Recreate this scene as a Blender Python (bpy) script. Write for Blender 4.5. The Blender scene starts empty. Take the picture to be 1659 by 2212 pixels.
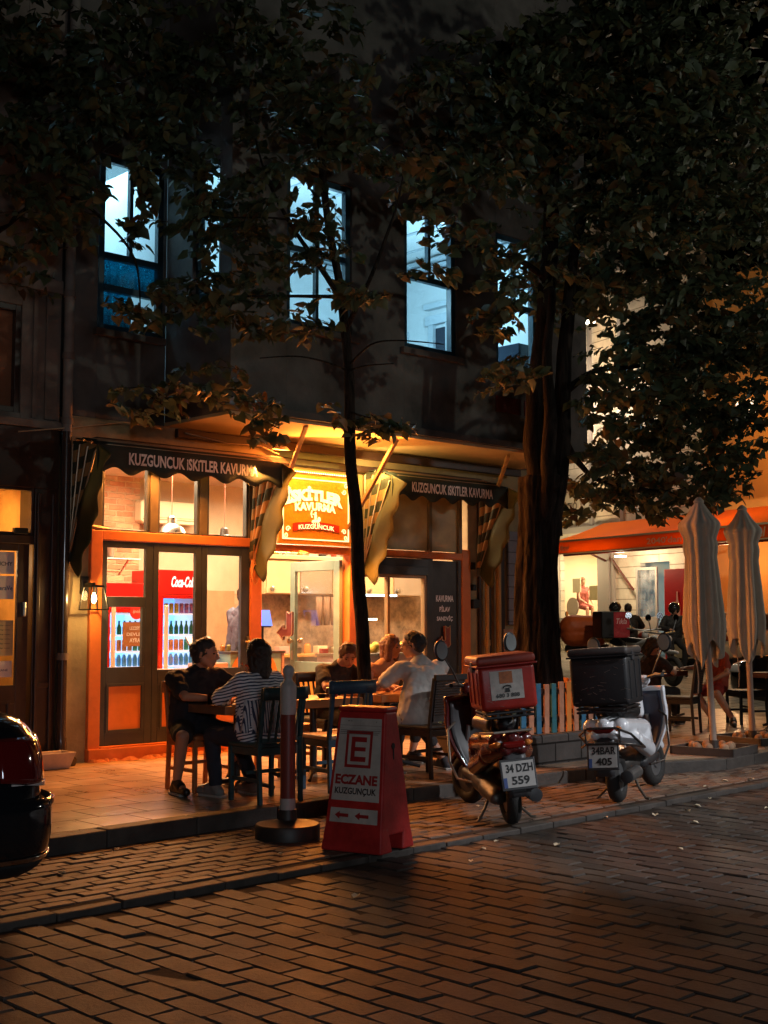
import bpy, bmesh, math, random
import numpy as np
from mathutils import Vector, Matrix, noise
R = math.radians
SC = bpy.context.scene
COL = SC.collection

# ---------------------------------------------------------------- camera
FH = Vector((.686, .7276, 0)).normalized()
CAMP = Vector((-7.05, -11.9, 1.62))
PITCH = math.atan(234 / 2800.)
cd = bpy.data.cameras.new('camera'); cam = bpy.data.objects.new('camera', cd); COL.objects.link(cam)
cam.location = CAMP
fwd = FH * math.cos(PITCH) + Vector((0, 0, math.sin(PITCH)))
cam.rotation_euler = fwd.to_track_quat('-Z', 'Y').to_euler()
cd.sensor_fit = 'HORIZONTAL'; cd.sensor_width = 36; cd.lens = 36 * 2800 / 1659.
cd.clip_start = .05; cd.clip_end = 500
SC.camera = cam
# ---------------------------------------------------------------- world: night sky
w = bpy.data.worlds.new('World'); SC.world = w; w.use_nodes = True
nt = w.node_tree; bg = nt.nodes['Background']
sky = nt.nodes.new('ShaderNodeTexSky'); sky.sky_type = 'NISHITA'; sky.sun_disc = False
sky.sun_elevation = R(-6); sky.sun_rotation = R(250)
nt.links.new(sky.outputs[0], bg.inputs[0]); bg.inputs[1].default_value = .05
SC.view_settings.view_transform = 'Standard'; SC.view_settings.look = 'None'
SC.view_settings.exposure = 0; SC.view_settings.gamma = 1
SC.render.engine = 'CYCLES'
cy = SC.cycles
cy.use_denoising = True
try: cy.denoiser = 'OPENIMAGEDENOISE'
except Exception: pass
cy.max_bounces = 6; cy.diffuse_bounces = 3; cy.glossy_bounces = 3; cy.transmission_bounces = 4
cy.transparent_max_bounces = 16; cy.sample_clamp_indirect = 4; cy.sample_clamp_direct = 0
cy.caustics_reflective = False; cy.caustics_refractive = False

def light(kind, name, loc, energy, color, target=None, **kw):
    l = bpy.data.lights.new(name, kind); l.energy = energy; l.color = color
    o = bpy.data.objects.new(name, l); COL.objects.link(o); o.location = loc
    if target is not None:
        o.rotation_euler = (Vector(target) - Vector(loc)).to_track_quat('-Z', 'Y').to_euler()
    for k, v in kw.items(): setattr(l, k, v)
    return o
WARM = (1, .70, .40); AMBER = (1, .40, .07); COOL = (.38, .76, 1)
# street lamps and a shop across the road, with unseen lamps added for fill
light('SPOT', 'street_or_fill_light', (4.6, -15.0, 6.8), 3600, (.95, .96, 1), (3.3, -8.2, 0), spot_size=R(42), spot_blend=.35, shadow_soft_size=.10)
light('SPOT', 'street_or_fill_light', (4.6, -15.0, 6.9), 560, (.96, 1, .84), (3.2, -3.2, 7.2), spot_size=R(46), spot_blend=.8, shadow_soft_size=.15)  # added beam beside the street lamp, lifts the tree crown
light('POINT', 'street_or_fill_light', (13.5, .8, 6.2), 420, (1, .84, .62), shadow_soft_size=.15)
light('AREA', 'shop_light', (-8.5, -17.0, 3.0), 165, (.80, .90, 1), (-.5, -4, .8), shape='RECTANGLE', size=3.0, size_y=1.0)
light('POINT', 'street_or_fill_light', (10.5, -8.5, 4.2), 240, (1, .93, .84), shadow_soft_size=.15)  # added lamp out of view, brightens the parasols from the right
light('SPOT', 'street_or_fill_light', (-10.5, -10.5, 7.5), 120, (1, .60, .38), (-2.0, -1.5, 1.5), spot_size=R(75), spot_blend=.8, shadow_soft_size=.3)  # added warm lamp out of view, tints the left pavement and wall
# restaurant interior
light('AREA', 'ceiling_light', (1.1, .85, 3.38), 165, WARM, (1.1, .85, 0), shape='RECTANGLE', size=1.6, size_y=.5)
light('AREA', 'ceiling_light', (3.1, .9, 3.38), 190, WARM, (3.1, .6, 0), shape='RECTANGLE', size=1.2, size_y=.5)
light('AREA', 'ceiling_light', (5.6, 1.0, 3.38), 175, (1, .72, .42), (5.6, .8, 0), shape='RECTANGLE', size=1.6, size_y=.5)
# sign wash light and soffit glow
light('AREA', 'sign_light', (2.95, -.34, 3.47), 11, (1, .60, .10), (2.95, .05, 2.75), shape='RECTANGLE', size=1.1, size_y=.05)
light('AREA', 'sign_light', (3.62, -.45, 3.50), 14, (1, .66, .20), (4.6, .02, 2.9), shape='RECTANGLE', size=.4, size_y=.06)
light('AREA', 'soffit_light', (3.1, -.40, 3.30), 30, AMBER, (3.4, -.85, 3.75), shape='RECTANGLE', size=2.4, size_y=.06)
light('AREA', 'sign_light', (2.95, -.55, 3.60), 175, (1, .23, .028), (.7, -3.6, 0), shape='RECTANGLE', size=1.6, size_y=.12)
light('AREA', 'door_fill_light', (1.0, -.30, 3.28), 230, (1, .32, .055), (.1, -2.6, 0), shape='RECTANGLE', size=1.9, size_y=.06)  # added strip lamp under the awning, makes the floor orange
light('AREA', 'door_fill_light', (2.95, -.05, 2.42), 130, (1, .33, .055), (2.6, -1.6, .2), shape='RECTANGLE', size=1.1, size_y=.1)
light('POINT', 'lantern_light', (-.10, -.26, 1.84), 22, (1, .58, .18), shadow_soft_size=.03)
# upstairs rooms
light('POINT', 'room_light', (2.9, .0, 5.9), 70, COOL, shadow_soft_size=.12)
light('POINT', 'room_light', (5.5, .3, 5.9), 70, COOL, shadow_soft_size=.12)
light('POINT', 'room_light', (1.8, .6, 5.9), 34, COOL, shadow_soft_size=.12)
light('AREA', 'room_light', (.6, 1.3, 6.9), 40, COOL, (.6, 1.3, 4), shape='RECTANGLE', size=1.4, size_y=.8)

# ---------------------------------------------------------------- materials
MATS = {}
def mat(name, col=(.5, .5, .5), rough=.6, metal=0., emit=None, es=0., var=.0, vs=6., bump=0., bs=40., spec=.5, coat=0., trans=False, grime=0.):
    if name in MATS: return MATS[name]
    m = bpy.data.materials.new(name); m.use_nodes = True; MATS[name] = m
    n = m.node_tree; b = n.nodes['Principled BSDF']
    b.inputs['Base Color'].default_value = (*col, 1); b.inputs['Roughness'].default_value = rough
    b.inputs['Metallic'].default_value = metal; b.inputs['Specular IOR Level'].default_value = spec
    if coat: b.inputs['Coat Weight'].default_value = coat; b.inputs['Coat Roughness'].default_value = .06
    if emit: b.inputs['Emission Color'].default_value = (*emit, 1); b.inputs['Emission Strength'].default_value = es
    tc = n.nodes.new('ShaderNodeTexCoord')
    if var:
        nz = n.nodes.new('ShaderNodeTexNoise'); nz.inputs['Scale'].default_value = vs; nz.inputs['Detail'].default_value = 7
        nz.inputs['Roughness'].default_value = .65
        n.links.new(tc.outputs['Object'], nz.inputs['Vector'])
        r = n.nodes.new('ShaderNodeValToRGB')
        r.color_ramp.elements[0].position = .3; r.color_ramp.elements[1].position = .7
        r.color_ramp.elements[0].color = (*[c * (1 - var) for c in col], 1)
        r.color_ramp.elements[1].color = (*[min(1, c * (1 + var)) for c in col], 1)
        n.links.new(nz.outputs['Fac'], r.inputs['Fac']); n.links.new(r.outputs['Color'], b.inputs['Base Color'])
        mr = n.nodes.new('ShaderNodeMapRange'); mr.inputs['To Min'].default_value = max(0, rough - .12); mr.inputs['To Max'].default_value = min(1, rough + .12)
        n.links.new(nz.outputs['Fac'], mr.inputs['Value']); n.links.new(mr.outputs['Result'], b.inputs['Roughness'])
    if bump:
        nb = n.nodes.new('ShaderNodeTexNoise'); nb.inputs['Scale'].default_value = bs; nb.inputs['Detail'].default_value = 6
        n.links.new(tc.outputs['Object'], nb.inputs['Vector'])
        bp = n.nodes.new('ShaderNodeBump'); bp.inputs['Strength'].default_value = bump; bp.inputs['Distance'].default_value = .01
        n.links.new(nb.outputs['Fac'], bp.inputs['Height']); n.links.new(bp.outputs['Normal'], b.inputs['Normal'])
    return m

def glass_mat(name, tint=(1, 1, 1), refl=1.0, frost=0.):
    m = bpy.data.materials.new(name); m.use_nodes = True; MATS[name] = m
    n = m.node_tree; n.nodes.clear()
    o = n.nodes.new('ShaderNodeOutputMaterial'); t = n.nodes.new('ShaderNodeBsdfTransparent'); t.inputs[0].default_value = (*tint, 1)
    g = n.nodes.new('ShaderNodeBsdfGlossy'); g.inputs['Roughness'].default_value = .02
    f = n.nodes.new('ShaderNodeFresnel'); gm = n.nodes.new('ShaderNodeNewGeometry'); io = n.nodes.new('ShaderNodeMapRange')
    io.inputs['To Min'].default_value = 1.5; io.inputs['To Max'].default_value = 1 / 1.5   # same reflectance on both faces of the pane
    n.links.new(gm.outputs['Backfacing'], io.inputs['Value']); n.links.new(io.outputs[0], f.inputs[0])
    mx = n.nodes.new('ShaderNodeMixShader')
    if frost:
        d = n.nodes.new('ShaderNodeBsdfDiffuse'); d.inputs[0].default_value = (.7, .7, .7, 1)
        m2 = n.nodes.new('ShaderNodeMixShader'); m2.inputs[0].default_value = frost
        nz = n.nodes.new('ShaderNodeTexNoise'); nz.inputs['Scale'].default_value = 3; nz.inputs['Detail'].default_value = 8
        mr = n.nodes.new('ShaderNodeMapRange'); mr.inputs['From Min'].default_value = .4; mr.inputs['From Max'].default_value = .8; mr.inputs['To Max'].default_value = frost
        n.links.new(nz.outputs['Fac'], mr.inputs['Value']); n.links.new(mr.outputs['Result'], m2.inputs[0])
        n.links.new(t.outputs[0], m2.inputs[1]); n.links.new(d.outputs[0], m2.inputs[2]); base = m2
    else: base = t
    n.links.new(f.outputs[0], mx.inputs[0]); n.links.new(base.outputs[0], mx.inputs[1]); n.links.new(g.outputs[0], mx.inputs[2])
    n.links.new(mx.outputs[0], o.inputs[0])
    return m

def brick_mat(name, c1, c2, cm, bw, bh, mortar=.006, rough=.7, offset=.5, rot=0., bump=.6, plane='XY', dirt=.5, rvar=.15, smooth=.1, warp=.0, spec=.5):
    m = bpy.data.materials.new(name); m.use_nodes = True; MATS[name] = m
    n = m.node_tree; b = n.nodes['Principled BSDF']
    tc = n.nodes.new('ShaderNodeTexCoord'); mp = n.nodes.new('ShaderNodeMapping')
    if plane == 'XZ': mp.inputs['Rotation'].default_value = (R(-90), 0, 0)
    elif plane == 'YZ': mp.inputs['Rotation'].default_value = (R(-90), 0, R(-90))
    else: mp.inputs['Rotation'].default_value = (0, 0, rot)
    n.links.new(tc.outputs['Object'], mp.inputs['Vector'])
    vec = mp.outputs[0]
    if warp:
        wn = n.nodes.new('ShaderNodeTexNoise'); wn.inputs['Scale'].default_value = 3.5; wn.inputs['Detail'].default_value = 7; wn.inputs['Roughness'].default_value = .62
        n.links.new(mp.outputs[0], wn.inputs['Vector'])
        sb = n.nodes.new('ShaderNodeVectorMath'); sb.operation = 'SUBTRACT'; sb.inputs[1].default_value = (.5, .5, .5)
        sc_ = n.nodes.new('ShaderNodeVectorMath'); sc_.operation = 'SCALE'; sc_.inputs['Scale'].default_value = warp
        ad = n.nodes.new('ShaderNodeVectorMath'); ad.operation = 'ADD'
        n.links.new(wn.outputs['Color'], sb.inputs[0]); n.links.new(sb.outputs[0], sc_.inputs[0])
        n.links.new(sc_.outputs[0], ad.inputs[0]); n.links.new(mp.outputs[0], ad.inputs[1]); vec = ad.outputs[0]
    br = n.nodes.new('ShaderNodeTexBrick'); br.inputs['Scale'].default_value = 1
    br.inputs['Brick Width'].default_value = bw; br.inputs['Row Height'].default_value = bh
    br.inputs['Mortar Size'].default_value = mortar; br.inputs['Mortar Smooth'].default_value = smooth; br.offset = offset
    br.inputs['Color1'].default_value = (*c1, 1); br.inputs['Color2'].default_value = (*c2, 1); br.inputs['Mortar'].default_value = (*cm, 1)
    n.links.new(vec, br.inputs['Vector'])
    nz = n.nodes.new('ShaderNodeTexNoise'); nz.inputs['Scale'].default_value = 2.2; nz.inputs['Detail'].default_value = 10; nz.inputs['Roughness'].default_value = .7
    n.links.new(tc.outputs['Object'], nz.inputs['Vector'])
    mr = n.nodes.new('ShaderNodeMapRange'); mr.inputs['From Min'].default_value = .3; mr.inputs['From Max'].default_value = .7
    mr.inputs['To Min'].default_value = 1 - dirt; mr.inputs['To Max'].default_value = 1.15
    n.links.new(nz.outputs['Fac'], mr.inputs['Value'])
    nb_ = n.nodes.new('ShaderNodeTexNoise'); nb_.inputs['Scale'].default_value = .55; nb_.inputs['Detail'].default_value = 9; nb_.inputs['Roughness'].default_value = .75
    n.links.new(tc.outputs['Object'], nb_.inputs['Vector']); mb_ = n.nodes.new('ShaderNodeMapRange'); mb_.inputs['From Min'].default_value = .36; mb_.inputs['From Max'].default_value = .62
    mb_.inputs['To Min'].default_value = 1 - dirt * .8; mb_.inputs['To Max'].default_value = 1.1; n.links.new(nb_.outputs['Fac'], mb_.inputs['Value'])
    mm_ = n.nodes.new('ShaderNodeMath'); mm_.operation = 'MULTIPLY'; n.links.new(mr.outputs[0], mm_.inputs[0]); n.links.new(mb_.outputs[0], mm_.inputs[1])
    mx = n.nodes.new('ShaderNodeMix'); mx.data_type = 'RGBA'; mx.blend_type = 'MULTIPLY'; mx.inputs[0].default_value = 1
    n.links.new(br.outputs['Color'], mx.inputs[6]); n.links.new(mm_.outputs[0], mx.inputs[7])
    n.links.new(mx.outputs[2], b.inputs['Base Color'])
    n2 = n.nodes.new('ShaderNodeTexNoise'); n2.inputs['Scale'].default_value = 60; n2.inputs['Detail'].default_value = 5
    n.links.new(tc.outputs['Object'], n2.inputs['Vector'])
    r2 = n.nodes.new('ShaderNodeMapRange'); r2.inputs['To Min'].default_value = rough - rvar; r2.inputs['To Max'].default_value = min(1, rough + rvar)
    n.links.new(nz.outputs['Fac'], r2.inputs['Value']); n.links.new(r2.outputs[0], b.inputs['Roughness'])
    sm = n.nodes.new('ShaderNodeMath'); sm.operation = 'MULTIPLY_ADD'; sm.inputs[1].default_value = -spec; sm.inputs[2].default_value = spec
    n.links.new(br.outputs['Fac'], sm.inputs[0]); n.links.new(sm.outputs[0], b.inputs['Specular IOR Level'])
    iv = n.nodes.new('ShaderNodeMath'); iv.operation = 'MULTIPLY_ADD'; iv.inputs[1].default_value = -1; iv.inputs[2].default_value = 1
    n.links.new(br.outputs['Fac'], iv.inputs[0])
    b1 = n.nodes.new('ShaderNodeBump'); b1.inputs['Strength'].default_value = bump; b1.inputs['Distance'].default_value = .012
    n.links.new(iv.outputs[0], b1.inputs['Height'])
    b2 = n.nodes.new('ShaderNodeBump'); b2.inputs['Strength'].default_value = .35; b2.inputs['Distance'].default_value = .004
    n.links.new(n2.outputs['Fac'], b2.inputs['Height']); n.links.new(b1.outputs[0], b2.inputs['Normal'])
    # every block sits a little out of level
    b3 = n.nodes.new('ShaderNodeBump'); b3.inputs['Strength'].default_value = .25; b3.inputs['Distance'].default_value = .05
    n3 = n.nodes.new('ShaderNodeTexNoise'); n3.inputs['Scale'].default_value = 4; n.links.new(tc.outputs['Object'], n3.inputs['Vector'])
    n.links.new(n3.outputs['Fac'], b3.inputs['Height']); n.links.new(b2.outputs[0], b3.inputs['Normal'])
    n.links.new(b3.outputs[0], b.inputs['Normal'])
    return m

def stripe_mat(name, c1, c2, scale, axis=(0, 0, 1), rough=.8, duty=.5, wob=0.):
    m = bpy.data.materials.new(name); m.use_nodes = True; MATS[name] = m
    n = m.node_tree; b = n.nodes['Principled BSDF']; b.inputs['Roughness'].default_value = rough
    tc = n.nodes.new('ShaderNodeTexCoord'); dp = n.nodes.new('ShaderNodeVectorMath'); dp.operation = 'DOT_PRODUCT'
    dp.inputs[1].default_value = [a * scale for a in axis]; n.links.new(tc.outputs['Object'], dp.inputs[0])
    v = dp.outputs['Value']
    if wob:
        nz = n.nodes.new('ShaderNodeTexNoise'); nz.inputs['Scale'].default_value = 6; n.links.new(tc.outputs['Object'], nz.inputs['Vector'])
        ma = n.nodes.new('ShaderNodeMath'); ma.operation = 'MULTIPLY_ADD'; ma.inputs[1].default_value = wob
        n.links.new(nz.outputs['Fac'], ma.inputs[0]); n.links.new(v, ma.inputs[2]); v = ma.outputs[0]
    fr = n.nodes.new('ShaderNodeMath'); fr.operation = 'FRACT'; n.links.new(v, fr.inputs[0])
    gt = n.nodes.new('ShaderNodeMath'); gt.operation = 'GREATER_THAN'; gt.inputs[1].default_value = duty; n.links.new(fr.outputs[0], gt.inputs[0])
    mx = n.nodes.new('ShaderNodeMix'); mx.data_type = 'RGBA'; mx.inputs[6].default_value = (*c1, 1); mx.inputs[7].default_value = (*c2, 1)
    n.links.new(gt.outputs[0], mx.inputs[0]); n.links.new(mx.outputs[2], b.inputs['Base Color'])
    return m

ORANGE = mat('orange_paint', (.60, .17, .04), .45, var=.18, vs=4, bump=.1)
ORPANEL = mat('orange_door_panel', (.70, .20, .035), .5, var=.12, vs=5)
DARKP = mat('dark_grey_paint', (.042, .046, .05), .4, var=.25, vs=5, bump=.08)
GREENP = mat('grey_green_paint', (.19, .26, .22), .5, var=.15, vs=5, bump=.08)
BROWNP = mat('dark_brown_paint', (.035, .017, .011), .4, var=.3, vs=5, bump=.1)
PLASTER = mat('old_plaster', (.17, .135, .11), .85, var=.55, vs=1.4, bump=.8, bs=9)
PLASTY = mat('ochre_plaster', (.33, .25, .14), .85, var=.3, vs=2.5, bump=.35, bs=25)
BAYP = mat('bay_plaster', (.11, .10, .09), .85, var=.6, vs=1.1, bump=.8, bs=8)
SOFF = mat('soffit_plaster', (.55, .40, .22), .8, var=.15, vs=2)
CREAM = mat('cream_wall', (.50, .39, .29), .8, var=.16, vs=1.2, bump=.15)
ROOMW = mat('pale_room_wall', (.78, .82, .82), .8)
WINFR = mat('blue_black_window_frame', (.015, .05, .075), .4, var=.2)
GLASS = glass_mat('window_glass'); GLASSF = glass_mat('dusty_glass', frost=.10)
BLACK = mat('black_plastic', (.012, .012, .013), .38, var=.2, vs=10)
RUBBER = mat('black_rubber', (.018, .018, .018), .8, bump=.3, bs=120)
CHROME = mat('chrome', (.75, .75, .75), .12, 1.)
STEEL = mat('brushed_steel', (.55, .53, .5), .3, 1., var=.1)
ALU = mat('grey_metal', (.30, .31, .32), .42, .8, var=.15)
WHITE = mat('white_paint', (.75, .74, .72), .4, var=.05)
REDP = mat('red_plastic', (.48, .02, .015), .3, var=.12, vs=6)
SKIN = mat('skin', (.50, .27, .18), .5, var=.06, vs=14, bump=.12, bs=90)
SKINT = mat('tanned_skin', (.42, .21, .13), .5, var=.06, vs=14, bump=.12, bs=90)

# ---------------------------------------------------------------- mesh helpers
class MB:
    def __init__(s): s.v = []; s.f = []
    def add(s, vs, fs, M=None):
        b = len(s.v)
        s.v += [tuple(M @ Vector(p)) if M is not None else tuple(p) for p in vs]
        s.f += [tuple(i + b for i in f) for f in fs]; return s
    def box(s, a, b, M=None):
        x0, y0, z0 = a; x1, y1, z1 = b
        vs = [(x0, y0, z0), (x1, y0, z0), (x1, y1, z0), (x0, y1, z0), (x0, y0, z1), (x1, y0, z1), (x1, y1, z1), (x0, y1, z1)]
        return s.add(vs, [(3, 2, 1, 0), (4, 5, 6, 7), (0, 1, 5, 4), (1, 2, 6, 5), (2, 3, 7, 6), (3, 0, 4, 7)], M)
    def bar(s, p, q, wd, ht=None, up=(0, 0, 1)):
        p = Vector(p); q = Vector(q); d = q - p; L = d.length
        z = d.normalized(); u = Vector(up)
        if abs(z.dot(u)) > .95: u = Vector((1, 0, 0))
        x = u.cross(z).normalized(); y = z.cross(x)
        M = Matrix((( x.x, y.x, z.x, p.x), (x.y, y.y, z.y, p.y), (x.z, y.z, z.z, p.z), (0, 0, 0, 1)))
        ht = ht or wd
        return s.box((-wd / 2, -ht / 2, 0), (wd / 2, ht / 2, L), M)
    def tube(s, pts, r, n=10, cap=True, flat=1.):
        pts = [Vector(p) for p in pts]; rs = r if isinstance(r, (list, tuple)) else [r] * len(pts)
        b = len(s.v); up = None
        for i, p in enumerate(pts):
            d = (pts[min(i + 1, len(pts) - 1)] - pts[max(i - 1, 0)])
            d = d.normalized() if d.length > 1e-9 else Vector((0, 0, 1))
            if up is None:
                up = Vector((0, 0, 1)) if abs(d.z) < .9 else Vector((1, 0, 0))
            x = up.cross(d).normalized(); y = d.cross(x); up = y
            for k in range(n):
                a = 2 * math.pi * k / n
                s.v.append(tuple(p + x * math.cos(a) * rs[i] + y * math.sin(a) * rs[i] * flat))
        for i in range(len(pts) - 1):
            for k in range(n):
                k2 = (k + 1) % n
                s.f.append((b + i * n + k, b + i * n + k2, b + (i + 1) * n + k2, b + (i + 1) * n + k))
        if cap:
            s.f.append(tuple(b + k for k in reversed(range(n)))); e = b + (len(pts) - 1) * n
            s.f.append(tuple(e + k for k in range(n)))
        return s
    def lathe(s, prof, n=24, M=None, c=(0, 0, 0)):
        vs = []; fs = []
        for r, z in prof:
            for k in range(n):
                a = 2 * math.pi * k / n; vs.append((c[0] + r * math.cos(a), c[1] + r * math.sin(a), c[2] + z))
        for i in range(len(prof) - 1):
            for k in range(n):
                k2 = (k + 1) % n; fs.append((i * n + k, i * n + k2, (i + 1) * n + k2, (i + 1) * n + k))
        fs.append(tuple(reversed(range(n)))); e = (len(prof) - 1) * n; fs.append(tuple(e + k for k in range(n)))
        return s.add(vs, fs, M)
    def prism(s, poly, y0, y1, M=None):   # polygon in XZ, extruded in Y
        n = len(poly); vs = [(x, y0, z) for x, z in poly] + [(x, y1, z) for x, z in poly]
        fs = [tuple(range(n)), tuple(reversed(range(n, 2 * n)))]
        fs += [(i, i + n, (i + 1) % n + n, (i + 1) % n) for i in range(n)]
        return s.add(vs, fs, M)
    def torus(s, R0, r, M, n=32, m=12, fl=1.):
        vs = []; fs = []
        for i in range(n):
            a = 2 * math.pi * i / n
            for j in range(m):
                t = 2 * math.pi * j / m; q = R0 + r * math.cos(t)
                vs.append((r * fl * math.sin(t), q * math.cos(a), q * math.sin(a)))
        for i in range(n):
            for j in range(m):
                i2 = (i + 1) % n; j2 = (j + 1) % m; fs.append((i * m + j, i * m + j2, i2 * m + j2, i2 * m + j))
        return s.add(vs, fs, M)
    def grid(s, fn, nu, nv, th=0.):
        b = len(s.v)
        for i in range(nu + 1):
            for j in range(nv + 1): s.v.append(tuple(fn(i / nu, j / nv)))
        for i in range(nu):
            for j in range(nv):
                a = b + i * (nv + 1) + j; s.f.append((a, a + 1, a + nv + 2, a + nv + 1))
        return s
    def build(s, name, m, parent=None, bev=0., smooth=False, solid=0., auto=None, sub=0):
        me = bpy.data.meshes.new(name); me.from_pydata(s.v, [], s.f); me.validate()
        bm = bmesh.new(); bm.from_mesh(me)
        if not solid and not getattr(s, 'open', False): bmesh.ops.recalc_face_normals(bm, faces=bm.faces)
        bm.to_mesh(me); bm.free()
        me.materials.append(m)
        if smooth: me.polygons.foreach_set('use_smooth', [True] * len(me.polygons))
        if auto:
            me.polygons.foreach_set('use_smooth', [True] * len(me.polygons))
            try: me.set_sharp_from_angle(angle=R(auto))
            except Exception: pass
        o = bpy.data.objects.new(name, me); COL.objects.link(o)
        if parent is not None: o.parent = parent
        if solid:
            q = o.modifiers.new('s', 'SOLIDIFY'); q.thickness = solid; q.offset = 0
        if bev:
            q = o.modifiers.new('b', 'BEVEL'); q.width = bev; q.segments = 2; q.limit_method = 'ANGLE'; q.angle_limit = R(40)
        if sub:
            q = o.modifiers.new('u', 'SUBSURF'); q.levels = sub; q.render_levels = sub
        return o

def tag(o, label=None, cat=None, group=None, kind=None):
    if label: o['label'] = label
    if cat: o['category'] = cat
    if group: o['group'] = group
    if kind: o['kind'] = kind
    return o
def thing(name, label, cat, loc=(0, 0, 0), rz=0., group=None):
    o = bpy.data.objects.new(name, None); COL.objects.link(o); o.empty_display_size = .1
    o.location = loc; o.rotation_euler = (0, 0, rz); return tag(o, label, cat, group)
def copy_tree(o, parent=None):
    c = o.copy(); COL.objects.link(c); c.parent = parent
    for ch in list(o.children): copy_tree(ch, c)
    return c
def BX(name, a, b, m, parent=None, bev=.004): return MB().box(a, b).build(name, m, parent, bev)

_sph = {}
def sphere_pts(n=2):
    if n not in _sph:
        bm = bmesh.new(); bmesh.ops.create_icosphere(bm, subdivisions=n, radius=1); _sph[n] = [v.co.copy() for v in bm.verts]; bm.free()
    return _sph[n]
def blob(name, segs, m, parent=None, voxel=.012, smooth=3, scale=None, det=2, M=None):
    """one continuous surface grown round tapering limbs: (p0, r0, p1, r1) each"""
    bmA = bmesh.new()
    for sg in segs:
        p0, r0, p1, r1 = Vector(sg[0]), sg[1], Vector(sg[2]), sg[3]
        fl = sg[4] if len(sg) > 4 else (1, 1, 1)
        bm = bmesh.new()
        for q in sphere_pts(det):
            qq = Vector((q.x * fl[0], q.y * fl[1], q.z * fl[2]))
            bm.verts.new(p0 + qq * r0); bm.verts.new(p1 + qq * r1)
        res = bmesh.ops.convex_hull(bm, input=bm.verts, use_existing_faces=False)
        dead = [e for e in res['geom_interior'] if isinstance(e, bmesh.types.BMVert)]
        bmesh.ops.delete(bm, geom=dead, context='VERTS')
        t = bpy.data.meshes.new('t'); bm.to_mesh(t); bm.free(); bmA.from_mesh(t); bpy.data.meshes.remove(t)
    me = bpy.data.meshes.new(name); bmA.to_mesh(me); bmA.free()
    o = bpy.data.objects.new(name, me); COL.objects.link(o)
    q = o.modifiers.new('r', 'REMESH'); q.mode = 'VOXEL'; q.voxel_size = voxel
    if smooth: k = o.modifiers.new('s', 'SMOOTH'); k.iterations = smooth; k.factor = .5
    dg = bpy.context.evaluated_depsgraph_get(); dg.update()
    m2 = bpy.data.meshes.new_from_object(o.evaluated_get(dg)); m2.name = name
    o.modifiers.clear(); o.data = m2; bpy.data.meshes.remove(me)
    if M is not None: m2.transform(M)
    m2.materials.clear(); m2.materials.append(m)
    m2.polygons.foreach_set('use_smooth', [True] * len(m2.polygons))
    if parent is not None: o.parent = parent
    return o

def text(name, s, m, parent, org, xd, yd, width, height=None, depth=.003, bold=0., shear=0., warp=None, align='c'):
    """lettering: org = centre of the line; xd / yd = reading and up directions"""
    cu = bpy.data.curves.new('t', 'FONT'); cu.body = s; cu.size = 1; cu.offset = bold; cu.shear = shear; cu.resolution_u = 3
    o = bpy.data.objects.new('t', cu); COL.objects.link(o)
    dg = bpy.context.evaluated_depsgraph_get(); dg.update()
    me = bpy.data.meshes.new_from_object(o.evaluated_get(dg)); bpy.data.objects.remove(o); bpy.data.curves.remove(cu)
    xs = [v.co.x for v in me.vertices]; ys = [v.co.y for v in me.vertices]
    x0, x1, y0, y1 = min(xs), max(xs), min(ys), max(ys)
    kx = width / (x1 - x0); ky = (height / (y1 - y0)) if height else kx
    xd = Vector(xd).normalized(); yd = Vector(yd).normalized(); nd = xd.cross(yd); org = Vector(org)
    for v in me.vertices:
        a = (v.co.x - (x0 + x1) / 2) * kx; b = (v.co.y - (y0 + y1) / 2) * ky
        if warp: a, b = warp(a, b)
        v.co = org + xd * a + yd * b + nd * depth
    bm = bmesh.new(); bm.from_mesh(me)
    me.name = name; bm.free()
    me.materials.clear(); me.materials.append(m)
    t = bpy.data.objects.new(name, me); COL.objects.link(t)
    if parent is not None: t.parent = parent
    return t
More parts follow.
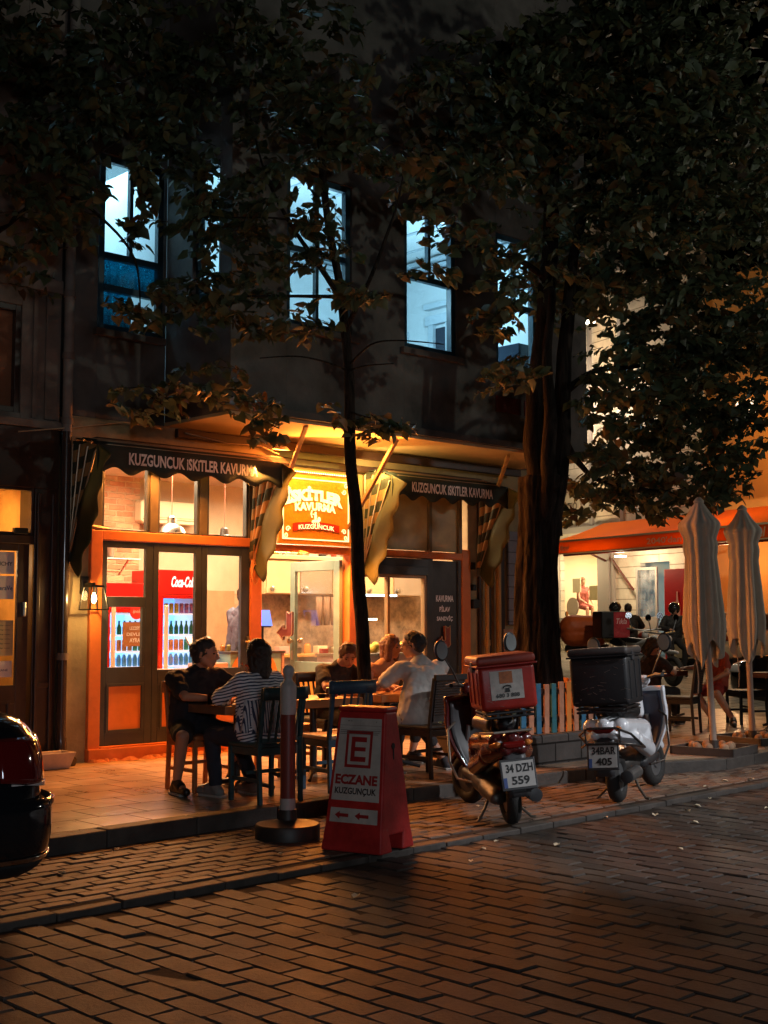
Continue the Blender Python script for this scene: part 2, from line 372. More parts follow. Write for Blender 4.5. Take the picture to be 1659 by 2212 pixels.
# ================================================================ the setting
def block_mat(name, ramp, rough):
    m = bpy.data.materials.new(name); m.use_nodes = True; MATS[name] = m; n = m.node_tree; b = n.nodes['Principled BSDF']; b.inputs['Specular IOR Level'].default_value = .35
    g = n.nodes.new('ShaderNodeNewGeometry'); r = n.nodes.new('ShaderNodeValToRGB'); cr = r.color_ramp
    cr.elements[0].color = (*ramp[0], 1); cr.elements[1].color = (*ramp[-1], 1)
    for i, c in enumerate(ramp[1:-1]): cr.elements.new((i + 1) / (len(ramp) - 1)).color = (*c, 1)
    n.links.new(g.outputs['Random Per Island'], r.inputs[0]); tc = n.nodes.new('ShaderNodeTexCoord'); prev = r.outputs[0]
    for sc, lo, hi, a, b2 in ((.5, .36, .62, .55, 1.1), (3.5, .32, .68, .7, 1.12), (38, .3, .7, .72, 1.15)):
        nz = n.nodes.new('ShaderNodeTexNoise'); nz.inputs['Scale'].default_value = sc; nz.inputs['Detail'].default_value = 9; nz.inputs['Roughness'].default_value = .7; n.links.new(tc.outputs['Object'], nz.inputs['Vector'])
        mr = n.nodes.new('ShaderNodeMapRange'); mr.inputs['From Min'].default_value = lo; mr.inputs['From Max'].default_value = hi; mr.inputs['To Min'].default_value = a; mr.inputs['To Max'].default_value = b2; n.links.new(nz.outputs['Fac'], mr.inputs['Value'])
        mx = n.nodes.new('ShaderNodeMix'); mx.data_type = 'RGBA'; mx.blend_type = 'MULTIPLY'; mx.inputs[0].default_value = 1; n.links.new(prev, mx.inputs[6]); n.links.new(mr.outputs[0], mx.inputs[7]); prev = mx.outputs[2]
        if sc == 3.5: rr = n.nodes.new('ShaderNodeMapRange'); rr.inputs['To Min'].default_value = rough - .2; rr.inputs['To Max'].default_value = rough + .15; n.links.new(nz.outputs['Fac'], rr.inputs['Value']); n.links.new(rr.outputs[0], b.inputs['Roughness'])
    n.links.new(prev, b.inputs['Base Color']); bp = n.nodes.new('ShaderNodeBump'); bp.inputs['Strength'].default_value = .7; bp.inputs['Distance'].default_value = .006; n.links.new(nz.outputs['Fac'], bp.inputs['Height']); n.links.new(bp.outputs[0], b.inputs['Normal']); return m
def laid(name, m, inside, u0, u1, v0, v1, L, W_, z0, ztop, ang, gap, seed, chip=.007, tilt=.010):
    rg = np.random.default_rng(seed); V = []; F = []; ca, sa = math.cos(ang), math.sin(ang); v = v0; row = 0
    while v < v1:
        u = u0 + (row % 2) * L * .5 + rg.uniform(-.05, .05) * L
        while u < u1:
            cx, cy_ = ca * u - sa * v, sa * u + ca * v
            if inside(cx, cy_):
                hl, hw = L / 2 - gap / 2 - rg.uniform(0, .004), W_ / 2 - gap / 2 - rg.uniform(0, .004); c = chip * rg.uniform(.5, 1.8); zt = ztop + rg.normal(0, .0022) - (.004 if rg.random() < .04 else 0); tx, ty = rg.normal(0, tilt, 2); ro = rg.normal(0, .012); b = len(V)
                O = [(-hl + c, -hw), (hl - c, -hw), (hl, -hw + c), (hl, hw - c), (hl - c, hw), (-hl + c, hw), (-hl, hw - c), (-hl, -hw + c)]
                O = [(x + rg.normal(0, .0018), y + rg.normal(0, .0018)) for x, y in O]; cr_, sr = math.cos(ang + ro), math.sin(ang + ro)
                for k, zz in ((1., z0), (1., zt - .007), (.0, zt)):
                    for x, y in O:
                        if k == 0.: x, y = x * (1 - .006 / hl), y * (1 - .006 / hw)
                        V.append((cx + cr_ * x - sr * y, cy_ + sr * x + cr_ * y, zz + (tx * x + ty * y if zz != z0 else 0)))
                for s_ in (0, 8): F += [(b + s_ + i, b + s_ + (i + 1) % 8, b + s_ + 8 + (i + 1) % 8, b + s_ + 8 + i) for i in range(8)]
                F.append(tuple(b + 16 + i for i in range(8)))
            u += L
        v += W_; row += 1
    me = bpy.data.meshes.new(name); me.from_pydata(V, [], F); me.materials.append(m); o = bpy.data.objects.new(name, me); COL.objects.link(o); return tag(o, kind='structure')
def PAVING_BLOCKS():
    sand = mat('joint_dirt', (.050, .038, .030), .95, var=.4, vs=20, spec=.1)
    rb = block_mat('worn_road_block', [(.038, .034, .031), (.062, .052, .046), (.080, .064, .054), (.11, .088, .074), (.052, .046, .042)], .70)
    sb = block_mat('worn_red_paver', [(.10, .068, .052), (.15, .095, .07), (.19, .12, .085), (.22, .145, .105), (.12, .085, .068)], .66)
    me = MB(); b_ = [(-11, -12.5), (17, -12.5), (17, rline(17)), (-11, rline(-11))]; me.v = [(x, y, .009) for x, y in b_]; me.f = [(0, 1, 2, 3)]; me.open = True; tag(me.build('road_joint_dirt', sand), kind='structure')
    me = MB(); b_ = [(-11, rline(-11) + .1), (14, rline(14) + .1), (14, kline(14)), (-11, kline(-11))]; me.v = [(x, y, .051) for x, y in b_]; me.f = [(0, 1, 2, 3)]; me.open = True; tag(me.build('strip_joint_dirt', sand), kind='structure')
    laid('road_paving', rb, lambda x, y: y < rline(x) - .08 and y > -12.3 and -10.5 < x < 16.5 and depth(x, y) > 1.5, -12.4, -4.2, -17, 11, .30, .160, .002, .017, R(90), .008, 3)
    laid('strip_paving', sb, lambda x, y: rline(x) + .17 < y < kline(x) + (-.06 if x < .9 else .02) and -10.5 < x < 13 and not (x > 3.2 and y > -4.06 - .2 * max(0, min(1, (x - 3.9)))), -11, 14.2, -6.5, -2.6, .245, .112, .043, .060, R(3), .009, 5)

ROADM = brick_mat('road_blocks', (.145, .118, .10), (.08, .068, .06), (.010, .008, .007), .33, .178, .012, .56, rot=R(90), bump=1., dirt=.55, rvar=.16, warp=.04, smooth=.35, spec=.35)
STRIPM = brick_mat('strip_pavers', (.22, .135, .095), (.12, .078, .06), (.012, .008, .007), .255, .118, .015, .62, rot=R(3), bump=1., dirt=.55, rvar=.15, warp=.05, smooth=.4, spec=.3)
TILEM = brick_mat('pavement_tiles', (.48, .33, .22), (.40, .27, .18), (.07, .045, .03), .42, .42, .006, .30, rot=0, offset=.5, bump=.35, dirt=.4, rvar=.1, warp=.006)
KERBM = mat('kerb_stone', (.060, .05, .043), .7, var=.35, vs=6, bump=.5, bs=30)
FARG = brick_mat('side_street_stone', (.26, .22, .16), (.2, .17, .13), (.09, .07, .05), .5, .25, .01, .6, bump=.5, dirt=.4)

def kline(x): return -3.87 + .055 * (x + 1)      # pavement edge
def rline(x): return -5.42 + .045 * (x + 1)      # road edge
def depth(x, y): return (x - CAMP.x) * FH.x + (y - CAMP.y) * FH.y
def zg(x, y): return .17 + max(0, depth(x, y) - 20) * .024

m = MB(); m.box((-60, -60, -.5), (90, 90, 0)); tag(m.build('road', ROADM), kind='structure')
PAVING_BLOCKS()
def slab(name, poly, z0, z1, m, bev=0):
    mb = MB(); n = len(poly)
    mb.v = [(x, y, z0) for x, y in poly] + [(x, y, z1) for x, y in poly]
    mb.f = [tuple(reversed(range(n))), tuple(range(n, 2 * n))] + [(i, (i + 1) % n, (i + 1) % n + n, i + n) for i in range(n)]
    return tag(mb.build(name, m, None, bev), kind='structure')
slab('parking_strip', [(-14, rline(-14) + .12), (14, rline(14) + .12), (14, kline(14) + 1), (-14, kline(-14) + 1)], .004, .040, STRIPM)
pv = [(-14, kline(-14) + .15), (.98, kline(.98) + .15), (3.9, -3.8), (5.0, -4.2), (6.3, -4.05), (7.6, -3.1), (12, -1.2), (12, 3.0), (7.5, 3.0), (7.5, .02), (-14, .02)]
slab('pavement', pv, .008, .17, TILEM)
# kerb stones: pavement edge and road edge
random.seed(4)
mb = MB()
edge = [(-14, kline(-14)), (.98, kline(.98)), (3.95, -3.95), (5.0, -4.36), (6.35, -4.2), (7.7, -3.25), (12.1, -1.35)]
for (x0, y0), (x1, y1) in zip(edge, edge[1:]):
    L = math.hypot(x1 - x0, y1 - y0); k = max(1, round(L / .8))
    ux, uy = (x1 - x0) / L, (y1 - y0) / L
    for i in range(k):
        a, b_ = i * L / k + .004, (i + 1) * L / k - .004
        M = Matrix(((ux, -uy, 0, x0), (uy, ux, 0, y0), (0, 0, 1, 0), (0, 0, 0, 1)))
        mb.box((a, 0, .006), (b_, .155, .172 + random.uniform(-.004, .004)), M)
tag(mb.build('pavement_kerb', KERBM, None, .012), kind='structure')
mb = MB(); x = -14.
while x < 14:
    L = random.uniform(.34, .44); y = rline(x + L / 2)
    a = R(2.6) + random.uniform(-.03, .03)
    M = Matrix.Translation((x + L / 2, y + .06, 0)) @ Matrix.Rotation(a, 4, 'Z') @ Matrix.Rotation(random.uniform(-.02, .02), 4, 'X')
    mb.box((-L / 2 + .004, -.05, .002), (L / 2 - .004, .06, .054 + random.uniform(-.007, .005)), M); x += L
tag(mb.build('road_kerb', KERBM, None, .009), kind='structure')
# ground beyond the corner climbs gently
mb = MB()
def fg(u, v):
    dd = 19 + 60 * u; l = -22 + 60 * v; p = CAMP + FH * dd + Vector((FH.y, -FH.x, 0)) * l
    return (p.x, p.y, zg(p.x, p.y) - .16 + .16 * min(1, max(0, dd - 19) / 3))
mb.grid(fg, 30, 30); tag(mb.build('side_street', FARG, smooth=True), kind='structure')

# ================================================================ restaurant building
B = thing('restaurant_building', 'plaster building with jutting upper bay over the orange framed restaurant front', 'building')
mb = MB()
mb.box((-.32, 0, 0), (-.04, .4, 3.72)); mb.box((-.04, 0, .0), (5.72, .3, .26)); mb.box((-.32, .001, 3.42), (7.4, .4, 3.74))
mb.box((5.72, 0, 0), (7.4, .4, 3.42))
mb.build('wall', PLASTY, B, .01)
def wall_with_holes(mb, x0, x1, z0, z1, y0, y1, holes):
    holes = sorted(holes); x = x0
    for hx0, hx1, hz0, hz1 in holes:
        mb.box((x, y0, z0), (hx0, y1, z1)); mb.box((hx0, y0, z0), (hx1, y1, hz0)); mb.box((hx0, y0, hz1), (hx1, y1, z1)); x = hx1
    mb.box((x, y0, z0), (x1, y1, z1))
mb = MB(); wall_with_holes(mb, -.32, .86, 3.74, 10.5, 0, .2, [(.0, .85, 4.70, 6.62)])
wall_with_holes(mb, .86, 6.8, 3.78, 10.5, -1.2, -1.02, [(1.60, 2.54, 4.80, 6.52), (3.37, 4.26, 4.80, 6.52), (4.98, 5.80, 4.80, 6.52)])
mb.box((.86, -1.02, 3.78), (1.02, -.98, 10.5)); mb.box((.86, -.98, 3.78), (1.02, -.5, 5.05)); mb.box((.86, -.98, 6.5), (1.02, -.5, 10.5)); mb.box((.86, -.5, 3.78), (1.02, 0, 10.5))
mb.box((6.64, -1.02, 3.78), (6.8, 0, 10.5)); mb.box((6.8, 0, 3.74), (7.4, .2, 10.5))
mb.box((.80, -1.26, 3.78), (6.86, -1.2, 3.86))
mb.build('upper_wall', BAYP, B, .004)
for (a, b_) in ((1.60, 2.54), (3.37, 4.26), (4.98, 5.80)): BX('window_sill', (a - .08, -1.27, 4.72), (b_ + .08, -1.2, 4.795), BAYP, B, .006)
BX('window_sill', (-.05, -.07, 4.62), (.83, .0, 4.695), BAYP, B, .006)
mb = MB(); mb.box((.86, -1.2, 3.74), (6.8, .02, 3.778)); mb.build('soffit', SOFF, B, .004)
mb = MB(); mb.box((-.04, -.10, 3.45), (5.9, 0, 3.53)); mb.box((.9, -.2, 3.60), (6.6, -.14, 3.70)); mb.build('lintel_trim', BROWNP, B, .01)
mb = MB(); mb.box((-.4, -.3, 10.5), (7.5, .4, 10.7)); mb.box((-.32, .2, 3.0), (7.4, 4, 3.0)) if False else None
mb.build('cornice', BAYP, B)
# rooms upstairs
RB = MB()
RB.box((1.03, 2.6, 3.8), (6.63, 2.66, 7.1)); RB.box((1.03, -1.0, 7.04), (6.63, 2.6, 7.1)); RB.box((1.03, -1.0, 3.8), (6.63, 2.6, 3.84))
RB.box((6.58, -.98, 3.84), (6.63, 2.6, 7.04)); RB.box((2.62, 1.2, 3.84), (2.7, 2.6, 7.04))
RB.build('upper_room', ROOMW, B)
RB = MB(); RB.box((-.3, 2.2, 3.8), (1.0, 2.26, 7.1)); RB.box((-.3, .2, 7.04), (1.0, 2.2, 7.1)); RB.box((-.3, .2, 3.8), (-.26, 2.2, 7.04)); RB.box((.98, .2, 3.8), (1.02, 2.2, 7.04))
RB.build('upper_room', ROOMW, B)
TRIMW = mat('white_moulding', (.55, .62, .66), .6)
mb = MB()
for k, (h, d) in enumerate(((6.78, .05), (6.86, .10), (6.94, .16))):
    mb.box((1.03, 2.6 - d, h), (6.58, 2.6, h + .05)); mb.box((6.58 - d, -1, h), (6.58, 2.6, h + .05)); mb.box((-.26, 2.2 - d, h), (.98, 2.2, h + .05));  mb.box((2.62 - d, 1.2, h), (2.62, 2.6, h + .05))
for i in range(9): mb.box((1.1 + i * .62, -.9, 7.02), (1.16 + i * .62, 2.5, 7.04))
for i in range(5): mb.box((-.2 + i * .24, .3, 7.02), (-.17 + i * .24, 2.1, 7.04))
# inner door casing seen through the middle window
for (y0, y1) in ((.75, .85), (1.08, 1.16), (1.42, 1.52), (2.0, 2.08), (.50, .56)): mb.box((6.50, y0, 3.84), (6.58, y1, 6.0))
mb.box((6.48, .72, 6.0), (6.58, 1.56, 6.14)); mb.box((6.46, .70, 6.24), (6.58, 1.58, 6.32))
mb.build('room_moulding', TRIMW, B, .004)
mb = MB(); mb.box((6.555, .86, 3.9), (6.57, 1.07, 5.95)); mb.box((6.555, 1.17, 3.9), (6.57, 1.41, 5.95)); mb.box((6.1, -.6, 3.85), (6.5, .2, 5.35)); mb.build('dark_doorway', mat('dark_glass', (.02, .03, .05), .1), B)
def window(parent, x0, x1, z0, z1, y, trans, mull, wide=.07, pane=GLASS, low_mull=False, m=WINFR):
    f = MB(); w_ = wide
    f.box((x0, y, z0), (x0 + w_, y + .07, z1)); f.box((x1 - w_, y, z0), (x1, y + .07, z1))
    f.box((x0 + w_, y + .001, z0), (x1 - w_, y + .069, z0 + w_)); f.box((x0 + w_, y + .001, z1 - w_), (x1 - w_, y + .069, z1))
    for t in trans: f.box((x0 + w_, y - .01, t - .035), (x1 - w_, y + .065, t + .035))
    top = trans[-1] + .035 if trans else z0 + w_
    if mull is not None: f.box((mull - .022, y + .004, top), (mull + .022, y + .066, z1 - w_))
    if low_mull: f.box((mull - .02, y + .004, z0 + w_), (mull + .02, y + .066, trans[0] - .035))
    o = f.build('window', m, parent, .004)
    MB().box((x0 + w_ * .5, y + .03, z0 + w_ * .5), (x1 - w_ * .5, y + .036, z1 - w_ * .5)).build('pane', pane, o)
    return o
window(B, .03, .84, 4.70, 6.62, .04, [5.17, 5.52], .43)
window(B, 1.60, 2.54, 4.80, 6.52, -1.17, [5.66], 2.06, low_mull=True)
window(B, 3.37, 4.26, 4.80, 6.52, -1.17, [5.68], 3.82)
window(B, 4.98, 5.80, 4.80, 6.52, -1.17, [5.62], 5.38)
f = MB(); f.box((.90, -.98, 5.05), (.97, -.92, 6.5)); f.box((.90, -.56, 5.05), (.97, -.5, 6.5)); f.box((.90, -.92, 5.05), (.97, -.56, 5.12)); f.box((.90, -.92, 6.42), (.97, -.56, 6.5)); f.box((.895, -.92, 5.66), (.965, -.56, 5.73))
o = f.build('window', WINFR, B, .004); MB().box((.93, -.95, 5.1), (.936, -.53, 6.45)).build('pane', GLASS, o)
# lace curtain on the first window
def lace():
    m = bpy.data.materials.new('blue_lace'); m.use_nodes = True; n = m.node_tree; b = n.nodes['Principled BSDF']
    tc = n.nodes.new('ShaderNodeTexCoord'); nz = n.nodes.new('ShaderNodeTexNoise'); nz.inputs['Scale'].default_value = 8; nz.inputs['Detail'].default_value = 0; nz.inputs['Distortion'].default_value = 2.5
    n.links.new(tc.outputs['Object'], nz.inputs['Vector']); wv = n.nodes.new('ShaderNodeMath'); wv.operation = 'PINGPONG'; wv.inputs[1].default_value = .045; n.links.new(nz.outputs['Fac'], wv.inputs[0])
    m3 = n.nodes.new('ShaderNodeMath'); m3.operation = 'MULTIPLY'; m3.inputs[1].default_value = 22.; n.links.new(wv.outputs[0], m3.inputs[0]); wv = m3; r = n.nodes.new('ShaderNodeValToRGB')
    r.color_ramp.elements[0].position = .72; r.color_ramp.elements[0].color = (.015, .20, .28, 1); r.color_ramp.elements[1].position = .85; r.color_ramp.elements[1].color = (.06, .75, .95, 1)
    n.links.new(wv.outputs[0], r.inputs['Fac']); n.links.new(r.outputs[0], b.inputs['Base Color'])
    t = n.nodes.new('ShaderNodeBsdfTranslucent'); n.links.new(r.outputs[0], t.inputs[0]); mx = n.nodes.new('ShaderNodeMixShader'); mx.inputs[0].default_value = .8
    n.links.new(b.outputs[0], mx.inputs[1]); n.links.new(t.outputs[0], mx.inputs[2]); n.links.new(mx.outputs[0], n.nodes['Material Output'].inputs[0])
    return m
LACE = lace()
mb = MB(); mb.grid(lambda u, v: (.09 + .70 * u, .105 + .012 * math.sin(u * 40), 5.21 + .29 * v), 40, 1); mb.grid(lambda u, v: (.12 + .36 * u, .105 + .012 * math.sin(u * 22), 4.76 + .38 * v), 24, 1)
tag(mb.build('curtain', LACE, None, smooth=True, solid=.003), 'blue lace curtain behind the lower panes of the leftmost upstairs window', 'curtain')

# ---- shopfront frame
SF = MB()
SF.box((-.05, -.05, .26), (.09, .1, 2.56)); SF.box((2.03, -.05, .26), (2.19, .1, 2.56)); SF.box((5.56, -.05, .26), (5.72, .1, 2.56))
SF.box((.09, -.045, 2.46), (2.03, .095, 2.56)); SF.box((2.19, -.045, 2.42), (5.56, .095, 2.51)); SF.box((-.06, -.09, .12), (2.03, -.001, .30)); SF.box((3.55, -.045, .26), (3.67, .095, 2.42))
SF.box((.09, -.06, .26), (2.03, .09, .32))
SF.build('shopfront_frame', ORANGE, B, .008)
rg = MB(); random.seed(8)
for i in range(26):
    x = random.uniform(-.05, 1.9); rg.lathe([(.001, .17), (random.uniform(.04, .09), .172), (random.uniform(.02, .04), .19 + random.uniform(0, .02)), (.002, .20)], 7, c=(x, -.12 + random.uniform(-.02, .03), 0))
rg.build('crumbling_plaster', mat('crumbled_orange_plaster', (.42, .13, .04), .85, var=.3), B)
def door_leaf(x0, x1, z0, z1, panes, panels, th=.05, y=0.0, parent=B, m=DARKP, name='folding_door', M=None, pm=ORPANEL, handle=None, gl=GLASS):
    """stiles and rails left solid around the listed openings (x0,x1,z0,z1)"""
    xs = [p[0] for p in panes + panels]; xe = [p[1] for p in panes + panels]
    a, b_ = min(xs), max(xe)
    f = MB(); f.box((x0, y - th / 2, z0), (a, y + th / 2, z1), M); f.box((b_, y - th / 2, z0), (x1, y + th / 2, z1), M)
    op = sorted(panes + panels, key=lambda p: p[2]); z = z0
    for p in op:
        f.box((a, y - th / 2 + .001, z), (b_, y + th / 2 - .001, p[2]), M)
        if p[0] > a + .005: f.box((a, y - th / 2 + .001, p[2]), (p[0], y + th / 2 - .001, p[3]), M)
        if p[1] < b_ - .005: f.box((p[1], y - th / 2 + .001, p[2]), (b_, y + th / 2 - .001, p[3]), M)
        z = p[3]
    f.box((a, y - th / 2 + .001, z), (b_, y + th / 2 - .001, z1), M)
    o = f.build(name, m, parent, .005)
    for p in panes: MB().box((p[0], y - .003, p[2]), (p[1], y + .003, p[3]), M).build('pane', gl, o)
    for p in panels:
        MB().box((p[0], y - .012, p[2]), (p[1], y + .012, p[3]), M).build('panel', pm, o)
        e = MB(); t = .03
        for (q0, q1, r0, r1) in ((p[0] - t, p[0], p[2] - t, p[3] + t), (p[1], p[1] + t, p[2] - t, p[3] + t), (p[0], p[1], p[2] - t, p[2]), (p[0], p[1], p[3], p[3] + t)):
            e.box((q0, y - th / 2 - .008, r0), (q1, y - th / 2 - .0015, r1), M)
        e.build('moulding', m, o, .004)
    if handle: handle(o)
    return o
door_leaf(.09, .725, .32, 2.455, [(.16, .635, 1.87, 2.385), (.185, .60, 1.13, 1.76)], [(.20, .60, .48, .93)])
door_leaf(.73, 1.36, .32, 2.455, [(.80, 1.28, 1.09, 2.36)], [(.86, 1.24, .48, .93)])
door_leaf(1.365, 2.03, .32, 2.455, [(1.44, 1.91, 1.09, 2.35)], [(1.50, 1.86, .48, .93)])
h = MB()
for x in (1.395, 2.0): h.box((x - .014, -.045, 1.30), (x + .014, -.026, 1.44))
h.tube([(2.0, -.045, 1.38), (2.0, -.085, 1.38), (1.93, -.09, 1.38)], .008)
h.build('door_handle', mat('brass', (.6, .42, .18), .3, 1), B, .003)
# transom windows over the doors
def transom(x0, x1, z0, z1):
    f = MB(); a = .03
    f.box((x0, -.03, z0), (x0 + a, .04, z1)); f.box((x1 - a, -.03, z0), (x1, .04, z1)); f.box((x0 + a, -.029, z0), (x1 - a, .039, z0 + .02)); f.box((x0 + a, -.029, z1 - .05), (x1 - a, .039, z1))
    o = f.build('transom_window', DARKP, B, .004); MB().box((x0 + .01, .0, z0 + .01), (x1 - .01, .006, z1 - .01)).build('pane', GLASS, o)
transom(.08, .67, 2.56, 3.42); transom(.77, 1.32, 2.56, 3.42); transom(1.42, 2.0, 2.56, 3.42)
for a, b_ in ((.67, .77), (1.32, 1.42), (2.0, 2.2), (-.05, .08)): BX('mullion', (a, -.045, 2.56), (b_, .05, 3.42), mat('ochre_black_mullion', (.09, .07, .045), .45, var=.3), B, .006)
# right bay of the shopfront: board panels over window, roller box, panel with lettering
PANELG = mat('smoky_board', (.42, .29, .12), .42, var=.25, vs=3)
mb = MB(); mb.box((3.68, -.012, 2.52), (4.93, .03, 3.42)); mb.box((4.99, -.01, 2.52), (5.5, .03, 3.42)); mb.build('fascia_board', PANELG, B, .004)
for a, b_ in ((4.93, 4.99), (5.5, 5.56), (3.6, 3.68)): BX('fascia_batten', (a, -.05, 2.51), (b_, .04, 3.42), mat('batten_olive', (.16, .11, .05), .4, var=.2), B, .005)
mb = MB(); mb.box((3.67, -.06, 2.20), (4.9, .08, 2.41)); mb.box((3.67, -.068, 2.30), (4.9, -.061, 2.315)); mb.build('roller_shutter_box', mat('blue_grey_metal', (.045, .06, .075), .45, var=.2), B, .012)
window(B, 3.67, 4.91, .95, 2.20, -.02, [], 4.24, .04, GLASS, m=mat('tan_window_frame', (.35, .22, .11), .4))
mb = MB(); mb.box((3.67, -.03, .26), (4.91, .05, .95)); mb.build('shopfront_base', DARKP, B, .005)
mb = MB(); mb.box((4.91, -.03, .3), (5.02, .08, 2.42)); mb.box((5.02, .0, .3), (5.5, .04, 2.40)); mb.box((5.5, -.03, .3), (5.555, .08, 2.42))
o = mb.build('menu_panel', DARKP, B, .005)
WTXT = mat('white_lettering', (.85, .85, .9), .5)
for s, z, wd in (('KAVURMA', 1.905, .33), ('PİLAV', 1.775, .20), ('SANDVİÇ', 1.645, .30)):
    text('lettering', s, WTXT, o, (5.265, -.002, z), (1, 0, 0), (0, 0, 1), wd, .085, bold=.035)
def arrow_sign(parent, cx, z1, z0, y, sc=1, name='arrow_sign', xd=Vector((1, 0, 0)), org=None):
    W_ = .045
    P = [(.0, z1), (-W_, z1 + .03), (-W_, z0 + .06), (-W_ - .06, z0 + .06), (-W_ - .06, z0 + .11), (-W_ - .17, z0 + .015), (-W_ - .06, z0 - .08), (-W_ - .06, z0 - .03), (.02, z0 - .03), (.045, z0 + .0), (W_, z0 + .05), (W_, z1 + .03)]
    yd = Vector((-xd.y, xd.x, 0))
    M = Matrix(((xd.x, yd.x, 0, cx), (xd.y, yd.y, 0, y), (0, 0, 1, 0), (0, 0, 0, 1)))
    o = MB().prism(P, -.05, -.012, M).build(name, mat('rust_red_arrow', (.22, .05, .03), .45), parent, .004)
    cxm = sum(p[0] for p in P) / len(P); czm = sum(p[1] for p in P) / len(P)
    rim = MB(); n = len(P)
    for i in range(n):
        a, b_ = P[i], P[(i + 1) % n]; rim.bar(M @ Vector((a[0], -.054, a[1])), M @ Vector((b_[0], -.054, b_[1])), .009)
    rim.build('rim', mat('pale_copper', (.6, .35, .2), .4, .6), o)
    return o
a1 = arrow_sign(None, 5.27, 1.52, 1.30, -.0); tag(a1, 'red bent arrow sign on dark panel under the word SANDVİÇ', 'arrow sign')
# number plate, pipes and shutters on the right wall
for a, b_ in (((5.76, -.03, 2.02), (5.86, -.0, 2.10)), ((5.75, -.07, 1.78), (5.87, 0, 1.9)), ((5.76, -.02, 2.30), (5.85, 0, 2.40))): BX('junction_box', a, b_, BLACK, B, .008)
PIPEM = mat('ochre_pipe', (.42, .25, .09), .5, var=.15)
mb = MB(); mb.tube([(6.02, -.07, .17), (6.02, -.07, 3.4)], .032, 14); mb.tube([(6.02, -.07, 1.28), (6.02, -.07, 1.36)], .044, 14); mb.build('pipe', PIPEM, B, smooth=False, auto=40); MB().tube([(6.24, -.08, .17), (6.24, -.08, 3.4)], .04, 14).build('pipe', PIPEM, B, auto=40)
mb = MB(); mb.box((6.36, -.02, .9), (6.44, .02, 3.0)); mb.box((5.90, -.04, .17), (5.94, 0, 3.42)); mb.box((6.12, -.03, .17), (6.15, 0, 3.42)); mb.build('wall_trim', BROWNP, B, .004)
sh = brick_mat('shutter_grey_blue', (.20, .20, .25), (.17, .17, .22), (.08, .08, .1), 5, .16, .006, .5, plane='XZ', dirt=.15)
tag(BX('window_shutter', (6.48, -.06, 1.56), (7.0, -.03, 2.85), sh, None), 'pale blue grey panelled shutter half hidden by the thick trunk', 'shutter')
mb = MB(); mb.box((6.4, -.03, .17), (7.4, .0, 1.5)); mb.build('wall_dado', mat('pink_plaster', (.42, .25, .18), .85, var=.2, bump=.3), B)
# street name panels on the bay
mb = MB(); mb.box((4.95, -1.215, 4.22), (5.42, -1.203, 4.42)); mb.box((5.50, -1.215, 4.22), (5.98, -1.203, 4.42))
o = mb.build('street_panel', mat('faded_red_sign', (.10, .02, .018), .6), None); tag(o, 'pair of faded dark red panels on bay wall above the second awning', 'sign')
text('lettering', 'GİRİŞ ARKA SOKAK', mat('ochre_letters', (.20, .14, .05), .6), o, (5.72, -1.203, 4.17), (1, 0, 0), (0, 0, 1), .62, .06, bold=.02)

# ---- illuminated shop sign
SG = thing('shop_sign', 'glowing orange sign reading İSKİTLER KAVURMA over the open door', 'sign')
def signface():
    m = mat('orange_sign_board', (.75, .30, .022), .5, var=.18, vs=30, bump=.4, bs=45); return m
BX('board', (2.40, -.09, 2.52), (3.54, -.05, 3.36), signface(), SG)
YEL = mat('yellow_sign_letters', (1, .92, .5), .5, emit=(1, .90, .48), es=1.25); LEDM = mat('led_strip', (1, .8, .4), .5, emit=(1, .62, .22), es=7)
mb = MB(); t = .012
for (a, b_, c, d) in ((2.45, 3.49, 3.29, 3.305), (2.45, 3.49, 2.57, 2.585), (2.45, 2.465, 2.585, 3.29), (3.475, 3.49, 2.585, 3.29)): mb.box((a, -.098, c), (b_, -.091, d))
def curl(cx, cz, sx_, sz_):
    pts = []
    for i in range(22):
        a = i / 21 * 2.4 * math.pi; r = .035 * (1 - i / 26); pts.append((cx + sx_ * (r * math.cos(a) + .0), -.097, cz + sz_ * r * math.sin(a)))
    mb.tube(pts, .006, 6)
for sx_ in (-1, 1):
    for cz, sz_ in ((3.25, 1), (2.62, -1)):
        curl(2.97 + sx_ * .47, cz, sx_, sz_); curl(2.97 + sx_ * .44, cz - sz_ * .07, -sx_, -sz_)
mb.build('border', YEL, SG)
arch = lambda a, b_: (a, b_ + .06 - .42 * a * a)
text('lettering', 'İSKİTLER', YEL, SG, (2.93, -.091, 3.08), (1, 0, 0), (0, 0, 1), .90, .17, depth=.012, bold=.07, warp=lambda a, b_: (a, b_ * (1 + .5 * abs(a)) + .05 - .28 * a * a))
text('lettering', 'KAVURMA', YEL, SG, (2.95, -.091, 2.945), (1, 0, 0), (0, 0, 1), .64, .10, depth=.012, bold=.05, warp=lambda a, b_: (a, b_ + .03 - .2 * a * a))
mb = MB()   # mounted archer emblem
def ell(cx, cz, rx, rz, n=12): mb.prism([(cx + rx * math.cos(2 * math.pi * k / n), cz + rz * math.sin(2 * math.pi * k / n)) for k in range(n)], -.1, -.092)
ell(2.96, 2.80, .05, .022); ell(3.01, 2.825, .022, .03); ell(2.955, 2.855, .018, .035); ell(2.955, 2.90, .013, .014)
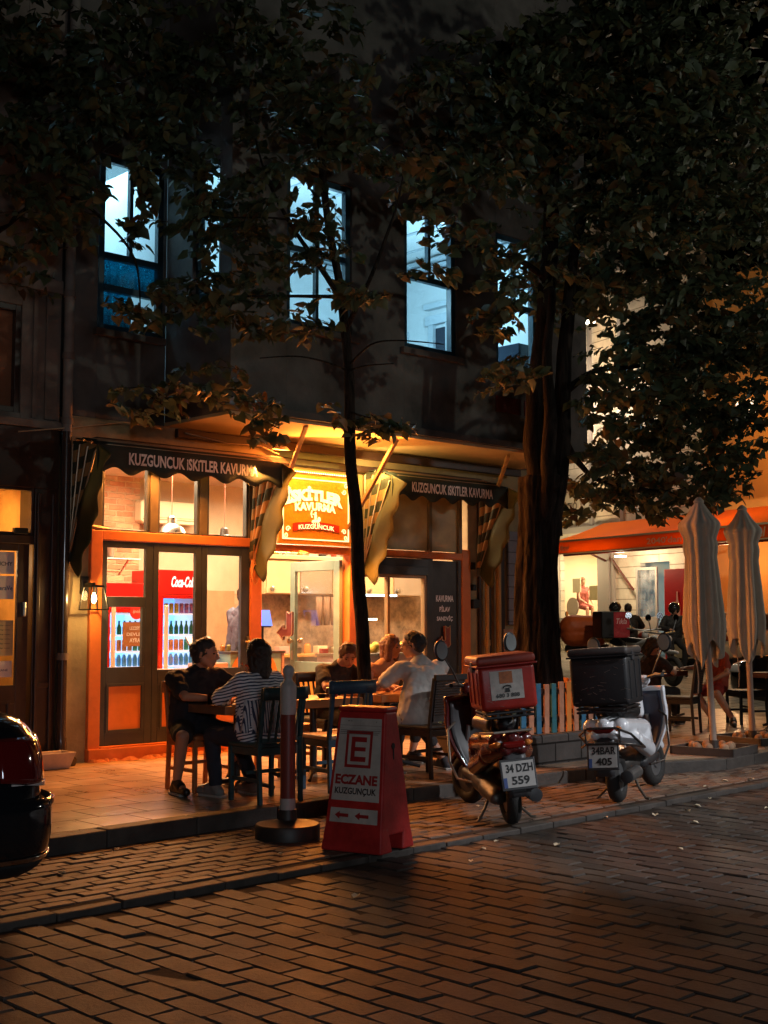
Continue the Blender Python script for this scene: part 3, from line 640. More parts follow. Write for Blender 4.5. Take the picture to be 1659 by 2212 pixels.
for p, q in (((2.925, 2.79), (2.91, 2.745)), ((2.945, 2.785), (2.95, 2.74)), ((2.985, 2.79), (2.98, 2.745)), ((3.0, 2.79), (3.02, 2.75)), ((2.96, 2.875), (2.91, 2.885)), ((2.90, 2.93), (2.885, 2.885)), ((2.885, 2.885), (2.90, 2.84)), ((2.915, 2.81), (2.895, 2.775))):
    mb.bar((p[0], -.096, p[1]), (q[0], -.096, q[1]), .010)
mb.build('emblem', YEL, SG)
P = [(2.97 + .43 * math.sin(t), 2.70 + .045 * math.cos(t * 1.2) - .0) for t in [(-1 + i / 8) for i in range(17)]]
rb = [(x, z + .045) for x, z in P] + [(x, z - .045) for x, z in reversed(P)]
MB().prism(rb, -.1, -.0915).build('ribbon', mat('red_ribbon', (.5, .03, .015), .5), SG)
text('lettering', 'KUZGUNCUK', YEL, SG, (2.965, -.101, 2.715), (1, 0, 0), (0, 0, 1), .56, .055, depth=.006, bold=.02, warp=lambda a, b_: (a, b_ + .02 - .22 * a * a))
mb = MB(); mb.box((2.40, -.13, 3.375), (3.54, -.06, 3.40)); mb.build('lamp_rail', mat('ochre_rail', (.4, .25, .1), .5), SG)
mb = MB()
for i in range(38): mb.lathe([(.003, 0), (.008, .004), (.008, .012), (.002, .016)], 6, c=(2.43 + i * .0292, -.135, 3.365))
mb.build('led_strip', LEDM, SG)

# ---- wall lantern
L = thing('wall_lantern', 'black framed glass lantern glowing beside the orange door post', 'lantern', (-.10, -.0, 1.85)); L.scale = (.86, .86, .86)
f = MB(); tw, bw_ = .085, .125; zt, zb = .13, -.14; cy_ = -.24
ct = [(-tw, cy_ - tw), (tw, cy_ - tw), (tw, cy_ + tw), (-tw, cy_ + tw)]; cb = [(-bw_, cy_ - bw_), (bw_, cy_ - bw_), (bw_, cy_ + bw_), (-bw_, cy_ + bw_)]
for i in range(4):
    j = (i + 1) % 4
    f.bar((*ct[i], zt), (*cb[i], zb), .014); f.bar((*ct[i], zt), (*ct[j], zt), .014); f.bar((*cb[i], zb), (*cb[j], zb), .014)
f.box((-tw, cy_ - tw, zt), (tw, cy_ + tw, zt + .02)); f.box((-.02, cy_, zt + .02), (.02, 0, zt + .05)); f.box((-.05, -.03, .05), (.05, 0, .26)); f.tube([(0, cy_, zt), (0, cy_, .06)], .018, 8)
f.build('frame', BLACK, L)
g = MB()
for i in range(4):
    j = (i + 1) % 4; b0 = len(g.v); g.v += [(*ct[i], zt), (*ct[j], zt), (*cb[j], zb), (*cb[i], zb)]; g.f.append((b0, b0 + 1, b0 + 2, b0 + 3))
g.build('pane', GLASS, L)
MB().lathe([(.006, -.07), (.024, -.05), (.034, -.015), (.024, .025), (.012, .06)], 16, c=(0, cy_, 0)).build('bulb', mat('bulb_glow', (1, .8, .4), .5, emit=(1, .70, .28), es=28), L, smooth=True)

# ---- drainpipe
D = thing('drainpipe', 'tall cast drainpipe running down between the two buildings', 'drainpipe')
MB().tube([(-.37, -.07, 3.55), (-.37, -.07, 10.4)], .052, 16).build('upper_pipe', mat('pale_cast_pipe', (.22, .19, .165), .7, var=.25), D, auto=40)
mb = MB(); mb.tube([(-.37, -.07, .42), (-.37, -.07, 3.55)], .05, 16); mb.tube([(-.37, -.07, .44), (-.37, -.08, .30), (-.35, -.15, .23), (-.33, -.24, .21)], .058, 14); mb.build('lower_pipe', mat('dark_gloss_pipe', (.05, .035, .03), .22, coat=.4), D, auto=40)
mb = MB()
for z in (1.22, 3.62, 4.3, 4.95, 5.9, 7.0): mb.tube([(-.37, -.07, z), (-.37, -.07, z + .07)], .064, 16)
mb.build('collar', mat('pipe_collar', (.16, .13, .11), .6), D, auto=40)

# ---- pharmacy building at the left
PH = thing('pharmacy_building', 'dim plaster building with dark brown panelled shopfront at the left', 'building')
mb = MB(); wall_with_holes(mb, -9, -.42, 3.62, 10.5, .0, .2, [(-2.3, -.86, 3.70, 4.80)]); mb.box((-9, -.06, 3.56), (-.42, 0, 3.64)); mb.box((-9, -.035, 4.98), (-.42, 0, 5.12))
mb.box((-.74, -.02, 3.66), (-.69, 0, 4.95)); mb.box((-.60, -.025, 3.66), (-.46, 0, 4.95)); mb.build('upper_wall', PLASTER, PH, .006)
o = window(PH, -2.3, -.86, 3.70, 4.80, .02, [], -1.6, .06, GLASS, m=BROWNP)
BX('window_blind', (-2.25, .12, 3.74), (-.90, .13, 4.76), mat('rust_blind', (.30, .11, .05), .8, var=.25, vs=2), PH)
mb = MB(); mb.box((-9, -.02, 2.95), (-.42, .3, 3.56)); mb.box((-.68, -.02, .17), (-.42, .3, 2.95)); mb.box((-.66, -.045, .30), (-.62, -.021, 2.9)); mb.box((-.50, -.045, .30), (-.46, -.021, 2.9)); mb.box((-.62, -.042, .95), (-.50, -.021, 1.0))
mb.box((-9, -.02, .0), (-2.1, .3, 2.95)); mb.box((-2.1, -.015, 2.38), (-.68, .06, 2.47)); mb.build('shopfront', BROWNP, PH, .006)
door_leaf(-1.75, -.72, .2, 2.38, [(-1.62, -.84, .98, 2.31)], [(-1.55, -.92, .35, .80)], parent=PH, m=BROWNP, name='pharmacy_door', pm=BROWNP, y=.03, gl=GLASS)
window(PH, -2.1, -.68, 2.47, 2.95, .0, [], None, .03, GLASS, m=BROWNP)
WOODL = mat('honey_wood', (.55, .27, .07), .5, var=.3, vs=3)
mb = MB(); mb.box((-2.6, 1.0, .2), (-.5, 1.06, 3.1)); mb.box((-2.6, .3, 3.0), (-.5, 1.0, 3.04)); mb.box((-.56, .3, .2), (-.5, 1.0, 3.0))
for x in (-1.7, -1.25, -.85): mb.box((x, .95, .3), (x + .05, 1.0, 2.95))
for z in (2.52, 2.86): mb.box((-2.6, .955, z), (-.56, .999, z + .05))
mb.build('interior_panelling', WOODL, PH, .004)
light('POINT', 'pharmacy_light', (-1.3, .55, 2.2), 26, (1, .66, .3), shadow_soft_size=.1)
light('AREA', 'pharmacy_transom_light', (-1.3, .6, 2.97), 22, (1, .62, .2), (-1.3, .9, 2.6), shape='RECTANGLE', size=1, size_y=.2)
PAP = mat('white_poster', (.80, .74, .74), .7)
POST = thing('door_posters', 'white brand posters stuck inside the dark pharmacy door glass', 'poster')
for z0, z1 in ((2.08, 2.30), (1.83, 2.06), (1.06, 1.22)): BX('sheet', (-1.6, .045, z0), (-.86, .05, z1), PAP, POST, 0)
BX('sheet', (-1.6, .045, 1.27), (-.855, .05, 1.62), mat('cream_notice', (.62, .50, .28), .7, var=.15), POST, 0)
ink = mat('dark_ink', (.03, .03, .05), .6); blue = mat('blue_ink', (.05, .09, .25), .6)
def win_txt(s, x, z, wd, h_, m): text('lettering', s, m, POST, (x, .0445, z), (1, 0, 0), (0, 0, 1), wd, h_, bold=.012)
win_txt('VICHY', -.97, 2.18, .18, .04, ink); win_txt('CeraVe', -.965, 1.94, .18, .045, blue)
for k in range(6): win_txt('eczane bilgi notu', -1.0, 1.57 - k * .045, .22, .014, ink)
win_txt('ULUDAG ECZANE', -.98, 1.13, .17, .02, blue) if False else None
win_txt('ECZANE', -.98, 1.13, .15, .022, blue)
mb = MB(); mb.box((-.905, -.04, 2.48), (-.76, .02, 2.54)); tag(mb.build('door_camera', BLACK, None, .004), 'small black box with green light over pharmacy door', 'sensor box')
mb = MB(); mb.box((-.79, .0, 1.66), (-.765, -.04, 1.80)); tag(mb.build('door_bell', STEEL, PH, .004))
# planter trough
tr = MB(); tr.v = []; b0 = [(-.95, -.42), (-.42, -.42), (-.42, -.2), (-.95, -.2)]
vs = [(x, y, .172) for x, y in [(-.93, -.40), (-.45, -.40), (-.45, -.20), (-.93, -.20)]] + [(x, y, .33) for x, y in [(-.98, -.44), (-.40, -.44), (-.40, -.17), (-.98, -.17)]] + [(x, y, .33) for x, y in [(-.955, -.415), (-.425, -.415), (-.425, -.195), (-.955, -.195)]] + [(x, y, .30) for x, y in [(-.95, -.41), (-.43, -.41), (-.43, -.20), (-.95, -.20)]]
fs = [(3, 2, 1, 0)] + [(i, (i + 1) % 4, (i + 1) % 4 + 4, i + 4) for i in range(4)] + [(i + 4, (i + 1) % 4 + 4, (i + 1) % 4 + 8, i + 8) for i in range(4)] + [(i + 8, (i + 1) % 4 + 8, (i + 1) % 4 + 12, i + 12) for i in range(4)] + [(12, 13, 14, 15)]
tr.add(vs, fs); tag(tr.build('planter_trough', mat('dirty_white_plastic', (.5, .40, .33), .6, var=.2), None, .006), 'low white plastic trough on the pavement under the drainpipe', 'planter')
# ================================================================ awnings
AWG = mat('dark_green_awning', (.012, .022, .018), .8, var=.3, vs=8)
AWO = mat('olive_awning_flap', (.065, .06, .018), .8, var=.2, vs=5)
AWS = stripe_mat('striped_awning_lining', (.028, .03, .014), (.30, .16, .055), 4.2, (0, .35, 1), duty=.5)
LETT = mat('faded_white_letters', (.75, .70, .68), .7, var=.15, vs=30)
def awning(xl, xr, label, L=1.22, hz=2.28):
    A = thing('window_awning', label, 'awning', group='hooded awnings with white lettering')
    angs = [R(2), R(9), R(17), R(25)]
    pt = lambda x, a, t: Vector((x, -.03 - math.sin(a) * L * t, hz + math.cos(a) * L * t))
    fr = MB()
    for a in angs:
        fr.tube([pt(xl, a, 0), pt(xl, a, .93), pt(xl + .04, a, .985), pt(xl + .12, a, 1), pt(xr - .12, a, 1), pt(xr - .04, a, .985), pt(xr, a, .93), pt(xr, a, 0)], .010, 6)
    fr.build('hoop', mat('hoop_metal', (.35, .25, .16), .4, .5), A, auto=50)
    top = MB()
    for a0, a1 in zip(angs, angs[1:]):
        sag = .02
        top.grid(lambda u, v: pt(xl + .03 + (xr - xl - .06) * u, a0 + (a1 - a0) * v, 1 - sag * math.sin(v * math.pi)), 10, 5)
    top.open = True; top.build('canopy', AWG, A, smooth=True, solid=.004)
    for x in (xl, xr):
        sd = MB()
        for i, (a0, a1) in enumerate(zip(angs, angs[1:])):
            sd.grid(lambda u, v: pt(x, a0 + (a1 - a0) * v, .04 + .93 * u) + Vector((.05 * math.sin(v * math.pi) * (1 if x == xl else -1), 0, 0)), 10, 5)
        sd.open = True; sd.build('side_lining', AWS, A, smooth=True, solid=.004)
    af = angs[-1]; W = xr - xl; n = 6
    va = MB(); va.grid(lambda u, v: pt(xl + W * u, af, 1) + Vector((0, -.012 - .015 * math.sin(u * W * 9) * v, -v * (.26 + .035 * math.cos(u * n * 2 * math.pi)))), 72, 4)
    va.open = True; va.build('valance', AWG, A, smooth=True, solid=.004)
    f_ = Vector((0, -math.cos(af), -math.sin(af)))
    for x in (xl, xr):
        fl = MB(); fl.grid(lambda u, v: pt(x, af, 1 - 1.02 * u) + f_ * v * (.27 + .028 * math.cos(u * 4.3 * 2 * math.pi)) + Vector((.02 * math.sin(u * 9 + v * 3), 0, -.10 * v * u)), 44, 4)
        fl.open = True; fl.build('side_flap', AWO, A, smooth=True, solid=.004)
    c = pt((xl + xr) / 2, af, 1) + Vector((.0, -.03, -.125))
    text('lettering', 'KUZGUNCUK İSKİTLER KAVURMA'.replace('İ', 'i'), LETT, A, c, (1, 0, 0), (0, 0, 1), W * .70, .125, bold=.03, depth=.006)
    mb = MB()
    for x in (xl, xr): mb.box((x - .03, -.06, hz - .07), (x + .03, .0, hz + .03))
    mb.build('hinge', STEEL, A, .004)
    return A
awning(-.30, 2.06, 'dark green hooded awning over the folding doors beside the wall lantern')
awning(3.78, 5.90, 'dark green hooded awning over the menu panel, right of the glowing sign')
POLE = mat('square_wood_pole', (.34, .19, .09), .6, var=.25)
for (p, q, lb) in (((1.95, -1.12, 3.74), (2.52, -.1, 3.30), 'wooden pole slanting up from the left end of the glowing sign'),
                   ((3.32, -1.12, 3.72), (3.50, -.06, 2.72), 'wooden pole slanting up from the wall behind the thin trunk'),
                   ((5.30, -1.1, 3.70), (5.75, -.52, 3.38), 'dark pole slanting up from the right corner of the far awning')):
    tag(MB().bar(p, q, .045).build('support_pole', POLE, None, .004), lb, 'pole', 'slanting poles under the bay')
mb = MB(); mb.tube([(-.2, -.09, 2.60), (.12, -.10, 2.57)], .02, 4); tag(mb.build('awning_bracket', POLE, B))
# rope and cables
ROPE = mat('orange_rope', (.55, .22, .07), .8)
mb = MB()
for k in range(4):
    pts = [(2.05 + .035 * math.sin(t) * (1 + .3 * k * .3), -.07 - .012 * k, 2.20 + .12 * math.cos(t) - .02 * k) for t in [i * math.pi / 8 for i in range(17)]]; mb.tube(pts, .006, 5)
mb.tube([(2.04, -.08, 2.30), (1.95, -.25, 3.2)], .004, 4); mb.tube([(2.06, -.08, 2.30), (2.02, -.3, 3.3)], .004, 4)
tag(mb.build('rope_coil', ROPE, None), 'coil of orange rope hung on the orange post beside the middle door', 'rope')
CAB = mat('pale_cable', (.45, .33, .2), .6)
for pts, lb in (([(1.0, -.2, 3.66), (1.5, -.3, 3.58), (2.0, -.26, 3.60), (2.3, -.2, 3.54)], 'pale loose cable sagging above the left awning'),
                ([(-.9, -.05, 3.50), (-.3, -.1, 3.60), (.3, -.08, 3.72), (.8, -.05, 3.70)], 'thin cable stapled along the wall above the first awning')):
    tag(MB().tube(pts, .008, 5).build('cable', CAB, None, smooth=True), lb, 'cable')

# ================================================================ restaurant interior
BRW = brick_mat('whitewashed_brick', (.62, .38, .22), (.45, .22, .12), (.55, .40, .26), .24, .075, .012, .8, plane='XZ', bump=1.2, dirt=.35, warp=.05, smooth=.4)
mb = MB(); mb.box((-.02, 2.40, .3), (7.35, 2.5, 3.5)); mb.box((-.1, .1, .3), (-.02, 2.5, 3.5)); mb.box((7.3, .4, .3), (7.35, 2.4, 3.5)); mb.build('interior_wall', CREAM, B)
BX('ceiling', (-.02, .1, 3.44), (7.3, 2.4, 3.5), CREAM, B, 0)
BX('floor', (-.02, .05, .2), (7.3, 2.4, .30), TILEM, B, 0)
BX('brick_pier', (.55, 2.28, .3), (2.02, 2.398, 3.44), BRW, B, 0)
BX('wainscot', (2.03, 2.36, .3), (3.6, 2.398, 2.02), mat('wood_wainscot', (.36, .22, .12), .6, var=.2, vs=3), B, .004)
SHW = mat('shelf_white', (.7, .68, .62), .5)
def fridge(x, label, disp, kind):
    F_ = thing('drinks_fridge', label, 'fridge', (x, 1.1, .30))
    w_, h_, d = .64, (1.75, 1.92)[kind], .62
    sh = MB(); sh.box((0, 0.03, 0), (.04, d, h_)); sh.box((w_ - .04, .03, 0), (w_, d, h_)); sh.box((.04, d - .04, 0), (w_ - .04, d, h_)); sh.box((.04, .03, 0), (w_ - .04, d, .22)); sh.box((.04, .03, h_ - .30), (w_ - .04, d, h_))
    sh.build('cabinet', mat('fridge_red', (.62, .012, .01), .3), F_, .008)
    BX('header', (0, 0, h_ - .29), (w_, .028, h_), mat('fridge_header', (.6, .01, .008), .3, emit=(1, .02, .01), es=.45), F_, .006)
    if kind: text('lettering', 'Coca-Cola', mat('lit_white', (.9, .9, .9), .4, emit=(1, .95, .9), es=1.2), F_, (.33, -.002, h_ - .14), (1, 0, 0), (0, 0, 1), .34, .13, bold=.03, shear=.35)
    dr = MB(); dr.box((0, -.0, .20), (.055, .028, h_ - .295)); dr.box((w_ - .055, 0, .20), (w_, .028, h_ - .295)); dr.box((.055, 0.001, .20), (w_ - .055, .027, .25)); dr.box((.055, .001, h_ - .34), (w_ - .055, .027, h_ - .295))
    dr.build('door', mat('fridge_red', (.6, .01, .01)), F_, .005)
    BX('handle', (.06, -.035, .5), (.11, -.001, 1.5), mat('fridge_handle', (.8, .72, .6), .4), F_, .012)
    BX('pane', (.055, .012, .25), (w_ - .055, .016, h_ - .34), GLASS, F_, 0)
    mb = MB(); mb.box((.041, .03, .24), (.046, d - .05, h_ - .32)); mb.box((w_ - .046, .03, .24), (w_ - .041, d - .05, h_ - .32)); mb.build('liner', mat('fridge_liner', (.85, .9, .95), .4), F_)
    BX('backlight', (.045, d - .05, .24), (w_ - .045, d - .042, h_ - .32), mat('fridge_backlight', (.3, .6, .9), .5, emit=(.12, .36, .95), es=1.5), F_, 0)
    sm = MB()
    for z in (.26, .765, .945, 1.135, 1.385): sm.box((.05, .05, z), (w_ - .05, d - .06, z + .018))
    sm.build('shelf', mat('glowing_fridge_shelf', (.8, .85, .9), .4, emit=(.8, .9, 1), es=.8), F_)  # shelves glow by themselves, standing in for the light inside the fridge
    for r_, (z, kd) in enumerate(((.965, 'or'), (1.155, 'gr'), (1.405, 'ca'), (.785, 'bl'))):
        for i in range(7):
            o = MB(); cx = .10 + i * .073
            if kd == 'gr': o.lathe([(.026, 0), (.027, .08), (.012, .12), (.011, .155), (.014, .16)], 9, c=(cx, .12, z)); mm = mat('green_bottle', (.01, .16, .07), .2)
            elif kd == 'or': o.lathe([(.028, 0), (.028, .12), (.02, .13)], 9, c=(cx, .12, z)); mm = mat('orange_can', (.75, .30, .10), .3) if i < 5 else mat('green_bottle2', (.05, .35, .2), .3)
            elif kd == 'ca': o.lathe([(.027, 0), (.027, .11), (.02, .12)], 9, c=(cx, .12, z)); mm = mat('yellow_can', (.7, .6, .12), .3) if i < 4 else mat('violet_can', (.4, .2, .45), .3)
            else: o.lathe([(.028, 0), (.03, .09), (.014, .14)], 9, c=(cx, .12, z)); mm = mat('blue_bottle', (.1, .4, .7), .2)
            ob = o.build('bottle' if kd in ('gr', 'bl') else 'can', mm, None, auto=40); ob.location = (x, 1.1, .30)
            tag(ob, {'gr': 'small green glass bottle in the ', 'or': 'orange drink can low in the ', 'ca': 'yellow or violet drink can high in the ', 'bl': 'clear blue bottle on the bottom shelf of the '}[kd] + disp, 'bottle' if kd in ('gr', 'bl') else 'can', {'gr': 'green bottles', 'or': 'orange cans', 'ca': 'cans', 'bl': 'blue bottles'}[kd] + ' in the ' + disp)
    return F_
f1 = fridge(.84, 'red drinks fridge with ayran sticker seen through the leftmost door', 'left fridge', 0)
f2 = fridge(1.56, 'red lit drinks fridge seen through the second folding door', 'right fridge', 1)
o = MB().lathe([(.09, 0), (.09, .004)], 24).build('sticker', mat('round_red_sticker', (.7, .04, .03), .5), f1); o.rotation_euler = (R(90), 0, 0); o.location = (.40, -.003, 1.42)
text('lettering', 'ipek', WHITE, f1, (.40, -.010, 1.42), (1, 0, 0), (0, 0, 1), .11, .05, shear=.3)
o = BX('sticker', (.22, -.004, 1.02), (.56, -.001, 1.30), mat('brown_sticker', (.33, .15, .06), .6, var=.2), f1, .0)
for s, z in (('LEZZETİN', 1.235), ('DEVLERİ', 1.165), ('AYRAN', 1.09)): text('lettering', s, WHITE, f1, (.40, -.006, z), (1, 0, 0), (0, 0, 1), .26 if s[0] == 'D' else .18, .05, bold=.02)
light('AREA', 'fridge_light', (1.5, 1.02, 1.3), 4, (.7, .85, 1), (1.5, -2, .6), shape='RECTANGLE', size=1.2, size_y=1.2)
# air conditioner
AC = thing('air_conditioner', 'white wall air conditioner behind the upper left windows', 'air conditioner', (1.95, 2.28, 2.86))
mb = MB(); mb.prism([(0, .03), (0, .26), (.03, .29), (.92, .29), (.95, .26), (.95, .06), (.90, .0), (.05, 0)], -.14, .11); mb.build('body', mat('aircon_white', (.75, .62, .45), .4), AC, .012)
mb = MB(); mb.box((.03, -.15, .045), (.92, -.141, .055)); mb.box((.03, -.15, .075), (.92, -.141, .08)); mb.box((.2, -.15, .19), (.28, -.141, .196)); mb.build('louvre', mat('aircon_line', (.3, .2, .12), .5), AC)
# pendant lamps
def pendant(x, y, z, m, lb, r=.17):
    P_ = thing('pendant_lamp', lb, 'lamp', (x, y, z))
    MB().lathe([(r, 0), (r * .98, .03), (r * .82, .09), (r * .5, .135), (.055, .15), (.05, .22), (.035, .235), (.01, .24)], 32).build('shade', m, P_, auto=35)
    MB().tube([(0, 0, .235), (0, 0, 3.44 - z)], .005, 6).build('cord', mat('red_cord', (.25, .08, .05), .7), P_)
pendant(1.50, .78, 2.60, STEEL, 'brushed steel dome pendant in front of the air conditioner')
pendant(2.42, 1.0, 2.52, mat('dark_shade', (.05, .045, .045), .4), 'dark dome pendant at the right of the third upper window', .15)
# shelf with pot above the left fridge
SHF = thing('wall_shelf', 'pale blue glass shelf with brackets high behind the leftmost door', 'shelf')
BX('board', (.55, 1.35, 2.34), (1.45, 1.62, 2.355), mat('pale_blue_shelf', (.4, .62, .68), .3), SHF, 0)
mb = MB(); mb.bar((1.3, 1.6, 2.16), (1.3, 1.38, 2.34), .015); mb.bar((.7, 1.6, 2.16), (.7, 1.38, 2.34), .015); mb.box((.55, 1.5, 2.19), (1.28, 1.6, 2.20)); mb.build('bracket', STEEL, SHF)
tag(MB().lathe([(.10, 0), (.12, .01), (.125, .12), (.13, .125)], 24, c=(1.02, 1.48, 2.356)).build('cooking_pot', STEEL, None, auto=40), 'steel pot standing on the blue shelf', 'pot')
# entrance: open inward door, teal counter, till tablet
D2 = thing('entrance_door', 'grey green glazed door swung open inwards under the glowing sign', 'door', (3.50, .06, 0), R(87))
door_leaf(0, 1.02, .32, 2.36, [(.12, .92, 1.10, 2.24)], [(.16, .88, .46, .92)], parent=D2, m=GREENP, name='leaf', pm=mat('amber_panel', (.75, .33, .06), .5), gl=GLASSF)
kn = MB()
for s_ in (-1, 1): kn.lathe([(.012, .02), (.014, .05), (.036, .07), (.036, .10), (.015, .115)], 16, M=Matrix.Translation((.95, 0, 1.36)) @ Matrix.Rotation(s_ * R(90), 4, 'X'))
kn.build('knob', mat('brass_knob', (.7, .5, .3), .25, .9), D2, auto=40)
kn = MB(); kn.box((.955, .026, 1.12), (.985, .034, 1.24)); kn.build('lock_plate', STEEL, D2, .003)
a2 = arrow_sign(None, 3.44, 1.70, 1.45, .93, xd=Vector((.15, -.99, 0)).normalized()); tag(a2, 'red bent arrow sign hanging on the open glass door', 'arrow sign')
CT = thing('service_counter', 'teal counter with an orange disc just inside the open door', 'counter')
BX('body', (2.25, .62, .3), (3.02, 1.1, 1.22), mat('teal_counter', (.32, .50, .40), .5, var=.06), CT, .006)
mb = MB(); mb.box((2.22, .58, 1.22), (3.06, 1.14, 1.25)); mb.build('top', mat('dark_edge', (.06, .045, .04), .4), CT, .004)
MB().box((3.02, .60, .3), (3.05, 1.1, 1.22)).build('edge', mat('pink_edge', (.6, .35, .3), .5), CT)
o = MB().lathe([(.36, 0), (.36, .004)], 40, M=Matrix.Translation((2.60, .616, .93)) @ Matrix.Rotation(R(90), 4, 'X')).build('disc', mat('orange_disc', (.70, .26, .04), .5), CT)
text('lettering', 'KAVURMA', mat('pale_disc_text', (.7, .5, .3), .5), CT, (2.62, .609, 1.0), (1, 0, 0), (0, 0, 1), .52, .11, warp=lambda a, b_: (a, b_ + .05 - .7 * a * a))
TB = thing('till_tablet', 'blue lit tablet on a stand above the counter', 'tablet')
mb = MB(); mb.grid(lambda u, v: (3.05 + .24 * u, 1.18 - .04 * u + .06 * v, 1.55 + .20 * v), 1, 1); mb.open = True; mb.build('screen', mat('blue_screen', (.05, .1, .5), .3, emit=(.12, .22, .9), es=1.2), TB, solid=.006)
mb = MB(); mb.bar((3.17, 1.2, 1.25), (3.17, 1.2, 1.56), .03); mb.box((3.03, 1.19, 1.53), (3.31, 1.2, 1.55)); mb.build('stand', BLACK, TB)
T2 = thing('card_terminal', 'slanted till screen with receipt printer behind the third door pane', 'till')
mb = MB(); M = Matrix.Translation((2.02, .75, 1.20)) @ Matrix.Rotation(R(-42), 4, 'X'); mb.box((-.20, -.012, 0), (.16, .012, .30), M); mb.build('screen', mat('brown_screen', (.12, .07, .05), .25), T2, .006)
mb = MB(); mb.box((1.98, .74, 1.10), (2.06, .80, 1.24)); mb.box((1.80, .62, 1.06), (2.22, .86, 1.12)); mb.build('stand', mat('pinkish_plastic', (.55, .38, .33), .5), T2, .01)
BX('wood_shelf', (1.45, .5, 1.0), (2.2, 1.05, 1.055), WOODL, B, .004)
# kitchen
CABM = mat('cream_kitchen_cabinet', (.62, .44, .24), .35, var=.06)
BX('splashback', (3.6, 2.365, 1.16), (7.2, 2.398, 1.98), mat('stone_splash', (.30, .21, .14), .6, var=.6, vs=7, bump=1., bs=9), B, 0)
KC = thing('wall_cupboard', 'cream kitchen cupboards with round knobs high on the back wall', 'cupboard')
BX('carcass', (3.88, 2.06, 1.98), (6.9, 2.38, 2.46), CABM, KC, .004); BX('cornice', (3.84, 2.0, 2.46), (6.95, 2.38, 2.52), CABM, KC, .008)
for i in range(5):
    o = BX('door', (3.90 + i * .6, 2.035, 1.99), (4.48 + i * .6, 2.058, 2.45), CABM if i % 3 != 1 else mat('steel_front', (.65, .62, .58), .22, .9, var=.05), KC, .006)
    MB().lathe([(.008, .0), (.035, .015), (.035, .03), (.01, .04)], 16, M=Matrix.Translation((3.98 + i * .6, 2.035, 2.05)) @ Matrix.Rotation(R(90), 4, 'X')).build('knob', STEEL, o, auto=40)
LC = thing('kitchen_counter', 'steel and wood kitchen counter along the back wall', 'counter')
BX('body', (3.3, 1.85, .3), (7.2, 2.38, 1.12), mat('steel_base', (.45, .40, .36), .3, .8, var=.15), LC, .005); BX('top', (3.27, 1.82, 1.12), (7.2, 2.38, 1.16), WOODL, LC, .004)
random.seed(21)
IT = [('pot', STEEL), ('jar', mat('amber_jar', (.6, .25, .05), .2)), ('box', mat('pink_box', (.6, .3, .26), .6)), ('jar', mat('olive_jar', (.3, .28, .08), .25)), ('box', mat('cream_box', (.65, .55, .35), .6)), ('pot', mat('dark_pan', (.05, .05, .05), .3)), ('jar', mat('red_jar', (.5, .05, .03), .3))]
def small(kind, m, x, y, z, s, lb, grp):
    o = MB()
    if kind == 'pot': o.lathe([(.7 * s, 0), (.8 * s, .02), (.85 * s, .9 * s), (.9 * s, .92 * s)], 18, c=(x, y, z)); o = o.build('pot', m, None, auto=40)
    elif kind == 'jar': o.lathe([(.5 * s, 0), (.55 * s, .1 * s), (.55 * s, 1.2 * s), (.35 * s, 1.4 * s), (.38 * s, 1.55 * s)], 16, c=(x, y, z)); o = o.build('jar', m, None, auto=40)
    else: o.box((x - s, y - .6 * s, z), (x + s, y + .6 * s, z + 1.1 * s)); o = o.build('box', m, None, .006)
    return tag(o, lb, kind, grp)
for i in range(14):
    k, m_ = IT[i % 7]; small(k, m_, 3.95 + i * .21, 2.16, 2.522, .075, 'kitchen ware standing on top of the wall cupboards', 'kitchen ware on the cupboards')
for i in range(15):
    k, m_ = IT[(i * 3) % 7]; small(k, m_, 3.5 + i * .24, 2.05 + .1 * random.random(), 1.162, .09, 'kitchen ware standing on the back counter', 'kitchen ware on the back counter')
for i in range(6):
    k, m_ = IT[(i * 2 + 1) % 7]; small(k, m_, 2.32 + i * .13, .88 + .05 * (i % 2), 1.252, .05, 'small box or jar on the teal counter', 'things on the teal counter')
# food display behind the right window
FD = thing('food_display', 'lit glass food display behind the right window', 'display case')
BX('case', (4.0, .55, .3), (5.5, 1.1, 1.16), mat('pinkish_case', (.55, .42, .42), .3, .3), FD, .006); BX('lid', (3.98, .53, 1.16), (5.52, 1.12, 1.19), STEEL, FD, .003)
BX('glass', (4.05, .58, 1.19), (5.45, .585, 1.50), GLASS, FD, 0); BX('lamp', (4.1, .75, 1.62), (4.75, .80, 1.645), mat('tube_glow', (1, .9, .7), .5, emit=(1, .86, .55), es=9), FD, 0)
BX('lamp', (4.55, 1.15, 1.95), (5.5, 1.17, 1.975), mat('cool_tube', (.8, .9, 1), .5, emit=(.65, .85, 1), es=8), FD, 0)
for i, m_ in enumerate([mat('yellow_food', (.75, .5, .06), .5), mat('tomato', (.55, .06, .03), .3), mat('yellow_food'), mat('bread', (.5, .28, .1), .8), mat('yellow_food')]):
    tag(blob('food_heap', [((4.25 + i * .25, .85, 1.23), .075, (4.33 + i * .25, .87, 1.25), .06), ((4.28 + i * .25, .8, 1.28), .05, (4.3 + i * .25, .84, 1.30), .04)], m_, None, .014, 1), 'heap of food on the counter behind the right window', 'food', 'heaps of food on the display')
for i in range(9): small(['box', 'jar'][i % 2], [mat('red_jar'), mat('cream_box'), mat('amber_jar'), mat('tin_blue', (.1, .15, .3), .4), mat('pink_box')][i % 5], 4.05 + i * .17, 1.02, 1.192, .055, 'small jar or box along the back of the food display', 'jars and boxes on the food display')
UT = thing('hanging_towels', 'brown kitchen towels hung below the cupboards', 'towels')
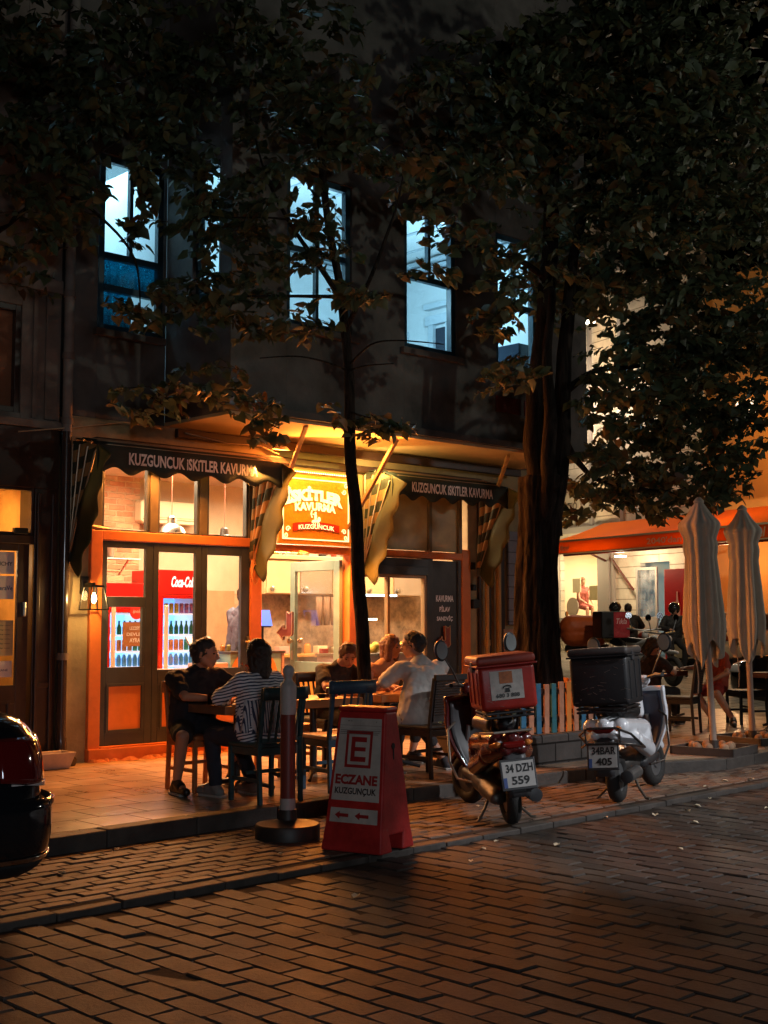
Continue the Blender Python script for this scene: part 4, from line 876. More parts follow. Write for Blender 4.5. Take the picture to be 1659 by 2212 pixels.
for i in range(5): MB().grid(lambda u, v: (4.75 + i * .14 + .12 * u, 2.0 + .02 * math.sin(u * 9), 1.55 + .4 * v), 8, 2).build('towel', mat('brown_towel', (.22, .12, .07), .9, var=.2), UT, smooth=True, solid=.006)
# ================================================================ people
def basis(f, up=(0, 0, 1)):
    f = Vector(f).normalized(); up = Vector(up); r = f.cross(up).normalized(); u = r.cross(f).normalized()
    return Matrix(((r.x, f.x, u.x, 0), (r.y, f.y, u.y, 0), (r.z, f.z, u.z, 0), (0, 0, 0, 1)))
def head_segs(c, f, s=1., up=(0, 0, 1)):
    M = Matrix.Translation(c) @ basis(f, up) @ Matrix.Scale(s, 4)
    q = lambda x, y, z: M @ Vector((x, y, z)); S = lambda r: r * s
    return M, [
        (q(0, -.012, .035), S(.080), q(0, -.035, .030), S(.083)), (q(0, .035, .03), S(.058), q(0, .03, .0), S(.060)),
        (q(0, .040, -.02), S(.045), q(0, .052, -.082), S(.026)), (q(-.032, .0, -.04), S(.035), q(-.016, .045, -.078), S(.024)), (q(.032, .0, -.04), S(.035), q(.016, .045, -.078), S(.024)),
        (q(0, .090, .012), S(.008), q(0, .108, -.022), S(.013)), (q(0, .098, -.026), S(.010), q(0, .085, -.03), S(.016)),
        (q(-.035, .078, .026), S(.012), q(.035, .078, .026), S(.012)), (q(-.018, .080, -.052), S(.009), q(.018, .080, -.052), S(.009)), (q(-.015, .078, -.063), S(.009), q(.015, .078, -.063), S(.009)),
        (q(-.080, -.012, .012), S(.012), q(-.083, -.018, -.022), S(.009)), (q(.080, -.012, .012), S(.012), q(.083, -.018, -.022), S(.009))]
def hand(w, tip, palm_n, curl=.5, s=1.):
    """palm, four unequal bent fingers and a thumb from the side of the palm"""
    w = Vector(w); d = (Vector(tip) - w).normalized(); n = Vector(palm_n); n = (n - d * n.dot(d)).normalized(); t = d.cross(n).normalized()
    S = [(w, .024 * s, w + d * .05 * s + t * .012, .022 * s), (w + d * .02, .020 * s, w + d * .085 * s - t * .02, .014 * s), (w + d * .04, .018, w + d * .085 * s + t * .025, .013 * s), (w + d * .03, .02, w + d * .088 * s, .015 * s)]
    for i, L in enumerate((.068, .078, .072, .056)):
        o = (i - 1.5) * -.0205 * s; a = w + d * (.085 - .004 * abs(i - 1.3)) * s + t * -o
        b = a + (d * math.cos(curl * .6) + n * math.sin(curl * .6)) * L * .52 * s; c = b + (d * math.cos(curl * 1.7) + n * math.sin(curl * 1.7)) * L * .48 * s
        S += [(a, .0092 * s, b, .0085 * s), (b, .0085 * s, c, .0072 * s)]
    a = w + d * .022 + t * -.022; b = a - t * .028 + d * .03 + n * .012; c = b + d * .03 + n * .012 - t * .004
    S += [(a, .013, b, .0105), (b, .0105, c, .0085)]
    return S
def person(label, J, face, skin=SKIN, hair=None, hairkind='short', hairm=None, top=None, bottom=None, sleeve='short', legs='shorts', shoes=True, group=None, cat='person', shoem=None, hs=1., vox=.0085, extra=None, bulk=1., facev=True, up=(0, 0, 1)):
    """J: joints in world space"""
    P_ = thing('person', label, cat, group=group)
    V = {k: Vector(v) for k, v in J.items()}
    hd, nk, ch, pv = V['head'], V['neck'], V['chest'], V['pelvis']
    sd = (V['shL'] - V['shR']).normalized()
    fw = sd.cross(Vector((0, 0, 1))); fw = fw if fw.length > .1 else Vector((0, 1, 0))
    M, S = head_segs(hd, face, hs, up)
    hb = hd + (nk - hd).normalized() * .05
    S += [(hb, .055, nk, .056)]
    b = bulk
    tor = [(ch + sd * .085, .105 * b, pv + sd * .075, .108 * b), (ch - sd * .085, .105 * b, pv - sd * .075, .108 * b), (V['shL'] - sd * .03, .058 * b, ch, .115 * b), (V['shR'] + sd * .03, .058 * b, ch, .115 * b), (nk, .058, (V['shL'] + ch) / 2, .07), (nk, .058, (V['shR'] + ch) / 2, .07), (V['shL'], .052, V['shR'], .052)]
    S += tor
    arms = {}
    for s_ in 'LR':
        if 'el' + s_ not in V: continue
        sh, el, wr = V['sh' + s_], V['el' + s_], V['wr' + s_]
        arms[s_] = (sh, el, wr)
        S += [(sh, .052 * b, el, .038), (el, .039, el + (wr - el) * .35, .037), (el + (wr - el) * .35, .037, wr, .025)]
        hdv = V.get('ha' + s_, wr + (wr - el).normalized() * .15); S += hand(wr, hdv, (0, 0, -1) if V.get('ha' + s_) is None else V.get('pn' + s_, (0, 0, -1)))
    lg = {}
    for s_ in 'LR':
        if 'kn' + s_ not in V: continue
        hp, kn, an, to = pv + sd * (.085 if s_ == 'L' else -.085) + Vector((0, 0, -.02)), V['kn' + s_], V['an' + s_], V['to' + s_]
        lg[s_] = (hp, kn, an, to)
        S += [(hp, .088 * b, kn, .056), (kn, .055, kn + (an - kn) * .35, .056), (kn + (an - kn) * .35, .056, an, .036), (an, .036, to, .03)]
    body = blob('body', S, skin, P_, voxel=vox, smooth=2, det=2)
    q = lambda x, y, z: M @ Vector((x, y, z))
    if facev:
        for sx_ in (-.031, .031):
            blob('eye', [(q(sx_, .077, .012), .0105 * hs, q(sx_ * 1.05, .077, .012), .0105 * hs)], mat('eye_dark', (.03, .02, .015), .15), P_, .004, 0)
        blob('mouth', [(q(-.02, .088, -.0565), .0035, q(.02, .088, -.0565), .0035)], mat('lips', (.28, .09, .07), .5), P_, .003, 0)
        MB().tube([q(-.045, .092, .034), q(-.03, .096, .038), q(-.015, .095, .034)], .0035, 5).build('eyebrow', hairm or BLACK, P_); MB().tube([q(.045, .092, .034), q(.03, .096, .038), q(.015, .095, .034)], .0035, 5).build('eyebrow', hairm or BLACK, P_)
    if hairkind == 'short':
        H = [(q(0, -.018, .045), .086 * hs, q(0, -.042, .028), .088 * hs), (q(0, .022, .072), .056 * hs, q(0, .0, .06), .075 * hs), (q(-.045, -.03, .02), .046 * hs, q(-.035, -.055, -.03), .042 * hs), (q(.045, -.03, .02), .046 * hs, q(.035, -.055, -.03), .042 * hs)]
    elif hairkind == 'long':
        H = [(q(0, -.016, .05), .094 * hs, q(0, -.045, .02), .10 * hs), (q(0, .025, .078), .05 * hs, q(0, .0, .06), .08 * hs), (q(-.055, -.02, .02), .052 * hs, q(-.062, -.035, -.15), .042 * hs), (q(.055, -.02, .02), .052 * hs, q(.062, -.035, -.15), .042 * hs), (q(0, -.065, .0), .07 * hs, q(0, -.075, -.17), .055 * hs), (q(-.03, -.06, -.05), .06, q(-.045, -.06, -.19), .03), (q(.03, -.06, -.05), .06, q(.05, -.06, -.185), .03)]
    elif hairkind == 'bob':
        H = [(q(0, -.016, .052), .096 * hs, q(0, -.045, .02), .10 * hs), (q(0, .03, .075), .05 * hs, q(0, .0, .06), .08 * hs), (q(-.068, .0, .03), .045 * hs, q(-.078, .01, -.11), .038 * hs), (q(.068, .0, .03), .045 * hs, q(.078, .01, -.11), .038 * hs), (q(0, -.06, .0), .075 * hs, q(0, -.07, -.09), .06 * hs), (q(-.04, -.06, -.02), .05, q(-.05, -.05, -.12), .04), (q(.04, -.06, -.02), .05, q(.05, -.05, -.12), .04)]
    elif hairkind == 'bun':
        H = [(q(0, -.016, .05), .092 * hs, q(0, -.045, .02), .095 * hs), (q(0, -.11, .05), .045 * hs, q(0, -.12, .02), .04 * hs), (q(-.05, -.02, .0), .04, q(-.05, -.03, -.06), .02), (q(.05, -.02, .0), .04, q(.05, -.03, -.06), .02)]
    else: H = None
    if H: 
        o = blob('hair', H, hairm, P_, voxel=.007, smooth=1)
        tx = bpy.data.textures.get('hairtex') or bpy.data.textures.new('hairtex', 'CLOUDS'); tx.noise_scale = .028
        dmod = o.modifiers.new('d', 'DISPLACE'); dmod.texture = tx; dmod.strength = .018; dmod.mid_level = .5; dmod.texture_coords = 'LOCAL'
    if top:
        g = .014; T = [(a, r0 + g, c, r1 + g) for a, r0, c, r1 in tor[:4]] + [(a, r0 + .004, c, r1 + .01) for a, r0, c, r1 in tor[4:6]] + [(V['shL'], .062, V['shR'], .062), (pv + sd * .07, .125 * b, pv - sd * .07, .125 * b)]
        for s_, (sh, el, wr) in arms.items():
            if sleeve == 'short': T += [(sh, .066 * b, sh + (el - sh) * .62, .062 * b)]
            elif sleeve == 'long': T += [(sh, .066 * b, el, .060), (el, .060, wr + (el - wr) * .12, .046)]
        # keep the neckline open
        T = [t for t in T]
        o = blob('top', T, top, P_, voxel=.011, smooth=3)
        tx = bpy.data.textures.get('foldtex') or bpy.data.textures.new('foldtex', 'CLOUDS'); tx.noise_scale = .09
        dmod = o.modifiers.new('d', 'DISPLACE'); dmod.texture = tx; dmod.strength = .034; dmod.mid_level = .28; dmod.texture_coords = 'LOCAL'
    if bottom and lg:
        T = [(pv + sd * .08, .122 * b, pv - sd * .08, .122 * b)]
        for s_, (hp, kn, an, to) in lg.items():
            if legs == 'shorts': T += [(hp, .105 * b, hp + (kn - hp) * .86, .085)]
            elif legs == 'long': T += [(hp, .102 * b, kn, .075), (kn, .075, an + Vector((0, 0, .03)), .058)]
            elif legs == 'capri': T += [(hp, .102 * b, kn, .075), (kn, .075, kn + (an - kn) * .6, .062)]
        o = blob('trousers', T, bottom, P_, voxel=.012, smooth=3)
        dmod = o.modifiers.new('d', 'DISPLACE'); dmod.texture = bpy.data.textures.get('foldtex') or bpy.data.textures.new('foldtex', 'CLOUDS'); dmod.strength = .025; dmod.mid_level = .5; dmod.texture_coords = 'LOCAL'
    if shoes:
        for s_, (hp, kn, an, to) in lg.items():
            d_ = (to - an); d_.z = 0; d_.normalize(); heel = Vector((an.x, an.y, to.z)) - d_ * .045
            blob('shoe', [(heel, .042, to + d_ * .03, .036), (an + Vector((0, 0, -.01)), .048, heel, .045), (an, .045, (an + to) / 2, .045)], shoem or BLACK, P_, voxel=.008, smooth=2)
            MB().box((-.045, -.06, -.045), (.045, .21, -.022), Matrix.Translation(heel) @ basis(d_)).build('sole', mat('pale_sole', (.4, .38, .35), .7), P_, .012)
    if extra: extra(P_, q, V, M)
    return P_

HB = mat('dark_brown_hair', (.03, .016, .010), .5, var=.4, vs=60, bump=.6, bs=120); HG = mat('greying_hair', (.03, .022, .02), .6, var=.5, vs=80, bump=.6, bs=120); HA = mat('auburn_hair', (.17, .065, .025), .45, var=.4, vs=60, bump=.6, bs=120)
NAVY = mat('black_navy_polo', (.012, .012, .018), .85, var=.2); SHORTS = mat('dark_shorts', (.018, .017, .018), .85, var=.2)
def polo(P_, q, V, M):
    nk = V['neck']
    MB().grid(lambda u, v: nk + Vector((math.cos(u * 6.283) * (.072 + .012 * v), math.sin(u * 6.283) * (.072 + .012 * v), .01 - .035 * v)), 24, 2).build('collar', NAVY, P_, smooth=True, solid=.006)
person('man in black polo and dark shorts seated at the left table, looking right', dict(
    head=(-.415, -2.60, 1.325), neck=(-.43, -2.53, 1.20), chest=(-.44, -2.48, 1.02), pelvis=(-.45, -2.46, .70), shL=(-.24, -2.52, 1.13), shR=(-.65, -2.48, 1.12),
    elR=(-.69, -2.70, .975), wrR=(-.44, -2.80, .955), haR=(-.28, -2.84, .95), elL=(-.06, -2.68, .99), wrL=(-.16, -2.88, .96), haL=(-.24, -2.95, .95),
    knR=(-.82, -2.86, .66), anR=(-.79, -2.74, .27), toR=(-.83, -2.92, .215), knL=(-.34, -2.95, .66), anL=(-.18, -2.68, .27), toL=(-.20, -2.86, .22)),
    (.62, -.78, -.04), SKINT, hairm=HG, top=NAVY, bottom=SHORTS, extra=polo, bulk=1.12, hs=1.12)
STR = stripe_mat('blue_white_striped_blouse', (.03, .045, .10), (.78, .78, .82), 38, (0, .25, 1), duty=.42, wob=1.6)
STRV = stripe_mat('blue_white_gathered_stripe', (.03, .045, .10), (.58, .58, .62), 62, (1, .35, .0), duty=.45, wob=.22)
def blouse(P_, q, V, M):
    c = V['pelvis']; top_ = .98
    def f(u, v):
        a = u * 2 * math.pi; r = .185 + .03 * v + .010 * math.sin(u * 70) * (.3 + v)
        return Vector((V['chest'].x + math.cos(a) * r * 1.08, V['chest'].y - .015 + math.sin(a) * r * .74, top_ - v * .26))
    mb = MB(); mb.grid(f, 140, 6); mb.open = True; mb.build('peplum', STRV, P_, smooth=True, solid=.004)
person('woman in blue and white striped blouse seated with her back to us', dict(
    head=(-.44, -3.37, 1.335), neck=(-.45, -3.41, 1.20), chest=(-.46, -3.43, 1.03), pelvis=(-.48, -3.44, .70), shL=(-.63, -3.41, 1.13), shR=(-.28, -3.41, 1.13),
    elL=(-.72, -3.23, .985), wrL=(-.53, -3.04, .965), haL=(-.44, -2.96, .96), elR=(-.18, -3.22, .985), wrR=(-.30, -3.04, .965), haR=(-.36, -2.96, .96),
    knL=(-.64, -3.02, .67), anL=(-.62, -3.05, .26), toL=(-.64, -2.90, .21), knR=(-.38, -3.0, .67), anR=(-.30, -3.12, .26), toR=(-.28, -2.96, .21)),
    (.10, .99, -.08), SKIN, hairkind='long', hairm=HB, top=STR, sleeve='long', bottom=mat('dark_jeans', (.02, .025, .04), .85, var=.3), legs='long', extra=blouse, shoem=mat('grey_trainer', (.2, .19, .18), .7), bulk=.98)
person('person in black bending over the table behind the thin trunk', dict(
    head=(1.57, -2.24, 1.27), neck=(1.56, -2.12, 1.17), chest=(1.56, -2.04, 1.02), pelvis=(1.58, -1.96, .70), shL=(1.75, -2.06, 1.12), shR=(1.38, -2.06, 1.12),
    elR=(1.25, -2.28, .97), wrR=(1.40, -2.46, .955), haR=(1.50, -2.52, .95), elL=(1.85, -2.25, .97), wrL=(1.72, -2.45, .955), haL=(1.64, -2.52, .95),
    knR=(1.48, -2.42, .67), anR=(1.50, -2.3, .26), toR=(1.46, -2.48, .21), knL=(1.72, -2.42, .67), anL=(1.72, -2.3, .26), toL=(1.74, -2.48, .21)),
    (-.45, -.72, -.5), SKINT, hairkind='bun', hairm=mat('curly_brown_hair', (.09, .035, .015), .6, var=.4, vs=60, bump=.8, bs=90), top=mat('black_top', (.015, .014, .015), .85, var=.2), bottom=SHORTS, legs='long')
person('woman with auburn bob and bare shoulders leaning towards the man in white', dict(
    head=(2.34, -2.06, 1.335), neck=(2.30, -2.03, 1.20), chest=(2.26, -2.0, 1.02), pelvis=(2.24, -1.96, .70), shL=(2.43, -2.05, 1.11), shR=(2.08, -2.0, 1.11),
    elR=(1.96, -2.12, .97), wrR=(2.05, -2.34, .955), haR=(2.13, -2.44, .95), elL=(2.52, -2.25, .97), wrL=(2.36, -2.42, .955), haL=(2.26, -2.5, .95),
    knR=(2.16, -2.42, .67), anR=(2.15, -2.3, .26), toR=(2.13, -2.46, .21), knL=(2.38, -2.42, .67), anL=(2.40, -2.3, .26), toL=(2.42, -2.46, .21)),
    (.30, -.95, -.1), SKIN, hairkind='bob', hairm=HA, top=mat('beige_vest', (.42, .22, .12), .8), sleeve='none', bottom=SHORTS, legs='capri', bulk=.95)
def specs(P_, q, V, M):
    mb = MB()
    for sx_ in (-.033, .033):
        mb.tube([q(sx_ + .024 * math.cos(t), .099, .008 + .019 * math.sin(t)) for t in [i * math.pi / 6 for i in range(13)]], .0016, 5)
        mb.bar(q(sx_ * 1.75, .097, .012), q(math.copysign(.086, sx_), -.01, .012), .003)
    mb.build('glasses', STEEL, P_)
TEE = mat('white_tee', (.52, .50, .47), .85, var=.10, vs=4, bump=.15, bs=12)
person('man in white t-shirt seen from behind, turned towards the woman', dict(
    head=(1.86, -2.86, 1.375), neck=(1.88, -2.93, 1.24), chest=(1.88, -3.02, 1.05), pelvis=(1.70, -3.08, .70), shL=(1.67, -2.88, 1.15), shR=(2.09, -3.02, 1.16),
    elL=(1.52, -2.70, .975), wrL=(1.74, -2.56, .96), haL=(1.85, -2.5, .95), elR=(2.14, -2.86, .97), wrR=(1.98, -2.66, .96), haR=(1.9, -2.56, .95),
    knL=(1.66, -2.70, .67), anL=(1.62, -2.86, .26), toL=(1.60, -2.70, .21), knR=(2.02, -2.72, .67), anR=(2.2, -2.95, .26), toR=(2.24, -2.80, .21)),
    (-.62, .78, -.06), SKINT, hairm=HG, top=TEE, bottom=mat('black_trousers', (.015, .014, .015), .8), legs='capri', extra=specs, bulk=1.12, hs=1.1, shoem=mat('dark_trainer', (.03, .03, .035), .7))
person('shop worker in grey blue shirt standing inside behind the third door pane', dict(
    head=(2.72, .95, 1.92), neck=(2.70, .98, 1.78), chest=(2.68, 1.0, 1.55), pelvis=(2.68, 1.06, 1.22), shL=(2.70, 1.2, 1.70), shR=(2.62, .80, 1.70),
    elL=(2.78, 1.25, 1.42), wrL=(2.95, 1.1, 1.3), elR=(2.60, .76, 1.42), wrR=(2.76, .72, 1.28),
    knL=(2.70, 1.16, .75), anL=(2.70, 1.17, .40), toL=(2.85, 1.17, .34), knR=(2.66, .95, .75), anR=(2.66, .95, .40), toR=(2.81, .95, .34)),
    (.98, .1, -.1), SKIN, hairm=HB, top=mat('grey_blue_shirt', (.13, .15, .24), .85), bottom=NAVY, legs='long', vox=.012)

# ================================================================ tables and chairs on the pavement
TOPW = mat('worn_wood_top', (.32, .13, .05), .35, var=.3, vs=4, bump=.1); TOPD = mat('grey_brown_wood_top', (.16, .085, .05), .45, var=.3, vs=4)
def table(x0, x1, y0, y1, label, m, z=.91):
    cx, cy_ = (x0 + x1) / 2, (y0 + y1) / 2
    T = thing('cafe_table', label, 'table', (cx, cy_, .172), group='square café tables on the pavement')
    hx, hy = (x1 - x0) / 2, (y1 - y0) / 2; h = z - .172
    BX('tabletop', (-hx, -hy, h - .075), (hx, hy, h), m, T, .006)
    mb = MB(); mb.tube([(0, 0, .05), (0, 0, h - .075)], .032, 12); mb.box((-.2, -.2, h - .09), (.2, .2, h - .0755)); mb.build('column', BLACK, T, auto=40)
    mb = MB()
    for a in range(4):
        c, s = math.cos(a * math.pi / 2 + .78), math.sin(a * math.pi / 2 + .78); mb.tube([(0, 0, .09), (c * .12, s * .12, .07), (c * .33, s * .33, .018)], [.03, .024, .016], 8)
    mb.build('foot', BLACK, T, auto=40); return T
table(-.58, .12, -3.12, -2.52, 'wooden table with bottle and glasses between the seated couple', TOPD)
table(.42, 1.12, -2.95, -2.35, 'wooden table with jars behind the red bollard', TOPW)
table(1.50, 2.20, -2.80, -2.20, 'wooden table where the man in white rests his elbow', TOPW)
def chair(label, x, y, rz, m, kind='slat', seatm=None, z=.172, group='chairs on the pavement'):
    C_ = thing('chair', label, 'chair', (x, y, z), rz, group)
    w2, d2 = .215, .21
    for sx_ in (-1, 1):
        MB().bar((sx_ * (w2 - .018), d2 - .02, 0), (sx_ * (w2 - .018), d2 - .02, .44), .036).build('leg', m, C_, .005)
        MB().add(*_post(sx_ * (w2 - .018), d2)).build('leg', m, C_, .005)
    BX('seat', (-w2, -d2 + .015, .44), (w2, d2 + .01, .475), seatm or m, C_, .012)
    mb = MB(); mb.box((-w2 + .03, d2 - .03, .38), (w2 - .03, d2 - .01, .438)); mb.box((-w2 + .03, -d2 + .01, .38), (w2 - .03, -d2 + .03, .438))
    for sx_ in (-1, 1): mb.box((sx_ * (w2 - .018) - .011, -d2 + .03, .38), (sx_ * (w2 - .018) + .011, d2 - .03, .438)); mb.box((sx_ * (w2 - .018) - .01, -d2 + .03, .17), (sx_ * (w2 - .018) + .01, d2 - .03, .20))
    mb.box((-w2 + .03, -.01, .22), (w2 - .03, .01, .25)); mb.build('stretcher', m, C_, .003)
    yb = lambda z_: -d2 - .01 - (z_ - .45) * .13
    if kind == 'slat':
        mb = MB(); mb.grid(lambda u, v: (-w2 + 2 * w2 * u, yb(.90) - .03 * math.sin(u * math.pi), .82 + .10 * v), 10, 1); mb.open = True; mb.build('top_rail', m, C_, smooth=True, solid=.024)
        mb = MB()
        for i in range(5): x_ = -.13 + i * .065; mb.bar((x_, yb(.5), .49), (x_, yb(.83) - .028, .83), .026, .012)
        mb.bar((-w2 + .02, yb(.5), .50), (w2 - .02, yb(.5), .50), .02, .03); mb.build('back_slat', m, C_, .003)
    elif kind == 'wide':
        mb = MB(); mb.grid(lambda u, v: (-w2 * 1.12 + 2.24 * w2 * u, yb(.90) - .05 * math.sin(u * math.pi) + .02, .83 + .11 * v), 12, 1); mb.open = True; mb.build('top_rail', m, C_, smooth=True, solid=.026)
        mb = MB()
        for i in range(4): x_ = -.11 + i * .073; mb.bar((x_, yb(.5), .49), (x_, yb(.84) - .035, .84), .022, .012)
        mb.build('back_slat', m, C_, .003)
    else:
        mb = MB(); mb.box((-w2, 0, 0), (w2, .03, .05), Matrix.Translation((0, yb(.92) - .015, .90)));
        for i in range(19): x_ = -w2 + .03 + i * (2 * w2 - .06) / 18; mb.bar((x_, yb(.56), .56), (x_, yb(.9), .9), .014, .006)
        for i in range(15): z_ = .57 + i * .0235; mb.bar((-w2 + .02, yb(z_) - .004, z_), (w2 - .02, yb(z_) - .004, z_), .006, .015)
        mb.bar((-w2 + .02, yb(.54), .54), (w2 - .02, yb(.54), .54), .02, .04); mb.build('cane_back', m, C_)
    return C_
def _post(x, d2):
    a = .017; p = [(x, -d2 - .005, 0), (x, -d2 + .018, .44), (x, -d2 - .05, .92)]
    vs = []; fs = []
    for q_ in p: vs += [(q_[0] - a, q_[1] - a, q_[2]), (q_[0] + a, q_[1] - a, q_[2]), (q_[0] + a, q_[1] + a, q_[2]), (q_[0] - a, q_[1] + a, q_[2])]
    for i in range(2):
        for k in range(4): fs.append((i * 4 + k, i * 4 + (k + 1) % 4, (i + 1) * 4 + (k + 1) % 4, (i + 1) * 4 + k))
    fs += [(3, 2, 1, 0), (8, 9, 10, 11)]; return vs, fs
WOODC = mat('orange_wood_chair', (.40, .15, .05), .45, var=.2); TEAL = mat('teal_painted_wood', (.012, .055, .065), .5, var=.25, vs=8); BLUEC = mat('blue_painted_wood', (.02, .06, .10), .5, var=.25, vs=8); BLKC = mat('black_wood', (.014, .012, .012), .5, var=.2)
chair('orange wooden chair under the man in the black polo', -.44, -2.59, R(180), WOODC)
chair('teal slatted chair under the woman in the striped blouse', -.47, -3.52, R(-3), TEAL)
chair('empty blue chair with wide curved top rail behind the pharmacy board', .40, -3.38, R(-6), BLUEC, 'wide', mat('pale_seat', (.4, .3, .22), .5))
chair('orange wooden chair at the wall side of the table behind the bollard', .80, -2.22, R(176), WOODC)
chair('black cane-backed chair under the man in the white t-shirt', 1.68, -3.25, R(2), BLKC, 'cane')
chair('black chair under the person bending behind the thin trunk', 1.57, -1.92, R(180), BLKC)
chair('black chair under the woman with the auburn bob', 2.24, -1.90, R(180), BLKC)
# things on the tables
GL = glass_mat('tea_glass', (.55, .5, .45)); 
tag(MB().lathe([(.030, 0), (.034, .01), (.034, .09), (.024, .125), (.017, .15), (.020, .165), (.016, .168)], 18, c=(-.49, -3.02, .912)).build('milk_bottle', mat('creamy_bottle', (.65, .48, .36), .35), None, auto=40), 'white bottle standing on the table between the couple', 'bottle')
for x, y in ((-.53, -2.84), (-.52, -2.93)): tag(MB().lathe([(.022, 0), (.026, .09), (.024, .09), (.021, .006)], 14, c=(x, y, .912)).build('drinking_glass', GL, None, auto=40), 'small tea glass beside the white bottle', 'glass', 'tea glasses on the left table')
tag(BX('phone', (-.50, -3.11, .912), (-.38, -3.06, .924), mat('phone_case', (.4, .3, .28), .4), None, .004), 'phone lying at the edge of the left table', 'phone')
for i in range(3): tag(MB().lathe([(.022, 0), (.022, .065), (.018, .07), (.019, .085), (.004, .088)], 14, c=(.90 + i * .05, -2.70, .912)).build('spice_jar', [mat('pepper', (.1, .06, .04), .3), mat('salt', (.6, .5, .4), .3), mat('pul_biber', (.35, .08, .04), .3)][i], None, auto=40), ['dark pepper jar, leftmost jar on the middle table', 'pale salt jar, middle one of three jars', 'red chilli jar, rightmost of three jars'][i], 'jar')
tag(MB().lathe([(.03, 0), (.05, .03), (.055, .035), (.045, .03), (.025, .008)], 20, c=(.78, -2.76, .912)).build('ashtray', BLACK, None, auto=40), 'dark ashtray beside the three jars', 'ashtray')
random.seed(5)
FW = thing('dried_flowers', 'reddish dried flowers in a vase on the left table', 'flowers')
MB().lathe([(.03, 0), (.04, .04), (.02, .10), (.024, .12)], 14, c=(-.05, -2.85, .912)).build('vase', mat('amber_vase', (.3, .12, .06), .2), FW, auto=40)
mb = MB()
for i in range(46):
    a = random.uniform(0, 6.28); r = random.uniform(.02, .13); h_ = random.uniform(.16, .34); p = Vector((-.05 + r * math.cos(a), -2.85 + r * math.sin(a), .93 + h_)); mb.tube([(-.05, -2.85, 1.0), p], .0018, 4)
    mb.lathe([(.001, -.012), (.012, 0), (.001, .014)], 5, c=p)
mb.build('stems', mat('rust_flowers', (.32, .08, .04), .8, var=.4), FW)

# ================================================================ pharmacy A-board
ES = thing('pharmacy_board', 'red plastic pavement board with large E reading ECZANE KUZGUNCUK', 'sign board', (-.905, -5.22, .062), R(16))
# local frame: the lettered face looks along -x
def ESf(y, z, x0): return x0
Wb, Db, Wt, Dt, Ht = .235, .22, .19, .075, .93
def solid_taper(a, b_, z0, z1):
    (x0, y0, x1, y1), (u0, v0, u1, v1) = a, b_
    return [(x0, y0, z0), (x1, y0, z0), (x1, y1, z0), (x0, y1, z0), (u0, v0, z1), (u1, v0, z1), (u1, v1, z1), (u0, v1, z1)], [(3, 2, 1, 0), (4, 5, 6, 7), (0, 1, 5, 4), (1, 2, 6, 5), (2, 3, 7, 6), (3, 0, 4, 7)]
REDS = mat('scuffed_red_plastic', (.42, .022, .02), .42, var=.35, vs=5, bump=.2)
def lp(z): t = z / Ht; return Db + (Dt - Db) * t, Wb + (Wt - Wb) * t
mb = MB()
vs = []; 
for z in (.11, Ht): d, w_ = lp(z); vs += [(-d, -w_, z), (d, -w_, z), (d, w_, z), (-d, w_, z)]
mb.add(vs, [(3, 2, 1, 0), (4, 5, 6, 7), (0, 1, 5, 4), (1, 2, 6, 5), (2, 3, 7, 6), (3, 0, 4, 7)])
for sx_ in (-1, 1):
    vs = []
    for z in (0, .165): d, w_ = lp(z); d += .006 * (z == 0); w_ += .006 * (z == 0); vs += [(sx_ * d, -w_, z), (sx_ * (d - .155 + z * .4), -w_, z), (sx_ * (d - .155 + z * .4), w_, z), (sx_ * d, w_, z)]
    mb.add(vs, [(0, 1, 2, 3), (7, 6, 5, 4), (0, 1, 5, 4), (1, 2, 6, 5), (2, 3, 7, 6), (3, 0, 4, 7)])
mb.build('body', REDS, ES, .012)
d, w_ = lp(Ht); BX('cap', (-d - .006, -w_ - .006, Ht), (d + .006, w_ + .006, Ht + .035), REDS, ES, .015)
nrm = Vector((-Ht, 0, (Db - Dt))).normalized(); nrm = Vector((-math.cos(math.atan((Db - Dt) / Ht)), 0, math.sin(math.atan((Db - Dt) / Ht))))
upv = Vector(((Db - Dt) / Ht, 0, 1)).normalized()
def fp(y, z, e=.003): return Vector((-lp(z)[0], y, z)) + nrm * e
PLM = mat('grimy_white_panel', (.47, .44, .40), .5, var=.22, vs=5)
def fquad(mb, y0, y1, z0, z1, e, tw=1.):
    b0 = len(mb.v); mb.v += [tuple(fp(y0, z0, e)), tuple(fp(y1, z0, e)), tuple(fp(y1 * tw, z1, e)), tuple(fp(y0 * tw, z1, e))]; mb.f.append((b0, b0 + 1, b0 + 2, b0 + 3))
def fpanel(name, y0, y1, z0, z1, e, m, tw=1.):
    mb = MB(); fquad(mb, y0, y1, z0, z1, e, tw); mb.open = True; return mb.build(name, m, ES, solid=.003)
fpanel('white_panel', -.19, .19, .335, .885, .003, PLM, .86); fpanel('arrow_panel', -.19, .19, .19, .285, .003, PLM, .98)
REDL = mat('dark_red_ink', (.30, .015, .015), .5, var=.15)
mb = MB()
for (a, b_, c, d_) in ((-.105, -.085, .555, .80), (.085, .105, .555, .80), (-.085, .085, .78, .80), (-.085, .085, .555, .575), (-.062, -.03, .595, .76), (-.03, .06, .595, .628), (-.03, .055, .665, .692), (-.03, .06, .727, .76)): fquad(mb, -a, -b_, c, d_, .0062)
mb.open = True; mb.build('e_emblem', REDL, ES)
text('lettering', 'ECZANE', REDL, ES, fp(0, .475, .0), (0, -1, 0), upv, .335, .068, depth=.0065, bold=.045)
text('lettering', 'KUZGUNCUK'.replace('CUK', 'ÇUK'), mat('black_ink', (.03, .02, .02), .5), ES, fp(0, .395, .0), (0, -1, 0), upv, .33, .054, depth=.0065, bold=.03)
mb = MB()
